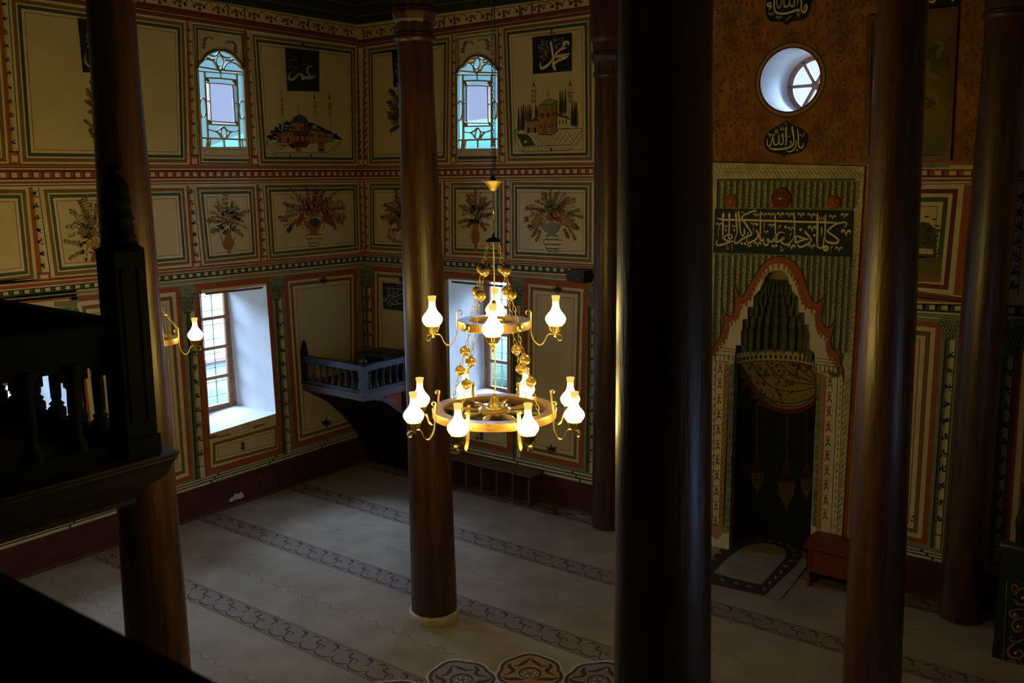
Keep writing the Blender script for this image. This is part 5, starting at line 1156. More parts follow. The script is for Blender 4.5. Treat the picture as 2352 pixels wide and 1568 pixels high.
for s in ([(600, -300, 6), (600, 100, 66), (595, 300, 66), (640, 460, 80), (760, 550, 90), (950, 570, 90), (1200, 530, 90), (1450, 440, 90), (1600, 400, 80), (1640, 430, 60), (1590, 510, 40), (1530, 690, 5)], [(705, -200, 30), (710, 150, 36), (760, 300, 44), (800, 340, 50), (860, 250, 40), (900, 100, 40), (940, -100, 40)], [(1010, -200, 40), (1005, 150, 50), (1050, 270, 90), (1130, 270, 80), (1210, 200, 60), (1240, 80, 50), (1245, -200, 50)], [(1240, 150, 40), (1320, 260, 80), (1400, 240, 76), (1440, 120, 60), (1430, -200, 60)], [(1590, -200, 50), (1580, 80, 44), (1540, 290, 5)], [(1730, -300, 60), (1730, 200, 56), (1730, 400, 60), (1800, 500, 90), (1890, 470, 90), (1960, 330, 70), (1930, 200, 80), (1860, 290, 50), (1840, 400, 40)], [(480, 120, 80), (340, 150, 80), (330, 240, 80), (440, 250, 90), (500, 200, 50)], [(500, 200, 50), (440, 330, 60), (340, 440, 5)], [(1690, 560, 40), (1610, 640, 30), (1605, 790, 5)], [(1380, 640, 8), (1200, 740, 34), (1080, 870, 5)]): K(s)
vm(480, 590, 170, pale); vm(785, 740, 170, pale)
tag(mb.build('calligraphy_medallion'), 'black lobed medallion with gold Arabic calligraphy at the top edge, above the round window', 'medallion')

tag(wa.build('wall_left'), kind='structure')
tag(wb.build('wall_back'), kind='structure')
# ================================================================== ROOM SHELL
RX, RY = 12.74, -13.0
m_ = MB(); m_.face([(-1.0, 1, -.004), (RX + 1, 1, -.004), (RX + 1, RY - 1, -.004), (-1, RY - 1, -.004)], P('screed', (0.2, 0.17, 0.13))); tag(m_.build('floor'), kind='structure')
m_ = MB(); m_.face([(0, 0, WZ), (0, RY, WZ), (RX, RY, WZ), (RX, 0, WZ)], ceilm)
for i in range(43): m_.box((i * .3, RY, WZ - .018), (i * .3 + .05, 0, WZ), covem)
tag(m_.build('ceiling'), kind='structure')
def cove(name, fn):
    mb = MB()
    for (o0, z0, o1, z1, m) in ((.0, 6.44, .07, 6.53, covem), (.0, 6.53, .085, 6.545, ochln), (.0, 6.545, .20, 6.65, covem), (.0, 6.65, .215, 6.665, ochln), (0, 6.665, .36, 6.78, covem), (0, 6.78, .37, 6.79, ochln), (0, 6.79, .55, 6.9, ceilm)):
        a, b = fn(o0, o1, z0, z1); mb.box(a, b, m)
    tag(mb.build(name), kind='structure')
cove('trim_1', lambda o0, o1, z0, z1: ((0, RY, z0), (o1, 0, z1)))
cove('trim_2', lambda o0, o1, z0, z1: ((0, -o1, z0), (RX, 0, z1)))
cove('trim_3', lambda o0, o1, z0, z1: ((RX - o1, RY, z0), (RX, 0, z1)))
# the unseen right and front walls
OP_RW = [[(-y, z) for y, z in ()] for _ in ()]
def side_wall(name, x, wins, nrm):
    mb = MB(); outer = [(0, 0), (13.0, 0), (13.0, WZ), (0, WZ)]
    loops = [outer] + [[(u0, z1), (u1, z1), (u1, z0), (u0, z0)] for u0, u1, z0, z1 in wins]
    flat = [p for lp in loops for p in lp]
    tri = tessellate_polygon([[Vector((p[0], p[1], 0)) for p in lp] for lp in loops])
    mb.v.extend([(x, -p[0], p[1]) for p in flat]); k = mb.mi(cream)
    for t in tri: mb.f.append(t); mb.m.append(k); mb.smooth.append(False)
    for lp in loops[1:]:
        for i in range(4):
            a, b = lp[i], lp[(i + 1) % 4]
            mb.face([(x, -a[0], a[1]), (x, -b[0], b[1]), (x + nrm, -b[0], b[1]), (x + nrm, -a[0], a[1])], plaster)
    for z0, z1, m in ((0, .42, maroon), (.42, .5, grgreen), (3.1, 3.2, dkgreen), (4.3, 4.45, dkred), (6.25, 6.35, dkred)):
        mb.face([(x - nrm * .001, 0, z0), (x - nrm * .001, -13, z0), (x - nrm * .001, -13, z1), (x - nrm * .001, 0, z1)], m) if m in (maroon,) else [mb.face([(x - nrm * .001, -a, z0), (x - nrm * .001, -b, z0), (x - nrm * .001, -b, z1), (x - nrm * .001, -a, z1)], m) for a, b in ((0, 13),) if z0 > 3 or z1 < .6]
    tag(mb.build(name), kind='structure')
RWIN = [(4.8, 5.4, 1.5, 2.6)]
side_wall('wall_right', RX, RWIN, .9)
m_ = MB(); m_.face([(0, RY, 0), (RX, RY, 0), (RX, RY, WZ), (0, RY, WZ)], cream); tag(m_.build('wall_front'), kind='structure')
# baseboards
def bboard(name, s, segs, zf):
    mb = MB()
    for u0, u1 in segs:
        n = max(1, int((u1 - u0) / .5))
        for i in range(n):
            a, b = lerp(u0, u1, i / n), lerp(u0, u1, (i + 1) / n)
            za, zb = zf(a), zf(b)
            o = .018
            q = [from_uz(s, a, 0, 0), from_uz(s, b, 0, 0)]
            mb.face([from_uz(s, a, .0, o), from_uz(s, b, .0, o), from_uz(s, b, zb, o), from_uz(s, a, za, o)], maroon)
            mb.face([from_uz(s, a, za, o), from_uz(s, b, zb, o), from_uz(s, b, zb, 0), from_uz(s, a, za, 0)], maroon)
            mb.face([from_uz(s, a, .0, o + .012), from_uz(s, b, .0, o + .012), from_uz(s, b, .045, o + .012), from_uz(s, a, .045, o + .012)], P('foot_moulding', (0.10, 0.045, 0.02)))
            mb.face([from_uz(s, a, .045, o + .012), from_uz(s, b, .045, o + .012), from_uz(s, b, .045, o), from_uz(s, a, .045, o)], P('foot_moulding', (0.10, 0.045, 0.02)))
    return mb
bd = Band(MB(), 'A', (476, 1093), (813, 990), (0, 1263), (821, 1002.5))
mb = bboard('baseboard_left', 'A', [(0, WA_END)], lambda u: bd.z(bd.b, u) - .004)
pa = Paint(mb, 'A', .0195)
pa.poly([(525, 1151), (530, 1143), (537, 1139), (540, 1133), (548, 1134), (553, 1129), (559, 1133), (560, 1141), (552, 1145), (540, 1147), (533, 1152)], cream2, 1)
for x, y in ((597, 1093.5), (590, 1112), (594, 1100)): pa.disc(x, y, 1.4, 1.2, pale, 1, 6)
tag(mb.build('baseboard_left'), kind='structure')
bd2 = Band(MB(), 'B', (1178, 1049), (2078, 1251), (846, 999), (2162, 1291))
mb = bboard('baseboard_back', 'B', [(0, 5.57), (7.17, WB_END)], lambda u: bd2.z(bd2.b, u) - .004)
tag(mb.build('baseboard_back'), kind='structure')

# ================================================================== CARPET
def carpet_mat():
    m = mat('carpet_pile', (0.31, 0.25, 0.175), rough=0.95, spec=0.1, var=0.16, vscale=2.6)
    nt = m.node_tree; N = nt.nodes; L = nt.links; b = N['Principled BSDF']
    tc = N.new('ShaderNodeTexCoord'); n1 = N.new('ShaderNodeTexNoise'); n1.inputs['Scale'].default_value = 120; n1.inputs['Detail'].default_value = 2
    L.new(tc.outputs['Object'], n1.inputs['Vector'])
    n2 = N.new('ShaderNodeTexVoronoi'); n2.inputs['Scale'].default_value = 26; L.new(tc.outputs['Object'], n2.inputs['Vector'])
    src = b.inputs['Base Color'].links[0].from_socket
    cr = N.new('ShaderNodeValToRGB'); e = cr.color_ramp.elements; e[0].position = .05; e[0].color = (.55, .53, .5, 1); e[1].position = .16; e[1].color = (1, 1, 1, 1)
    L.new(n2.outputs['Distance'], cr.inputs['Fac'])
    mx = N.new('ShaderNodeMix'); mx.data_type = 'RGBA'; mx.blend_type = 'MULTIPLY'; mx.inputs[0].default_value = .7
    L.new(src, mx.inputs[6]); L.new(cr.outputs['Color'], mx.inputs[7]); L.new(mx.outputs[2], b.inputs['Base Color'])
    bp = N.new('ShaderNodeBump'); bp.inputs['Strength'].default_value = .6; bp.inputs['Distance'].default_value = .012
    L.new(n1.outputs['Fac'], bp.inputs['Height']); L.new(bp.outputs['Normal'], b.inputs['Normal'])
    return m
car = carpet_mat()
cb_ = P('carpet_band', (0.22, 0.165, 0.12), vscale=60, var=.15); cdk = P('carpet_scroll', (0.055, 0.038, 0.03)); cln = P('carpet_line', (0.14, 0.10, 0.075)); clt = P('carpet_light', (0.42, 0.38, 0.30)); ctan = P('carpet_tan', (0.33, 0.20, 0.10))
for mm in (cb_, cdk, cln, clt, ctan): mm.node_tree.nodes['Principled BSDF'].inputs['Roughness'].default_value = .95
mb = MB(); CZ = .0
mb.box((0.022, RY, -.003), (RX, -.055, CZ), car)
class FP:      # strokes in floor metres
    def __init__(s, mb): s.mb = mb
    def stroke(s, pts, w, m, l=2, n=4, curve=True):
        if len(pts[0]) == 2: pts = [(p[0], p[1], w) for p in pts]
        pts = crv(pts, n) if curve else pts; nn = len(s.mb.v); k = s.mb.mi(m)
        for i, p in enumerate(pts):
            a = pts[max(i - 1, 0)]; b = pts[min(i + 1, len(pts) - 1)]; dx, dy = b[0] - a[0], b[1] - a[1]; d = math.hypot(dx, dy) or 1; h = max(p[2], .0005) * (.68 if m is cdk else .5)
            s.mb.v += [(p[0] - dy / d * h, p[1] + dx / d * h, CZ + l * .0004), (p[0] + dy / d * h, p[1] - dx / d * h, CZ + l * .0004)]
        for i in range(len(pts) - 1): s.mb.f.append((nn + 2 * i, nn + 2 * i + 1, nn + 2 * i + 3, nn + 2 * i + 2)); s.mb.m.append(k); s.mb.smooth.append(False)
    def poly(s, pts, m, l=1): s.mb.face([(p[0], p[1], CZ + l * .0004) for p in pts], m)
    def disc(s, x, y, r, m, l=3, n=10): s.poly([(x + r * math.cos(2 * PI * k / n), y + r * math.sin(2 * PI * k / n)) for k in range(n)], m, l)
fp = FP(mb)
for yc in (.07, -1.52, -2.98, -4.44, -5.90, -7.36, -8.82):
    if yc > 0: yc = -.16
    y0, y1 = yc + .16, yc - .16
    if y0 > -.06: y0 = -.06
    fp.poly([(.04, y0), (RX, y0), (RX, y1), (.04, y1)], cb_, 1)
    for y, w in ((y0 - .012, .010), (y0 - .034, .006), (y1 + .012, .014), (y1 + .040, .006)): fp.stroke([(.04, y), (RX, y)], w, cln, 2, curve=False)
    if yc < -6: continue
    x = .05
    while x < 10.4:
        X = lambda pts, f=1: [(x + a * .44, yc + b * .13 * f, c * .001) for a, b, c in pts]
        fp.stroke(X([(.02, -.15, 3), (.05, -.60, 9), (.18, -.88, 13), (.36, -.86, 13), (.47, -.55, 8)]), 1, cdk, 3)
        fp.stroke(X([(.50, -.35, 4), (.54, -.70, 10), (.68, -.90, 14), (.88, -.84, 13), (1.0, -.50, 7)]), 1, cdk, 3)
        fp.stroke(X([(.50, -.30, 10), (.44, .0, 12), (.50, .25, 10), (.60, .12, 8), (.55, -.15, 6)]), 1, cdk, 3)
        fp.stroke(X([(.22, .80, 3), (.30, .62, 16), (.26, .38, 10), (.36, .20, 18), (.46, .30, 6)]), 1, cdk, 3)
        fp.stroke(X([(.62, .84, 5), (.74, .86, 20), (.84, .66, 18), (.82, .40, 8)]), 1, cdk, 3); fp.stroke(X([(.80, .35, 5), (.88, .2, 12), (.82, .02, 5)]), 1, cdk, 3)
        fp.stroke(X([(.02, .55, 4), (.10, .85, 16), (.20, .90, 5)]), 1, cdk, 3)
        fp.stroke(X([(.05, -.2, 4), (.25, -.5, 5), (.42, -.2, 4)]), 1, ctan, 2); fp.stroke(X([(.58, -.3, 4), (.75, -.55, 5), (.92, -.25, 4)]), 1, ctan, 2)
        x += .44
for yc in (-.78, -2.28, -3.80, -5.20):
    x = .1
    while x < 10.4:
        w = 5 if yc > -3 else 7
        fp.stroke([(x, yc + .05, .002), (x + .05, yc, .001 * w), (x + .11, yc - .035, .001 * w), (x + .17, yc, .001 * w), (x + .20, yc + .05, .002)], 1, cln, 2)
        fp.stroke([(x + .04, yc - .02, .002), (x + .10, yc + .035, .004), (x + .16, yc - .02, .002)], 1, clt, 2)
        fp.stroke([(x + .17, yc, .004), (x + .20, yc - .06, .002)], 1, cln, 2)
        x += .22
# the big rosette under the main chandelier
RCx, RCy = 6.56, -4.94
def petal_ring(rb, n, amp, m, l, ph=0):
    pts = []
    for k in range(n * 10):
        a = 2 * PI * k / (n * 10) + ph; u = (n * (a - ph) / (2 * PI)) % 1
        r = rb * (1 + amp * math.sin(PI * u) ** .7); pts.append((RCx + r * math.cos(a), RCy + r * math.sin(a)))
    fp.poly(pts, m, l)
NL = 16
for j in range(NL):
    a = math.radians(125.3) + 2 * PI * j / NL; cx, cy = RCx + 1.56 * math.cos(a), RCy + 1.56 * math.sin(a); r0 = .275
    def lobe(s_, m, l):
        pts = []
        for k in range(48):
            t = 2 * PI * k / 48; rr = r0 * s_ * (1 + .09 * abs(math.cos(3.5 * t)) + .16 * max(0, math.cos(t)) ** 3 - .05 * abs(math.sin(t))); pts.append((cx + rr * math.cos(t + a), cy + rr * math.sin(t + a)))
        fp.poly(pts, m, l)
    e_ = j % 2 * .3
    lobe(1.12, clt, 4 + e_); lobe(1.04, cdk, 5 + e_); lobe(.93, ctan if j % 2 == 0 else cb_, 6 + e_); 
    fp.disc(cx + .01 * math.cos(a), cy + .01 * math.sin(a), .105, cdk, 7, 14); fp.disc(cx, cy, .085, ctan if j % 2 == 0 else cb_, 8, 14)
    for k in range(5): fp.disc(cx + .045 * math.cos(k * 1.256 + a), cy + .045 * math.sin(k * 1.256 + a), .026, cdk, 9, 8); fp.disc(cx + .045 * math.cos(k * 1.256 + a), cy + .045 * math.sin(k * 1.256 + a), .017, clt, 10, 8)
    fp.disc(cx, cy, .014, cdk, 11, 8)
    for sd in (-1, 1):
        L_ = lambda r, t: (cx + r * math.cos(a + sd * t), cy + r * math.sin(a + sd * t))
        fp.stroke([(*L_(.27, .0), .004), (*L_(.20, .25), .03), (*L_(.17, .6), .02), (*L_(.20, .85), .012)], 1, cdk, 8)
        fp.stroke([(*L_(.26, .75), .004), (*L_(.22, 1.0), .028), (*L_(.16, 1.2), .03), (*L_(.18, 1.55), .02), (*L_(.24, 1.7), .006)], 1, cdk, 8)
        fp.stroke([(*L_(.26, 1.75), .004), (*L_(.22, 2.0), .03), (*L_(.15, 2.2), .035), (*L_(.12, 2.7), .01)], 1, cdk, 8)
petal_ring(1.18, 16, .09, cdk, 9); petal_ring(1.14, 16, .09, cb_, 10); petal_ring(.8, 16, .1, cdk, 11); petal_ring(.77, 16, .1, ctan, 12); petal_ring(.4, 8, .2, cdk, 13); petal_ring(.36, 8, .2, clt, 14)
tag(mb.build('carpet'), 'beige wall-to-wall carpet with brown scroll bands across the hall floor', 'carpet')
# arched prayer mat in front of the mihrab
mb = MB(); MZ = .012
def pm(pts): return [hit(1600 + x / 3.843, 1160 + y / 3.843, 2, MZ) for x, y in pts]
def clampn(ps):
    out = []
    for p in ps:
        p = p.copy()
        if p.y > 0:
            a, b = NA - .02, NB - .02
            dx = (p.x - NX) / a; dx = max(-.97, min(.97, dx)); ymax = b * math.sqrt(max(0, 1 - dx * dx)) - .01
            p.x = NX + dx * a; p.y = min(p.y, ymax)
        out.append(p)
    return out
out_ = [(110, 365), (230, 270), (290, 238), (430, 222), (620, 219), (800, 243), (920, 285), (1000, 350), (1003, 520), (736, 835), (430, 768), (40, 675), (-60, 560), (-20, 450)]
top = clampn(pm(out_))
mb.prism([p - Vector((0, 0, .010)) for p in top], Vector((0, 0, .010)), P('mat_edge', (0.25, 0.20, 0.15)))
def mpoly(pts, m, l): mb.face([(p.x, p.y, MZ + l * .0006) for p in pm(pts)], m)
matdk = P('mat_border', (0.045, 0.030, 0.024)); matlt = P('mat_field', (0.27, 0.22, 0.155), var=.2, vscale=6)
A_out = [(40, 560), (115, 480), (230, 370), (310, 305), (450, 282), (560, 282), (700, 295), (850, 340), (925, 395), (932, 450), (880, 530), (600, 798), (330, 740), (0, 665)]
A_in = [(148, 596), (260, 480), (400, 372), (500, 338), (600, 335), (690, 348), (775, 385), (797, 425), (785, 460), (572, 702), (340, 650)]
mpoly(A_out, matdk, 1); mpoly(A_in, matlt, 2)
q = MB(); 
lp = [(95, 520), (150, 470), (200, 420), (255, 372), (315, 335), (390, 315), (470, 302), (560, 305), (650, 318), (740, 330), (815, 362), (860, 400), (868, 440), (840, 490), (790, 540), (745, 590), (700, 640), (650, 690), (600, 745), (470, 715), (360, 690), (230, 660), (120, 640)]
rm = random.Random(4)
for i, (x, y) in enumerate(lp):
    a = rm.random() * 2; s = 38
    pts = [(x + math.cos(a) * s * u - math.sin(a) * s * v, y + .6 * (math.sin(a) * s * u + math.cos(a) * s * v)) for u, v in ((-1, .1), (-.4, .35), (.3, .3), (1, -.1), (.4, .08), (-.3, .05))]
    mpoly(pts, clt, 3)
    pts = [(x + math.cos(a) * s * u - math.sin(a) * s * v, y + .6 * (math.sin(a) * s * u + math.cos(a) * s * v)) for u, v in ((-.8, -.3), (-.2, -.15), (.5, -.3), (-.1, -.35))]
    mpoly(pts, clt, 3)
for i in range(70):
    t = i / 70; x, y = lerp(230, 690, t) + rm.uniform(-12, 12), lerp(520, 600, t) + rm.uniform(-22, 22)
    mpoly([(x, y), (x + 9, y + 4), (x + 2, y + 8)], cln, 3)
tag(mb.build('prayer_mat'), 'arch-ended prayer mat with dark leafy border in front of the mihrab', 'rug')

# ================================================================== WINDOWS
gril = mat('dark_green_iron', (0.03, 0.10, 0.09), rough=.5, var=0)
win_n = [0]
portals = []
def portal(c, sx, sy, rot):
    ld = bpy.data.lights.new('window_portal', 'AREA'); ld.shape = 'RECTANGLE'; ld.size = sx; ld.size_y = sy; ld.energy = 1
    ld.cycles.is_portal = True
    o = bpy.data.objects.new('window_portal', ld); o.location = c; o.rotation_euler = rot; COL.objects.link(o)
def window_case(s, u0, u1, z0, z1, dep, nm=None):
    win_n[0] += 1
    ctr = from_uz(s, (u0 + u1) / 2, z0, -dep)
    root = empty('window_%d' % win_n[0], ctr, kind='structure')
    def bx(mb, a, b, za, zb, d0, d1, m):
        p, q_ = from_uz(s, a, za, -d0), from_uz(s, b, zb, -d1)
        mb.box((min(p.x, q_.x), min(p.y, q_.y), min(p.z, q_.z)), (max(p.x, q_.x), max(p.y, q_.y), max(p.z, q_.z)), m)
    fr = MB(); w = .055
    for a, b, c, d in ((u0, u0 + w, z0, z1), (u1 - w, u1, z0, z1), (u0, u1, z0, z0 + w), (u0, u1, z1 - w, z1)): bx(fr, a, b, c, d, dep, dep + .08, framew)
    fr.build('window_frame', root)
    um = (u0 + u1) / 2
    for (a, b) in ((u0 + w, um), (um, u1 - w)):
        sm = MB(); sw = .05
        bx(sm, a, a + sw, z0 + w, z1 - w, dep + .01, dep + .06, framew); bx(sm, b - sw, b, z0 + w, z1 - w, dep + .01, dep + .06, framew)
        H = (z1 - z0 - 2 * w)
        for k in range(5): bx(sm, a, b, z0 + w + (H - .045) * k / 4, z0 + w + (H - .045) * k / 4 + .045, dep + .012, dep + .058, framew)
        sh = sm.build('sash', root)
        gm = MB(); bx(gm, a + .03, b - .03, z0 + w, z1 - w, dep + .032, dep + .036, g_clear); gm.build('pane', sh)
        hm = MB()
        for zz in (z0 + .3, z1 - .5): bx(hm, (u0 + w * .6) if a < um - .1 else u1 - w * .9, (u0 + w * .9) if a < um - .1 else u1 - w * .6, zz, zz + .09, dep - .008, dep + .012, brass)
        hm.build('hinge', sh)
    gm = MB()
    for k in range(1, 5): bx(gm, lerp(u0, u1, k / 5) - .0045, lerp(u0, u1, k / 5) + .0045, z0, z1, dep + .14, dep + .152, gril)
    for k in range(1, 9): bx(gm, u0, u1, lerp(z0, z1, k / 9) - .0045, lerp(z0, z1, k / 9) + .0045, dep + .14, dep + .152, gril)
    gm.build('grille', root)
    return root
for s, op in (('A', OP_A1), ('A', OP_A2), ('B', OP_B1)):
    u0, u1 = min(p.x for p in op), max(p.x for p in op); z0, z1 = min(p.y for p in op), max(p.y for p in op)
    window_case(s, u0, u1, z0 + .0, z1, .86)
    if s == 'A': portal((-1.05, -(u0 + u1) / 2, (z0 + z1) / 2), z1 - z0, u1 - u0, (0, -PI / 2, 0))
    else: portal(((u0 + u1) / 2, 1.05, (z0 + z1) / 2), u1 - u0, z1 - z0, (-PI / 2, 0, 0))
for u0, u1, z0, z1 in RWIN: portal((RX + .95, -(u0 + u1) / 2, (z0 + z1) / 2), z1 - z0, u1 - u0, (0, PI / 2, 0))
# round window
root = empty('window_4', (RC.x, .78, RC.y), kind='structure')
fm = MB(); c = Vector((RC.x, .78, RC.y)); spk = mat('round_window_wood', (0.28, 0.15, 0.11), rough=.6, var=.2, vscale=10)
fm.lathe([(RR_ + .0, 0), (RR_ - .035, 0), (RR_ - .045, .03), (RR_ - .045, .07), (RR_, .07)], spk, 40, c, axis=(0, 1, 0))
fm.build('window_frame', root)
sm = MB()
for k in range(6):
    a = PI * k / 3 + .02; d = Vector((math.cos(a), 0, math.sin(a))); n_ = Vector((-math.sin(a), 0, math.cos(a)))
    sm.obox(c + d * .03 - n_ * .016, d * (RR_ - .05), n_ * .032, Vector((0, .04, 0)), spk)
sm.lathe([(.0, -.01), (.045, -.01), (.045, .05), (0, .05)], spk, 16, c, axis=(0, 1, 0))
sm.build('spokes', root)
gm = MB(); gm.lathe([(.0, .05), (RR_ - .01, .05), (RR_ - .01, .054), (0, .054)], g_clear, 40, c, axis=(0, 1, 0)); gm.build('pane', root)
portal((RC.x, .95, RC.y), .62, .62, (-PI / 2, 0, 0))
# stained upper windows
def stained(n, s, op, org, sc, T):
    root = empty('window_%d' % n, from_uz(s, sum(p.x for p in op) / len(op), min(p.y for p in op), -.03), kind='structure')
    gm = MB(); f = SURF[s]
    pts = [from_uz(s, p.x, p.y, -.045) for p in op]
    Tm = T
    cen = [uz(s, f(*Tm(x, y))) for x, y in ((300, 728), (558, 748), (572, 1118), (312, 1108))]
    for dd in (-.045, -.048): fill(gm, s, [Vector((p.x, p.y)) for p in op], [cen], g_blue, dd / EPS)
    gm.build('pane', root)
    gm = MB()
    q = [(318, 745), (535, 765), (555, 1090), (335, 1080)]
    pts = [f(*Tm(x, y), -.038) for x, y in ((300, 728), (558, 748), (572, 1118), (312, 1108))]
    gm.prism(pts, (Vector((-.003, 0, 0)) if s == 'A' else Vector((0, .003, 0))), g_lav); gm.build('center_pane', root)
    gm = MB(); tg = mat('tracery_gilt', (0.62, 0.44, 0.18), rough=.5, var=.2, vscale=30)
    p = Paint(gm, s)
    def bar(pts, w, curve=True):
        p.bar([Tm(x, y) for x, y in pts], w / 3.92, tg, -.022, .022, n=4, curve=curve)
    bar([(218, 600), (400, 628), (622, 648)], 13, False); bar([(225, 640), (400, 655), (630, 672)], 9, False)
    bar([(280, 700), (420, 705), (570, 722)], 14, False)
    bar([(420, 640), (422, 705)], 8, False)
    for a, b in (((275, 640), (312, 1330)), ((565, 665), (595, 1330))): bar([a, b], 15, False)
    bar([(318, 745), (335, 1085)], 9, False); bar([(530, 765), (552, 1092)], 9, False)
    bar([(290, 745), (420, 752), (565, 768)], 9, False); bar([(312, 1088), (580, 1108)], 9, False); bar([(305, 1118), (590, 1132)], 12, False)
    bar([(298, 910), (325, 912)], 8, False); bar([(545, 930), (572, 932)], 8, False)
    for cx, cy, rx, ry in ((262, 968, 28, 88), (612, 988, 26, 82), (413, 550, 33, 48), (450, 1195, 26, 46)):
        bar([(cx + rx * math.cos(2 * PI * k / 14), cy + ry * math.sin(2 * PI * k / 14)) for k in range(15)], 9)
    bar([(225, 590), (265, 545), (320, 535), (365, 560), (388, 615)], 11); bar([(450, 625), (475, 575), (520, 560), (570, 580), (610, 620)], 11)
    bar([(325, 490), (350, 505), (385, 500), (405, 470), (430, 500), (470, 520), (510, 515)], 14); bar([(300, 520), (340, 540), (370, 530)], 18); bar([(470, 540), (500, 545), (540, 540)], 16)
    bar([(395, 600), (412, 640), (440, 605)], 16)
    bar([(310, 1165), (370, 1180), (410, 1165), (450, 1140), (480, 1175), (530, 1185), (585, 1170)], 10); bar([(375, 1180), (405, 1200), (425, 1235)], 13); bar([(520, 1185), (495, 1205), (478, 1240)], 13)
    bar([(250, 1240), (320, 1245), (590, 1255), (640, 1255)], 15, False)
    for x in (300, 330, 450, 590, 615): bar([(x, 1250), (x - 8 if x < 400 else x + 6, 1325)], 12, False)
    for x, y in ((300, 720), (550, 742), (322, 1100), (568, 1110)): p.bar([Tm(x - 14, y - 14), Tm(x + 14, y + 14)], 26 / 3.92, brass, -.020, .02, curve=False)
    bar([(640, 600), (658, 1320)], 9, False); bar([(216, 600), (254, 1320)], 9, False)
    e = [((x) * 3.92, (y) * 3.92) for x, y in T.arc]
    p.bar([(x, y) for x, y in T.arc[:11]], 3.2, tg, -.004, .03, n=3)
    gm.build('tracery', root)
class TT:
    def __init__(s, f, arc): s.f = f; s.arc = arc
    def __call__(s, x, y): return s.f(x, y)
stained(5, 'A', OP_A4, 0, 0, TT(lambda x, y: (400 + x / 3.92, y / 3.92), arcA))
def tB(x, y):      # the same pattern laid into the other arched opening
    xl = lerp(218, 254, (y - 600) / 720); xr = lerp(628, 656, (y - 600) / 720); t = (x - xl) / (xr - xl)
    yt = lerp(150, 337, (y - 595) / 725); yy = y / 3.92 - lerp(0, 3.0, t) * 1.8 + 4
    yb = 128 + (y / 3.92 - 120 - 7 * t) * (340.5 - 128) / (337 - 120) 
    return (lerp(1050.5, 1143, t), yb + 1.5)
stained(6, 'B', OP_B2, 0, 0, TT(tB, arcB))
portal((-.12, -2.35, 5.25), 1.1, .62, (0, -PI / 2, 0)); portal((2.15, .12, 5.25), .7, 1.1, (-PI / 2, 0, 0))

# outside: pale ground, a boundary wall with a tiled top, clipped shrubs, far hills
gm = MB(); gm.face([(-120, -80, -1.2), (90, -80, -1.2), (90, 140, -1.2), (-120, 140, -1.2)], mat('yard_ground', (0.085, 0.105, 0.085), rough=.9, var=.25, vscale=.8)); tag(gm.build('yard_ground'), 'pale yard ground outside the windows', 'ground', kind='structure')
gm = MB(); yw = mat('yard_wall_render', (0.13, 0.14, 0.15), rough=.9, var=.15, vscale=1.5); tl = mat('yard_wall_tile', (0.16, 0.06, 0.04), rough=.8, var=.3, vscale=4)
gm.box((-7.5, -20, -1.2), (-7.2, 30, 0.3), yw); gm.box((-7.6, -20, 0.3), (-7.1, 30, .38), tl); gm.box((-7, 9, -1.2), (30, 9.3, .3), yw); gm.box((-7, 8.9, .3), (30, 9.4, .38), tl)
tag(gm.build('yard_wall'), 'pale yard wall with a red tile coping seen through the lower windows', 'wall')
hm = MB(); rh = random.Random(2); hill = mat('far_hill', (0.012, 0.028, 0.018), rough=1, var=.4, vscale=.2)
rows = []
for j in range(5):
    row = []
    for k in range(49):
        a = PI * .15 + PI * 1.0 * k / 48; r = 60 + j * 10; h = (-1.2, 3, 6.5, 8.5, 6)[j] * (1 + .25 * math.sin(k * .7) + .15 * math.sin(k * 1.9 + 1))
        row.append((6 + r * math.cos(a), -2 + r * math.sin(a), h if j else -1.2))
    rows.append(row)
hm.grid(rows, hill); tag(hm.build('hillside'), 'wooded green hillside far beyond the windows', 'hill')
bush = mat('shrub_leaves', (0.03, 0.055, 0.03), rough=.9, var=.5, vscale=8)
for i, (x, y, r) in enumerate(((-5.8, 1.5, .9), (-5.6, 4.6, .9), (-1.5, 8.0, .9), (-4.0, 7.6, 1.1))):
    bm = MB(); rows = []
    for j in range(9):
        th = PI * j / 8; rows.append([(x + r * math.sin(th) * math.cos(2 * PI * k / 16) * (1 + .15 * rh.random()), y + r * math.sin(th) * math.sin(2 * PI * k / 16) * (1 + .15 * rh.random()), -1.2 + r * .8 + r * .8 * math.cos(th) * (1 + .1 * rh.random())) for k in range(16)])
    bm.grid(rows, bush, closed=True)
    tag(bm.build('shrub'), ('round shrub by the yard wall outside the left window', 'larger round shrub further along the yard wall', 'round shrub before the far yard wall', 'round shrub in the corner of the yard')[i], 'shrub', 'shrubs in the yard')
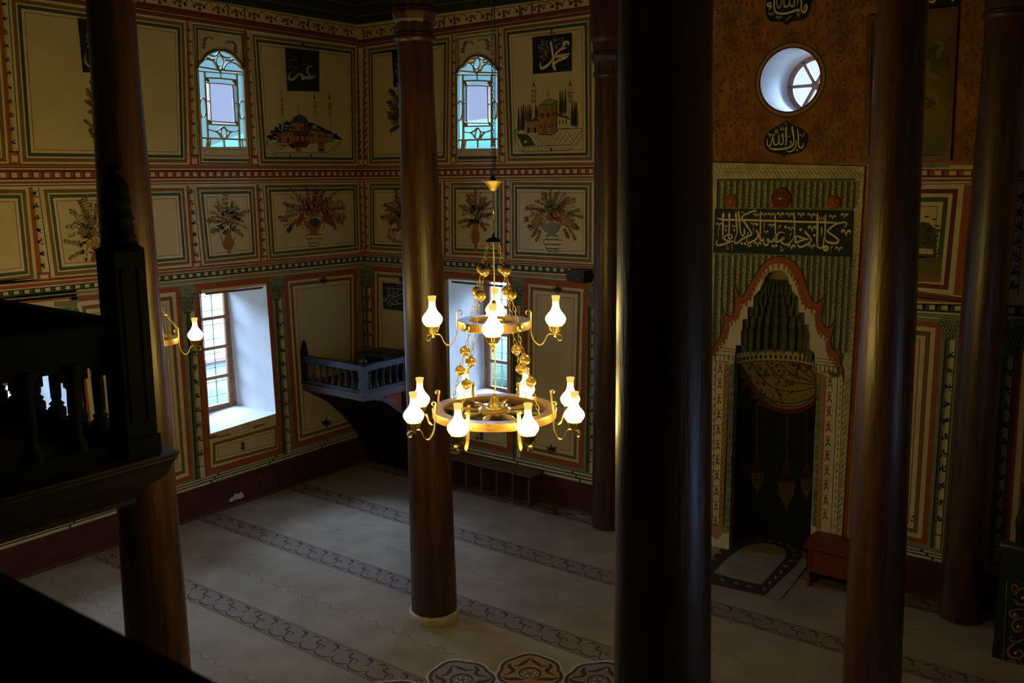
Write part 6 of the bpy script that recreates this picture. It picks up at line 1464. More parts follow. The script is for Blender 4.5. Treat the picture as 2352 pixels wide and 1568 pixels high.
# ================================================================== COLUMNS
HN = Vector((-0.588399, 0.788559, 0)).normalized()
def on_axis(gx, gy, x, y):
    w = ray(x, y); g = Vector((gx, gy, 0)) - Vector((CAM.x, CAM.y, 0)); t = g.dot(HN) / (w.x * HN.x + w.y * HN.y)
    return CAM + w * t, -(RM.transposed() @ (w * t)).z
def column(gx, gy, pts, ringz, label, foot=True, cap=True, group='tall wooden columns of the hall'):
    s = sorted([(on_axis(gx, gy, x, y)[0], hw * on_axis(gx, gy, x, y)[1] / FPX) for x, y, hw in pts], key=lambda a: a[0].z)
    n = len(s)      # straight centre line by least squares over z
    zm = sum(p.z for p, r in s) / n; den = sum((p.z - zm) ** 2 for p, r in s)
    sx = sum((p.z - zm) * p.x for p, r in s) / den; sy = sum((p.z - zm) * p.y for p, r in s) / den
    xm = sum(p.x for p, r in s) / n; ym = sum(p.y for p, r in s) / n
    ax = lambda z: Vector((xm + sx * (z - zm), ym + sy * (z - zm), 0))
    def rad(z):
        if z <= s[0][0].z: return s[0][1] + (s[0][1] - s[-1][1]) / (s[-1][0].z - s[0][0].z) * (s[0][0].z - z) * .6
        for i in range(n - 1):
            if z <= s[i + 1][0].z: return lerp(s[i][1], s[i + 1][1], (z - s[i][0].z) / (s[i + 1][0].z - s[i][0].z))
        return s[-1][1]
    b = ax(0); root = empty('wooden_column', (b.x, b.y, 0), label, 'column', group)
    def ringrow(z, r, seg, rot=0, wob=0, ph=0): 
        c = ax(z); return [(c.x + r * (1 + wob * math.sin(3 * a + ph + z)) * math.cos(a), c.y + r * (1 + wob * math.sin(3 * a + ph + z)) * math.sin(a), z) for a in [rot + 2 * PI * k / seg for k in range(seg)]]
    mb = MB(); zs = [0.012 + (ringz - 0.012) * k / 24 for k in range(25)]
    mb.grid([ringrow(z, rad(z), 40, wob=.008, ph=gx) for z in zs], wood, closed=True)
    mb.build('shaft', root)
    if foot:
        mb = MB(); r = rad(0)
        mb.grid([ringrow(.0, r * 1.10, 36), ringrow(.05, r * 1.11, 36), ringrow(.075, r * 1.08, 36), ringrow(.078, r * .99, 36)], stone, closed=True); mb.build('foot_ring', root)['label'] = 'pale stone foot ring'
    r = rad(ringz); mb = MB(); seg = 8
    prof = [(0, 1.0), (.01, 1.10), (.05, 1.12), (.065, 1.04), (.14, 1.06), (.17, 1.20), (.23, 1.32), (.27, 1.30), (.28, 1.18), (.38, 1.22), (.42, 1.36), (.60, 1.42), (1.5, 1.42)]
    for i in range(len(prof) - 1):
        (za, ra), (zb, rb) = prof[i], prof[i + 1]
        mb.grid([ringrow(ringz + za, r * ra, seg if za > .12 else 24, rot=PI / 8), ringrow(min(WZ - .02, ringz + zb), r * rb, seg if za > .12 else 24, rot=PI / 8)], wood, closed=True, smooth=False)
    mb.grid([ringrow(ringz - .02, r * 1.0, 32), ringrow(ringz, r * 1.13, 32), ringrow(ringz + .03, r * 1.15, 32), ringrow(ringz + .055, r * 1.02, 32)], wood, closed=True)
    mb.build('capital', root)
    return root, ax, rad
column(4.24, -6.36, [(263, 153, 53), (284.5, 400, 58), (348.5, 1300, 67)], 5.50, 'leftmost column, dark and glossy, rising behind the carved gallery post')
column(4.24, -3.30, [(958, 204, 40.5), (969, 600, 47), (985, 1000, 48.5), (997.7, 1395, 52.5)], 5.55, 'reddish-brown column with a pale stone foot, standing behind the lit chandelier')
column(4.25, -.32, [(1394, 180, 28), (1394, 600, 30), (1393, 1180, 33)], 5.45, 'slim dark column against the back wall, left of the thickest near column', foot=False)
column(8.45, -6.60, [(1528, 100, 107), (1526, 400, 108), (1523, 900, 109), (1521.5, 1560, 110)], 6.05, 'thickest, nearest black column in the middle right of the view', foot=False)
column(8.35, -3.30, [(2071, 100, 55), (2055, 380, 57), (2037, 740, 60.5), (2019, 1200, 61), (2003.5, 1550, 63.5)], 6.0, 'dark column with golden streaks of lamp light, right of the mihrab arch', foot=False)
column(8.35, -.34, [(2302, 200, 46), (2268, 600, 49), (2238, 1000, 46.5), (2210, 1350, 46)], 5.72, 'rightmost dark column against the back wall beside the painted landscape', foot=False)

# ================================================================== CORNER BALCONY (preaching seat) with its stair
bal = empty('corner_balcony', (0.6, -.6, 0), 'slate-blue wooden preaching balcony with balusters on a curved bracket in the corner', 'balcony')
BX, BY = 1.24, -1.30
zb, zt = 1.36, 1.44      # floor slab
mb = MB(); mb.box((.0, BY, zb), (BX, -.002, zt), mwood); mb.box((.0, BY - .02, zt), (BX + .02, -.002, zt + .02), mwood); mb.build('platform', bal)
def side(p0, p1, npos):
    p0, p1 = Vector(p0), Vector(p1); d = p1 - p0; ln = d.length; u = d / ln; nn = Vector((-u.y, u.x, 0))
    mb = MB(); mb.obox(p0 - nn * .025 + Vector((0, 0, zt + .02)), d, nn * .05, Vector((0, 0, .045)), bluewood); mb.build('bottom_rail', bal)
    mb = MB(); mb.obox(p0 - nn * .03 + Vector((0, 0, 1.765)), d, nn * .06, Vector((0, 0, .065)), bluewood); mb.obox(p0 - nn * .04 + Vector((0, 0, 1.83)), d, nn * .08, Vector((0, 0, .02)), bluewood); mb.build('handrail', bal)
    for k in range(npos):
        c = p0 + d * ((k + .6) / (npos + .2)); mb = MB()
        mb.lathe([(r, h * .70) for r, h in ((.010, 0), (.026, .01), (.028, .05), (.016, .07), (.024, .10), (.012, .16), (.012, .24), (.022, .28), (.012, .30), (.028, .32), (.034, .36), (.034, .372))], bluewood, 10, (c.x, c.y, zt + .065)); mb.build('baluster', bal)
side((0.03, BY + .03, 0), (BX - .03, BY + .03, 0), 9); side((BX - .03, BY + .06, 0), (BX - .03, -.04, 0), 9)
def bpost(x, y, z0, h, w, m):
    mb = MB(); mb.box((x - w, y - w, z0), (x + w, y + w, z0 + h), m)
    mb.lathe([(w * 1.0, 0), (w * 1.3, .015), (w * .8, .03), (w * 1.1, .055), (w * .9, .085), (w * .5, .10), (w * .55, .12), (0, .135)], m, 8, (x, y, z0 + h), smooth=False); return mb.build('post', bal)
bpost(.045, BY + .03, zt, .50, .036, dwood); bpost(BX - .03, BY + .03, zt - .02, .42, .046, bluewood); bpost(BX - .03, -.05, zt, .45, .036, bluewood)
mb = MB(); mb.obox((.40, -.62, 1.80), (.66, 0, .02), (0, .50, 0), (0, 0, .03), bluewood); mb.box((.45, -.55, zt + .02), (.49, -.15, 1.80), bluewood); mb.box((.97, -.55, zt + .02), (1.01, -.15, 1.80), bluewood); mb.build('seat_board', bal)
# coved bracket below: one boarded curve from the platform edge back to the foot of the wall
pl_ = [(-1.29, 1.36), (-1.133, 1.259), (-.958, 1.16), (-.796, 1.043), (-.66, .91), (-.524, .781), (-.406, .65), (-.25, .422), (-.135, .209), (-.086, .012)]
pr_ = [(-1.29, 1.36), (-1.10, 1.335), (-.913, 1.285), (-.75, 1.18), (-.64, 1.10), (-.50, .995), (-.386, .898), (-.22, .66), (-.12, .36), (-.08, .012)]
pl_, pr_ = crv(pl_, 4), crv(pr_, 4); mb = MB(); nb = 9; XE = BX - .06
for k in range(nb):
    x0, x1 = .012 + (XE - .012) * k / nb, .012 + (XE - .012) * (k + 1) / nb - .012
    R_ = []
    for a, b in zip(pl_, pr_):
        t = k / (nb - 1); y, z = lerp(a[0], b[0], t), lerp(a[1], b[1], t)
        R_.append([(x0, y + .02, z), (x0 + .006, y, z), (x1, y, z), (x1 + .006, y + .02, z)])
    mb.grid(R_, dwood, smooth=False)
R_ = [[(.012, lerp(a[0], a[0], 0) + .018, a[1]), (XE, b[0] + .018, b[1])] for a, b in zip(pl_, pr_)]; mb.grid(R_, dwood, smooth=False)
mb.build('curved_bracket', bal)
mb = MB(); top = [(XE - .01, y, z) for y, z in pr_]; mb.prism(top + [(XE - .01, -.01, .012), (XE - .01, -.01, 1.36)], Vector((-.015, 0, 0)), dwood); mb.build('end_panel', bal)
redcloth = mat('red_patterned_panel', (0.30, 0.05, 0.04), rough=.8, var=.5, vscale=30)
mb = MB(); mb.prism([(XE - .008, y, z) for y, z in ((-.86, 1.345), (-.52, 1.345), (-.52, 1.06), (-.60, 1.12), (-.75, 1.23))], Vector((.010, 0, 0)), redcloth); mb.build('red_end_inset', bal)['label'] = 'red patterned inset'
mb = MB(); mb.grid([[(XE - .01, y, z), (XE + .03, y, z), (XE + .03, y + .03, z + .045), (XE - .01, y + .03, z + .045)] for y, z in pr_], mwood, closed=True, smooth=False)
mb.box((XE - .008, -.50, .75), (XE + .015, -.44, 1.36), dwood); mb.build('curved_trim', bal)

# ================================================================== SHOE RACK
rk = empty('shoe_rack', (2.55, -.16, 0), 'low brown shoe rack under the back window, beside the red-brown column', 'rack')
zr = .42; x0, x1 = 1.85, 3.22
mb = MB(); mb.box((x0, -.30, zr), (x1 + .05, -.022, zr + .03), rackw); mb.build('top_board', rk)
mb = MB(); mb.box((x0, -.27, .04), (x1, -.025, .06), rackw); mb.box((x0, -.27, 0.006), (x1, -.25, .05), rackw); mb.build('bottom_board', rk)
for k in range(6):
    x = lerp(x0, x1 - .03, k / 5); mb = MB(); mb.box((x, -.27, .061), (x + .022, -.03, zr), rackw); mb.build('divider', rk)
mb = MB(); mb.box((3.36, -.30, .006), (3.62, -.20, .05), rackw); tag(mb.build('wood_block'), 'flat wooden offcut on the carpet at the right end of the shoe rack', 'wood block')
cbm = mat('white_cable', (0.55, 0.53, 0.48), rough=.5, var=0)
mb = MB(); mb.tube([PF(x, y, .008) for x, y in ((1331, 1176), (1340, 1174), (1350, 1178), (1358, 1172), (1363, 1168))], .006, cbm); mb.tube([PF(x, y, .006) for x, y in ((1326, 1184), (1345, 1188), (1358, 1186), (1362, 1180))], .005, cbm)
tag(mb.build('cable'), 'white cable lying on the carpet at the foot of the slim back column', 'cable')
# speaker
sp_ = empty('wall_speaker', (3.84, -.14, 3.09), 'small black loudspeaker fixed to the back wall left of the slim column', 'speaker')
blk = mat('black_plastic', (0.010, 0.010, 0.011), rough=.45, var=0)
mb = MB(); c = PB(1332, 634, .16)
w, d, h = .13, .11, .075
q8 = [(-w, -d, -h * .75), (w * .9, -d, -h), (w * .9, d, -h), (-w * .9, d, -h * .8), (-w, -d, h * .95), (w * .9, -d * .8, h), (w * .9, d, h), (-w * .9, d, h)]
n_ = len(mb.v); mb.v += [(c.x + a, c.y + b, c.z + e) for a, b, e in q8]
for f in ((0, 3, 2, 1), (4, 5, 6, 7), (0, 1, 5, 4), (1, 2, 6, 5), (2, 3, 7, 6), (3, 0, 4, 7)): mb.f.append(tuple(n_ + i for i in f)); mb.m.append(mb.mi(blk)); mb.smooth.append(False)
mb.build('cabinet', sp_)
mb = MB(); mb.box((c.x + .10, -.10, c.z - .02), (c.x + .13, -.001, c.z + .03), blk); mb.box((c.x - .02, c.y + .1, c.z - .01), (c.x + .12, c.y + .13, c.z + .02), blk); mb.build('bracket', sp_)
mb = MB(); mb.box((c.x + .03, c.y - .112, c.z - .035), (c.x + .036, c.y - .108, c.z - .01), pale); mb.build('badge', sp_)['label'] = 'tiny pale badge'

# ================================================================== RED BOOK STAND, PICTURE, MINBAR
bs = empty('book_stand', (7.1, -.3, 0), 'low red painted wooden stand with a sloping top at the right foot of the mihrab', 'stand')
sx0, sx1, sy0, sy1 = 6.98, 7.52, -.46, -.07
mb = MB(); mb.box((sx0 + .03, sy0 + .02, .17), (sx1 - .03, sy1 - .02, .45), redwood); mb.build('box_body', bs)
for x in (sx0 + .02, sx1 - .05):
    mb = MB(); mb.box((x, sy0 + .01, .006), (x + .03, sy1 - .01, .46), redwood); mb.build('side_leg', bs)
mb = MB(); mb.obox((sx0 - .02, sy0 - .06, .455), (sx1 - sx0 + .04, 0, 0), (0, .22, .05), (0, 0, .02), redwood); mb.obox((sx0 - .02, sy0 + .155, .505), (sx1 - sx0 + .04, 0, 0), (0, .25, -.03), (0, 0, .02), redwood); mb.build('sloping_top', bs)
pic = empty('framed_picture', (7.6, -.04, 4.6), 'large dim framed panel behind the column right of the round window', 'picture')
pf = [(1994, 38), (2204, 15), (2185, 369), (1986, 371)]
mb = MB(); ins = inset2([uz('B', PB(*p)) for p in pf], .05); outq = [uz('B', PB(*p)) for p in pf]
pfm = mat('picture_frame_wood', (0.13, 0.045, 0.015), rough=.4, var=.3, vscale=12)
for i in range(4):
    j = (i + 1) % 4
    a, b, c2, d2 = outq[i], outq[j], ins[j], ins[i]
    mb.prism([(p.x, -.045, p.y) for p in (a, b, c2, d2)], Vector((0, .04, 0)), pfm)
mb.build('frame', pic)
def pic_mat():
    m = mat('faded_picture', (0.10, 0.065, 0.018), rough=.35, var=.6, vscale=1.6, col2=(0.19, 0.13, 0.03)); return m
mb = MB(); mb.prism([(p.x, -.025, p.y) for p in ins], Vector((0, .015, 0)), pic_mat())
rp = random.Random(9); pp_ = Paint(mb, 'B', .0255)
for x, y, s in ((2150, 240, 40), (2130, 170, 34), (2162, 120, 30)):
    for k in range(5): pp_.leaf(x + rp.uniform(-10, 10), y + rp.uniform(-20, 20), rp.random() * 6, s, s * .4, P('picture_shade', (0.085, 0.06, 0.022)) if k % 2 else P('picture_tone', (0.20, 0.15, 0.04)), 1 + k)
mb.build('picture', pic)
mb, p = cal([(2105, -60), (2212, -75), (2203, 12), (2128, 21)], 'B'); q = p
K([(2132, 2, 3), (2140, 5, 5), (2148, 0, 5), (2152, -10, 3)]); K([(2186, 4, 2), (2190, -2, 5), (2196, -12, 5)]); K([(2160, -6, 3), (2170, -4, 5), (2180, -10, 4)])
tag(mb.build('calligraphy_board'), 'dark calligraphy board at the top edge above the framed panel, right', 'wall panel')
# minbar side panel with gold scrolls
mz = 1.12; mnb = empty('minbar_panel', (9.3, -1.2, 0), 'dark teal painted wooden panel with gold scrolls at the lower right edge', 'pulpit')
c0 = hit(2300, 1243, 2, mz); YM = c0.y
tealw = mat('dark_teal_lacquer', (0.006, 0.013, 0.017), rough=.5, var=.2, vscale=5); tealr = mat('teal_rail', (0.025, 0.033, 0.036), rough=.35, var=.2, vscale=8)
sgold = mat('scroll_gold', (0.22, 0.125, 0.04), rough=.5, var=.15, vscale=20)
mb = MB(); mb.box((c0.x + .01, YM, 0.012), (c0.x + 1.6, YM + .06, mz - .07), tealw); mb.build('panel', mnb)
mb = MB(); mb.lathe([(.0, 0), (.045, 0), (.05, .02), (.05, 1.6), (0, 1.6)], tealr, 14, (c0.x - .01, YM + .03, mz - .045), axis=(1, 0, 0)); mb.build('top_rail', mnb)
SURF['P'] = lambda x, y, o=0: hit(x, y, 1, YM - o)
mb = MB(); p = Paint(mb, 'P', .002).at(2260, 1030, 2.913); q = p
q.stroke([(300, 905), (155, 878), (118, 1568), (100, 1900)], 2.5, pale, 1, curve=False)
def SC(pts, w=13): 
    n = len(pts); q.stroke([(x, y, w * (.35 + .65 * math.sin(PI * (i + .6) / (n + .2)))) for i, (x, y) in enumerate(pts)], 1, sgold, 2)
SC([(200, 950), (182, 935), (195, 912), (222, 918), (225, 945), (205, 975), (212, 1020), (245, 1040), (300, 1035)]); SC([(300, 935), (255, 935), (215, 965), (205, 1005), (235, 1045), (300, 1048)], 16)
SC([(268, 1075), (225, 1075), (180, 1085), (175, 1110), (195, 1132), (218, 1125), (222, 1105)]); SC([(300, 1130), (230, 1140), (195, 1160), (190, 1195), (220, 1222), (250, 1215), (255, 1195), (238, 1180)], 16)
SC([(205, 1265), (180, 1255), (172, 1275), (195, 1290), (215, 1280)], 9); SC([(300, 1260), (230, 1290), (180, 1320), (160, 1360), (185, 1395), (230, 1400), (262, 1380), (245, 1350), (215, 1355)], 18); SC([(240, 1400), (250, 1440), (300, 1450)], 12)
SC([(150, 1430), (190, 1425), (225, 1460), (235, 1510), (200, 1550), (175, 1570)], 30); SC([(175, 1530), (160, 1515), (175, 1500), (200, 1510)], 10); SC([(300, 1530), (240, 1555), (200, 1600), (180, 1660)], 18)
SC([(180, 1700), (230, 1720), (260, 1780), (220, 1830)], 20)
for x, y in ((258, 997), (205, 1110), (228, 1190), (210, 1368)): q.disc(x, y, 10, 11, pale, 3, 10)
mb.build('scroll_ornament', mnb)['label'] = 'gold scroll ornament with pale dots'
mb = MB(); pc = hit(2340, 1243, 1, YM + .03)
mb.lathe([(.045, 0), (.05, .04), (.052, .1), (.062, .18), (.06, .24), (.04, .29), (.030, .34), (.034, .44), (.040, .52), (.045, .55), (0, .56)], dwood, 16, (pc.x + .02, YM + .03, mz)); mb.build('newel_knob', mnb)

# ================================================================== CHANDELIERS
def chain(mb, p0, p1, ln=.045, w=.018, r=.0028, m=cupm):
    p0, p1 = Vector(p0), Vector(p1); d = p1 - p0; n = max(1, int(round(d.length / (ln * .82)))); u = d.normalized()
    a = u.orthogonal().normalized(); b = u.cross(a)
    for k in range(n):
        c = p0 + d * ((k + .5) / n); s = a if k % 2 else b; h = d.length / n * .60
        pts = [c + u * (h * math.sin(t)) + s * (w * .5 * math.cos(t)) for t in [2 * PI * j / 10 for j in range(10)]]
        mb.tube(pts, r, m, 4, closed=True)
LAMPGLASS = None
def make_lamp(parent, c):
    """holder and glass chimney standing at c (the bottom of the holder)"""
    global LAMPGLASS
    mb = MB(); s = 1.0
    mb.lathe([(.008, -.03), (.016, -.022), (.010, -.008), (.022, 0), (.030, .012), (.040, .045), (.050, .052)], brass, 14, c)
    for k in range(14):
        a = 2 * PI * k / 14; o = Vector((math.cos(a), math.sin(a), 0))
        mb.tube([Vector(c) + o * .030 + Vector((0, 0, .010)), Vector(c) + o * .044 + Vector((0, 0, .045)), Vector(c) + o * .052 + Vector((0, 0, .072))], [.005, .006, .002], brass, 4)
    h = mb.build('lamp_holder', parent)
    if LAMPGLASS is None:
        g = MB(); pr = [(.038, .0), (.049, .006), (.062, .024), (.0685, .043), (.0645, .061), (.052, .079), (.038, .096), (.0275, .114), (.0225, .131), (.0210, .147), (.0225, .164), (.0260, .184), (.0295, .202)]
        cc = crv(pr, 3)
        g0 = Vector(c) + Vector((0, 0, .052)); g.lathe(cc, lampm, 24, g0); g.lathe([(.0295, .202), (.0275, .202), (.021, .16)], lampm, 24, g0); g.lathe([(.0, .0), (.038, .0)], lampm, 24, g0)
        o = g.build('glass_shade', h, loc=Vector(c) + Vector((0, 0, .052))); LAMPGLASS = o
    else:
        o = bpy.data.objects.new('glass_shade', LAMPGLASS.data); COL.objects.link(o); o.parent = h
        w = Vector((0, 0, 0)); q = h
        while q is not None: w += q.location; q = q.parent
        o.location = Vector(c) + Vector((0, 0, .052)) - w
    return h
def wheel(root, c, ro, ri, th, nsp, rh, spoke=True):
    mb = MB(); c = Vector(c)
    mb.lathe([(ri, -th / 2), (ro, -th / 2), (ro + .002, -th / 2 + .004), (ro + .002, th / 2 - .004), (ro, th / 2), (ri, th / 2), (ri, -th / 2)], wheelw, 48, c, smooth=False); mb.build('wheel_rim', root)
    mb = MB(); mb.lathe([(.0, -th * .45), (rh * .9, -th * .45), (rh, -th * .2), (rh, th * .35), (rh * .8, th * .45), (0, th * .45)], wheelw, 32, c); mb.build('wheel_hub', root)
    for k in range(nsp):
        a = 2 * PI * (k + .5) / nsp; d = Vector((math.cos(a), math.sin(a), 0)); L = ri - rh * .85; mb = MB()
        mb.lathe([(.010, 0), (.013, L * .1), (.020, L * .35), (.022, L * .5), (.015, L * .62), (.010, L * .70), (.017, L * .75), (.009, L * .80), (.015, L * .86), (.010, L * .9), (.012, L + .01)], wheelw, 8, c + d * rh * .85, axis=d); mb.build('spoke', root)
def arm_strap(root, c, a, ro, rl, flat=True, s=1.0):
    d = Vector((math.cos(a), math.sin(a), 0)); t = Vector((-math.sin(a), math.cos(a), 0)); c = Vector(c)
    P3 = lambda p: c + d * p[0] + Vector((0, 0, p[1]))
    gx = ro + .006; e = rl - gx
    prof = [(gx + .012, .085 * s), (gx + .020, .098 * s), (gx + .010, .112 * s), (gx - .006, .108 * s), (gx - .006, .09 * s)] if flat else [(gx - .022, .060), (gx - .034, .070), (gx - .030, .088), (gx - .012, .092), (gx, .075)]
    prof += [(gx, .05 * s), (gx, .0), (gx + .002, -.06), (gx + e * .12, -.112), (gx + e * .32, -.145), (gx + e * .52, -.130), (gx + e * .62, -.096), (gx + e * .70, -.074), (gx + e * .85, -.068), (gx + e + .0, -.068)]
    prof += [(gx + e + .028, -.073), (gx + e + .044, -.088), (gx + e + .040, -.110), (gx + e + .022, -.112), (gx + e + .018, -.096)]
    prof = crv(prof, 3); mb = MB()
    if flat:
        rows = []
        for i, p in enumerate(prof):
            pa, pb = prof[max(i - 1, 0)], prof[min(i + 1, len(prof) - 1)]; dx, dz = pb[0] - pa[0], pb[1] - pa[1]; ll = math.hypot(dx, dz) or 1
            nn = (d * (-dz / ll) + Vector((0, 0, dx / ll))) * .0018; o = P3(p)
            rows.append([o - t * .012 - nn, o + t * .012 - nn, o + t * .012 + nn, o - t * .012 + nn])
        mb.grid(rows, brass, closed=True, smooth=False)
        mb.obox(c + d * (ro + .001) - t * .030 - Vector((0, 0, .016)), t * .060, d * .003, Vector((0, 0, .032)), brass)
    else:
        mb.tube([P3(p) for p in prof], .0045, brass, 6)
    ar = mb.build('arm', root)
    lc = c + d * rl + Vector((0, 0, -.064))
    make_lamp(ar, lc)
def chandelier(cx, cy, zl, zu, label, group=None):
    root = empty('chandelier', (cx, cy, WZ - .02), label, 'chandelier', group); c = Vector((cx, cy, zl))
    off = math.radians(36.7)
    if zl is not None: pass
    wheel(root, (cx, cy, zl), .424, .352, .055, 8, .112)
    for k in range(8): arm_strap(root, (cx, cy, zl), off + PI / 8 + k * PI / 4, .424, .575)
    mb = MB(); mb.lathe([(.060, .0), (.062, .012), (.045, .02), (.030, .045), (.022, .075), (.014, .085), (.008, .10)], brass, 24, (cx, cy, zl + .026), flute=(.07, 12)); mb.build('hub_bell', root)
    wheel(root, (cx, cy, zu), .242, .168, .055, 4, .075)
    for k in range(4): arm_strap(root, (cx, cy, zu), off + k * PI / 2, .242, .415, flat=False)
    for k in range(4):
        a = off + PI / 4 + k * PI / 2; d = Vector((math.cos(a), math.sin(a), 0)); mb = MB(); mb.lathe([(.026, 0), (.026, .006), (.018, .014), (0, .016)], brass, 16, Vector((cx, cy, zu)) + d * .243, axis=d); mb.build('rim_boss', root)
    zc = 4.4 - (548 - 392) / FPX * 6.48 + .0
    mb = MB(); mb.lathe([(.056, 0), (.052, .010), (.030, .022), (.008, .03), (.008, .055), (0, .06)], iron, 24, (cx, cy, zc)); mb.lathe([(.054, 0), (0, .004)], iron, 24, (cx, cy, zc)); mb.build('cap_plate', root)
    def ball(p, r=.036):
        mb = MB(); mb.lathe([(0, -r)] + [(r * math.cos(t), r * math.sin(t)) for t in [-PI / 2 + PI * j / 12 for j in range(1, 12)]] + [(0, r)], ballm, 20, p); mb.lathe([(.006, r * .96), (.009, r * 1.08), (.004, r * 1.2)], brass, 8, p); mb.lathe([(.004, -r * 1.2), (.009, -r * 1.08), (.006, -r * .96)], brass, 8, p); mb.build('gilded_ball', root)
    for k in range(4):
        a = off + PI / 4 + k * PI / 2 + .15; d = Vector((math.cos(a), math.sin(a), 0))
        p0 = Vector((cx, cy, zc + .002)) + d * .048; p1 = Vector((cx, cy, zu + .030)) + d * .195
        mb = MB()
        f1, f2 = .36, .66
        q1, q2 = p0.lerp(p1, f1), p0.lerp(p1, f2); u = (p1 - p0).normalized() * .040
        for a_, b_ in ((p0, q1 - u), (q1 + u, q2 - u), (q2 + u, p1)):
            mb = MB(); chain(mb, a_, b_); mb.build('chain', root)
        ball(q1); ball(q2)
        p0 = Vector((cx, cy, zu - .028)) + d * .195; p1 = Vector((cx, cy, zl + .028)) + d * .375
        q1, q2 = p0.lerp(p1, .34), p0.lerp(p1, .60); u = (p1 - p0).normalized() * .040
        for a_, b_ in ((p0, q1 - u), (q1 + u, q2 - u), (q2 + u, p1)):
            mb = MB(); chain(mb, a_, b_); mb.build('chain', root)
        ball(q1); ball(q2)
    mb = MB(); pts = [(cx, cy, zc - .002), (cx + .004, cy, (zc + zu) / 2), (cx, cy, zu + .03), (cx, cy, zu - .1), (cx + .012, cy, (zu + zl) / 2 - .05), (cx, cy, zl + .11)]
    mb.tube([Vector(p[:3]) for p in crv(pts, 5)], .0045, cablem, 6); mb.lathe([(.016, 0), (.018, .01), (.018, .12), (.012, .14), (0, .14)], brass, 12, (cx, cy, zu + .02)); mb.build('power_cable', root)
    z1 = 4.4 - (540 - 392) / FPX * 6.48; z2 = 4.4 - (437 - 392) / FPX * 6.48; z3 = 4.4 - (415 - 392) / FPX * 6.48
    mb = MB(); chain(mb, (cx, cy, zc + .05), (cx, cy, zc + .26), .085, .030, .0042, brass); mb.tube([(cx, cy, zc + .26), (cx, cy, z2 - .0)], .004, brass, 6); mb.build('lower_rod', root)
    mb = MB(); mb.lathe([(.010, 0), (.022, .006), (.032, .03), (.054, .054), (.068, .066), (.070, .072), (0, .070)], cupm, 32, (cx, cy, z2 - .002), flute=(.06, 16)); mb.lathe([(.022, .07), (.018, .085), (.008, .10)], iron, 12, (cx, cy, z2)); mb.build('cup', root)
    mb = MB(); steel = mat('steel_chain', (0.16, 0.14, 0.10), rough=.4, metal=.8, var=0); chain(mb, (cx, cy, z3 + .03), (cx - .0, cy, WZ - .02), .03, .014, .0028, steel); mb.build('hanging_chain', root)
    mb = MB(); mb.tube([(cx + .012, cy + .006, z3 + .04), (cx + .016, cy + .008, 5.2), (cx + .010, cy, WZ - .02)], .003, iron, 5); mb.build('hanging_cable', root)
    return root
LC = at_depth(1136, 945, 6.47)
UZ = LC.z + (945 - 741) / FPX * 6.47 * 1.0
chandelier(LC.x, LC.y, LC.z, UZ, 'two-tier wagon-wheel chandelier with glowing oil-lamp glasses hanging in the centre')
def small_chandelier(c, label):
    root = empty('chandelier', (c.x, c.y, WZ - .02), label, 'chandelier')
    off = math.radians(57.5); wheel(root, c, .212, .145, .05, 4, .06)
    for k in range(4): arm_strap(root, c, off + k * PI / 2, .212, .365, flat=False)
    ap = c + Vector((0, 0, .42))
    for k in range(4):
        a = off + k * PI / 2; d = Vector((math.cos(a), math.sin(a), 0)); p1 = c + d * .222 + Vector((0, 0, .088)); mb = MB(); q = ap.lerp(p1, .55)
        chain(mb, ap, q, .035, .014, .003); chain(mb, q, p1, .035, .014, .003); mb.lathe([(0, -.012), (.012, -.006), (.014, 0), (.010, .012), (0, .016)], brass, 10, q); mb.build('chain', root)
    mb = MB(); mb.tube([ap, (c.x, c.y, WZ - .02)], .004, iron, 5); mb.lathe([(.03, 0), (.02, .02), (0, .03)], brass, 12, ap); mb.build('hanging_rod', root)
small_chandelier(at_depth(352, 783, 8.55), 'small single-wheel chandelier glowing at the edge of the left column')
# the same kind of fitting carries on down the hall, out of the view, and lights it
small_chandelier(Vector((9.9, -3.4, 3.9)), 'wheel chandelier on the right side of the hall') if False else None

# ================================================================== GALLERY
gal = empty('wooden_gallery', (5.2, -7.0, 2.5), 'dark carved wooden gallery with a tall newel post and balusters at the left', 'gallery')
GC = hit(412, 1035, 2, 2.75); GX, GY = GC.x, GC.y
RYG = -9.12
prof = [(.0, 2.75), (.0, 2.735), (-.012, 2.72), (-.006, 2.71), (-.02, 2.695), (-.035, 2.67), (-.05, 2.62), (-.085, 2.58), (-.13, 2.55), (-.14, 2.52), (-.17, 2.50), (-.19, 2.47), (-.19, 2.44)]
mb = MB(); rows = []
for o, z in prof: rows.append([(0.02, GY + o, z), (GX + o, GY + o, z), (GX + o, RYG, z)])
mb.grid(rows, dwood, smooth=False)
mb.face([(0.02, GY, 2.75), (GX, GY, 2.75), (GX, RYG, 2.75), (0.02, RYG, 2.75)], dwood); mb.face([(0.02, GY - .19, 2.44), (GX - .19, GY - .19, 2.44), (GX - .19, RYG, 2.44), (0.02, RYG, 2.44)], dwood)
mb.build('gallery_floor', gal)
NXp, NYp = GX - .19, GY - .17      # newel centre
hw = .095
mb = MB()
mb.box((NXp - hw, NYp - hw, 2.75), (NXp + hw, NYp + hw, 3.95), bwood)
for sx in (-1, 1):
    mb.box((NXp + sx * hw * .55 - .012, NYp - hw - .008, 2.95), (NXp + sx * hw * .55 + .012, NYp - hw, 3.85), bwood); mb.box((NXp + hw, NYp + sx * hw * .55 - .012, 2.95), (NXp + hw + .008, NYp + sx * hw * .55 + .012, 3.85), bwood)
mb.box((NXp - hw - .012, NYp - hw - .012, 2.75), (NXp + hw + .012, NYp + hw + .012, 2.86), bwood)
mb.build('newel_post', gal)
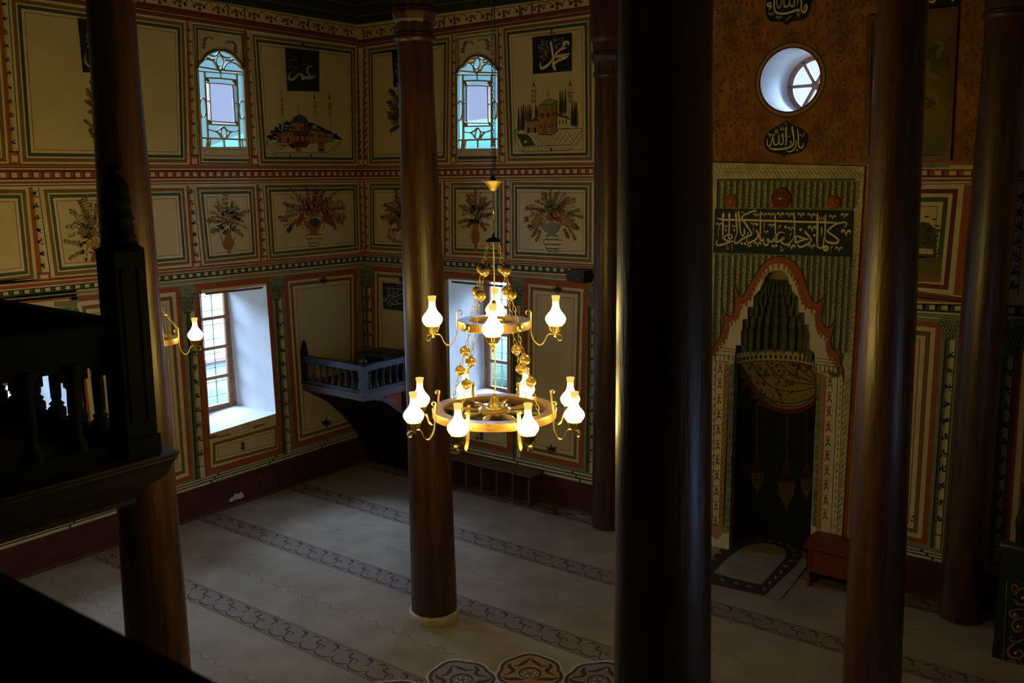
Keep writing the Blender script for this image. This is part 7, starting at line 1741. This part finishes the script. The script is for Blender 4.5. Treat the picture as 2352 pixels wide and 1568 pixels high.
mb = MB(); z = 3.95; fin = [(.13, 0), (.125, .015), (.10, .03), (.088, .07), (.094, .085), (.084, .10), (.086, .14), (.080, .17), (.092, .185), (.080, .20), (.074, .23), (.070, .26), (.085, .275), (.072, .30), (.068, .33), (.074, .36), (.062, .385), (.050, .40), (.034, .42), (.030, .44), (.042, .455), (.040, .475), (.018, .49), (0, .492)]
mb.lathe([(r * 1.02, h) for r, h in fin], bwood, 16, (NXp, NYp, z)); mb.build('finial', gal)
# carved cheek scrolls on the hall side of the post
mb = MB(); mb.prism([(NXp - hw, NYp, z_) if False else (NXp - hw - dx, NYp, z_) for dx, z_ in ((0, 3.45), (.03, 3.47), (.02, 3.5), (.0, 3.54), (.0, 3.6), (.02, 3.62), (.035, 3.64), (.0, 3.68))], Vector((0, .05, 0)), bwood); mb.build('cheek_scroll', gal)
def balustrade(p0, p1, n, far=False):
    p0, p1 = Vector(p0), Vector(p1); d = p1 - p0; u = d.normalized(); nn = Vector((-u.y, u.x, 0)); ZT = 3.54
    mb = MB(); mb.obox(p0 - nn * .045 + Vector((0, 0, ZT - .05)), d, nn * .09, Vector((0, 0, .05)), bwood); mb.build('handrail', gal)
    mb = MB(); L = d.length; st = L / n
    mb.obox(p0 - nn * .025 + Vector((0, 0, ZT - .20)), d, nn * .05, Vector((0, 0, .15)), bwood)
    for k in range(n):      # scalloped arch pieces under the rail
        for j in range(6):
            x0, x1 = st * (k + j / 6), st * (k + (j + 1) / 6); h = .12 * abs(math.cos(PI * (j + .5) / 6)) ** 1.2 + .01
            mb.obox(p0 + u * x0 - nn * .02 + Vector((0, 0, ZT - .20 - h)), u * (x1 - x0), nn * .04, Vector((0, 0, h)), bwood)
    mb.build('arcade_board', gal)
    mb = MB(); mb.obox(p0 - nn * .035 + Vector((0, 0, 2.751)), d, nn * .07, Vector((0, 0, .09)), bwood); mb.build('foot_rail', gal)
    for k in range(n + 1):
        if k == 0: continue
        c = p0 + u * (st * k); mb = MB()
        if (c - p1).length < .05 and not far: continue
        mb.lathe([(r_ * 1.22, h_) for r_, h_ in ((.045, 0), (.045, .05), (.030, .065), (.040, .08), (.022, .10), (.027, .12), (.029, .25), (.026, .36), (.034, .375), (.022, .39), (.036, .41), (.030, .44), (.045, .46), (.045, .50))], bwood, 10, (c.x, c.y, 2.841), rot=.4); mb.build('baluster', gal)
balustrade((NXp, NYp - hw, 0), (NXp, RYG + .05, 0), 8)
balustrade((NXp - hw, NYp, 0), (0.3, NYp, 0), 18, True)
# the gallery wing the photograph was taken from
fg = empty('near_gallery_rail', (9, -9.1, 2.75), 'out-of-focus black handrail cutting across the bottom left corner', 'railing')
mb = MB(); e = hit(250, 1440, 2, 3.54); YR = e.y; XE = hit(0, 1330, 2, 3.54).x
mb.box((NXp + .05, YR - .10, 3.47), (RX - .03, YR, 3.54), bwood); mb.build('handrail', fg)
mb = MB(); mb.box((NXp + .05, YR - .08, 2.76), (RX - .03, YR - .05, 3.47), bwood); mb.build('solid_panel', fg)
mb = MB(); mb.box((0.02, RY + .02, 2.5), (RX - .02, YR + .0, 2.748), dwood); tag(mb.build('gallery_floor_slab'), kind='structure')
# ================================================================== LIGHT
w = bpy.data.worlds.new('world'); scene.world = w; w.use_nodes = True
nt = w.node_tree; N = nt.nodes; L = nt.links
bg = N['Background']
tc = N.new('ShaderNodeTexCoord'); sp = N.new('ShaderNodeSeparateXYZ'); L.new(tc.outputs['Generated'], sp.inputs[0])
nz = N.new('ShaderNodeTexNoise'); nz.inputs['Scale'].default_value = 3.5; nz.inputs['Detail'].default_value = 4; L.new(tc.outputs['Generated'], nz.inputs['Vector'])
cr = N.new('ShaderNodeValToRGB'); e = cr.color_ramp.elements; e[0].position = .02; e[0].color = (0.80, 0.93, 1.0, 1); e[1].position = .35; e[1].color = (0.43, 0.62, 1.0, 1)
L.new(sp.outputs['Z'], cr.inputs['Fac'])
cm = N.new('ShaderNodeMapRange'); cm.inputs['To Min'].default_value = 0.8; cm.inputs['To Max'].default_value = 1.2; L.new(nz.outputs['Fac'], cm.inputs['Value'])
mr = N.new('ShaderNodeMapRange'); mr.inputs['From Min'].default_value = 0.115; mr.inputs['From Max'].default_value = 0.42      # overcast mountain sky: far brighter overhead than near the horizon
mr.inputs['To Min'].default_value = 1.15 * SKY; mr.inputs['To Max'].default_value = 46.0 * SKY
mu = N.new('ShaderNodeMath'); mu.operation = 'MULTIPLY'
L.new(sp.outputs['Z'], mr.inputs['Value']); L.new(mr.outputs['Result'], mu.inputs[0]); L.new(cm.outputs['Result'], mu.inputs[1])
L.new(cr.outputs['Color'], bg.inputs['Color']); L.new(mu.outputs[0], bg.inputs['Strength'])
vs = scene.view_settings; vs.view_transform = 'Standard'; vs.look = 'None'; vs.exposure = EXPO; vs.gamma = 1.0; vs.use_curve_mapping = False
scene.display_settings.display_device = 'sRGB'
cy = scene.cycles
cy.use_denoising = True
try: cy.denoiser = 'OPENIMAGEDENOISE'; cy.denoising_input_passes = 'RGB_ALBEDO_NORMAL'
except Exception: pass
cy.max_bounces = 8; cy.diffuse_bounces = 5; cy.glossy_bounces = 4; cy.transmission_bounces = 4; cy.transparent_max_bounces = 12
cy.sample_clamp_indirect = 6.0; cy.caustics_reflective = False; cy.caustics_refractive = False
cy.use_light_tree = True
cy.use_adaptive_sampling = True; cy.adaptive_threshold = 0.02
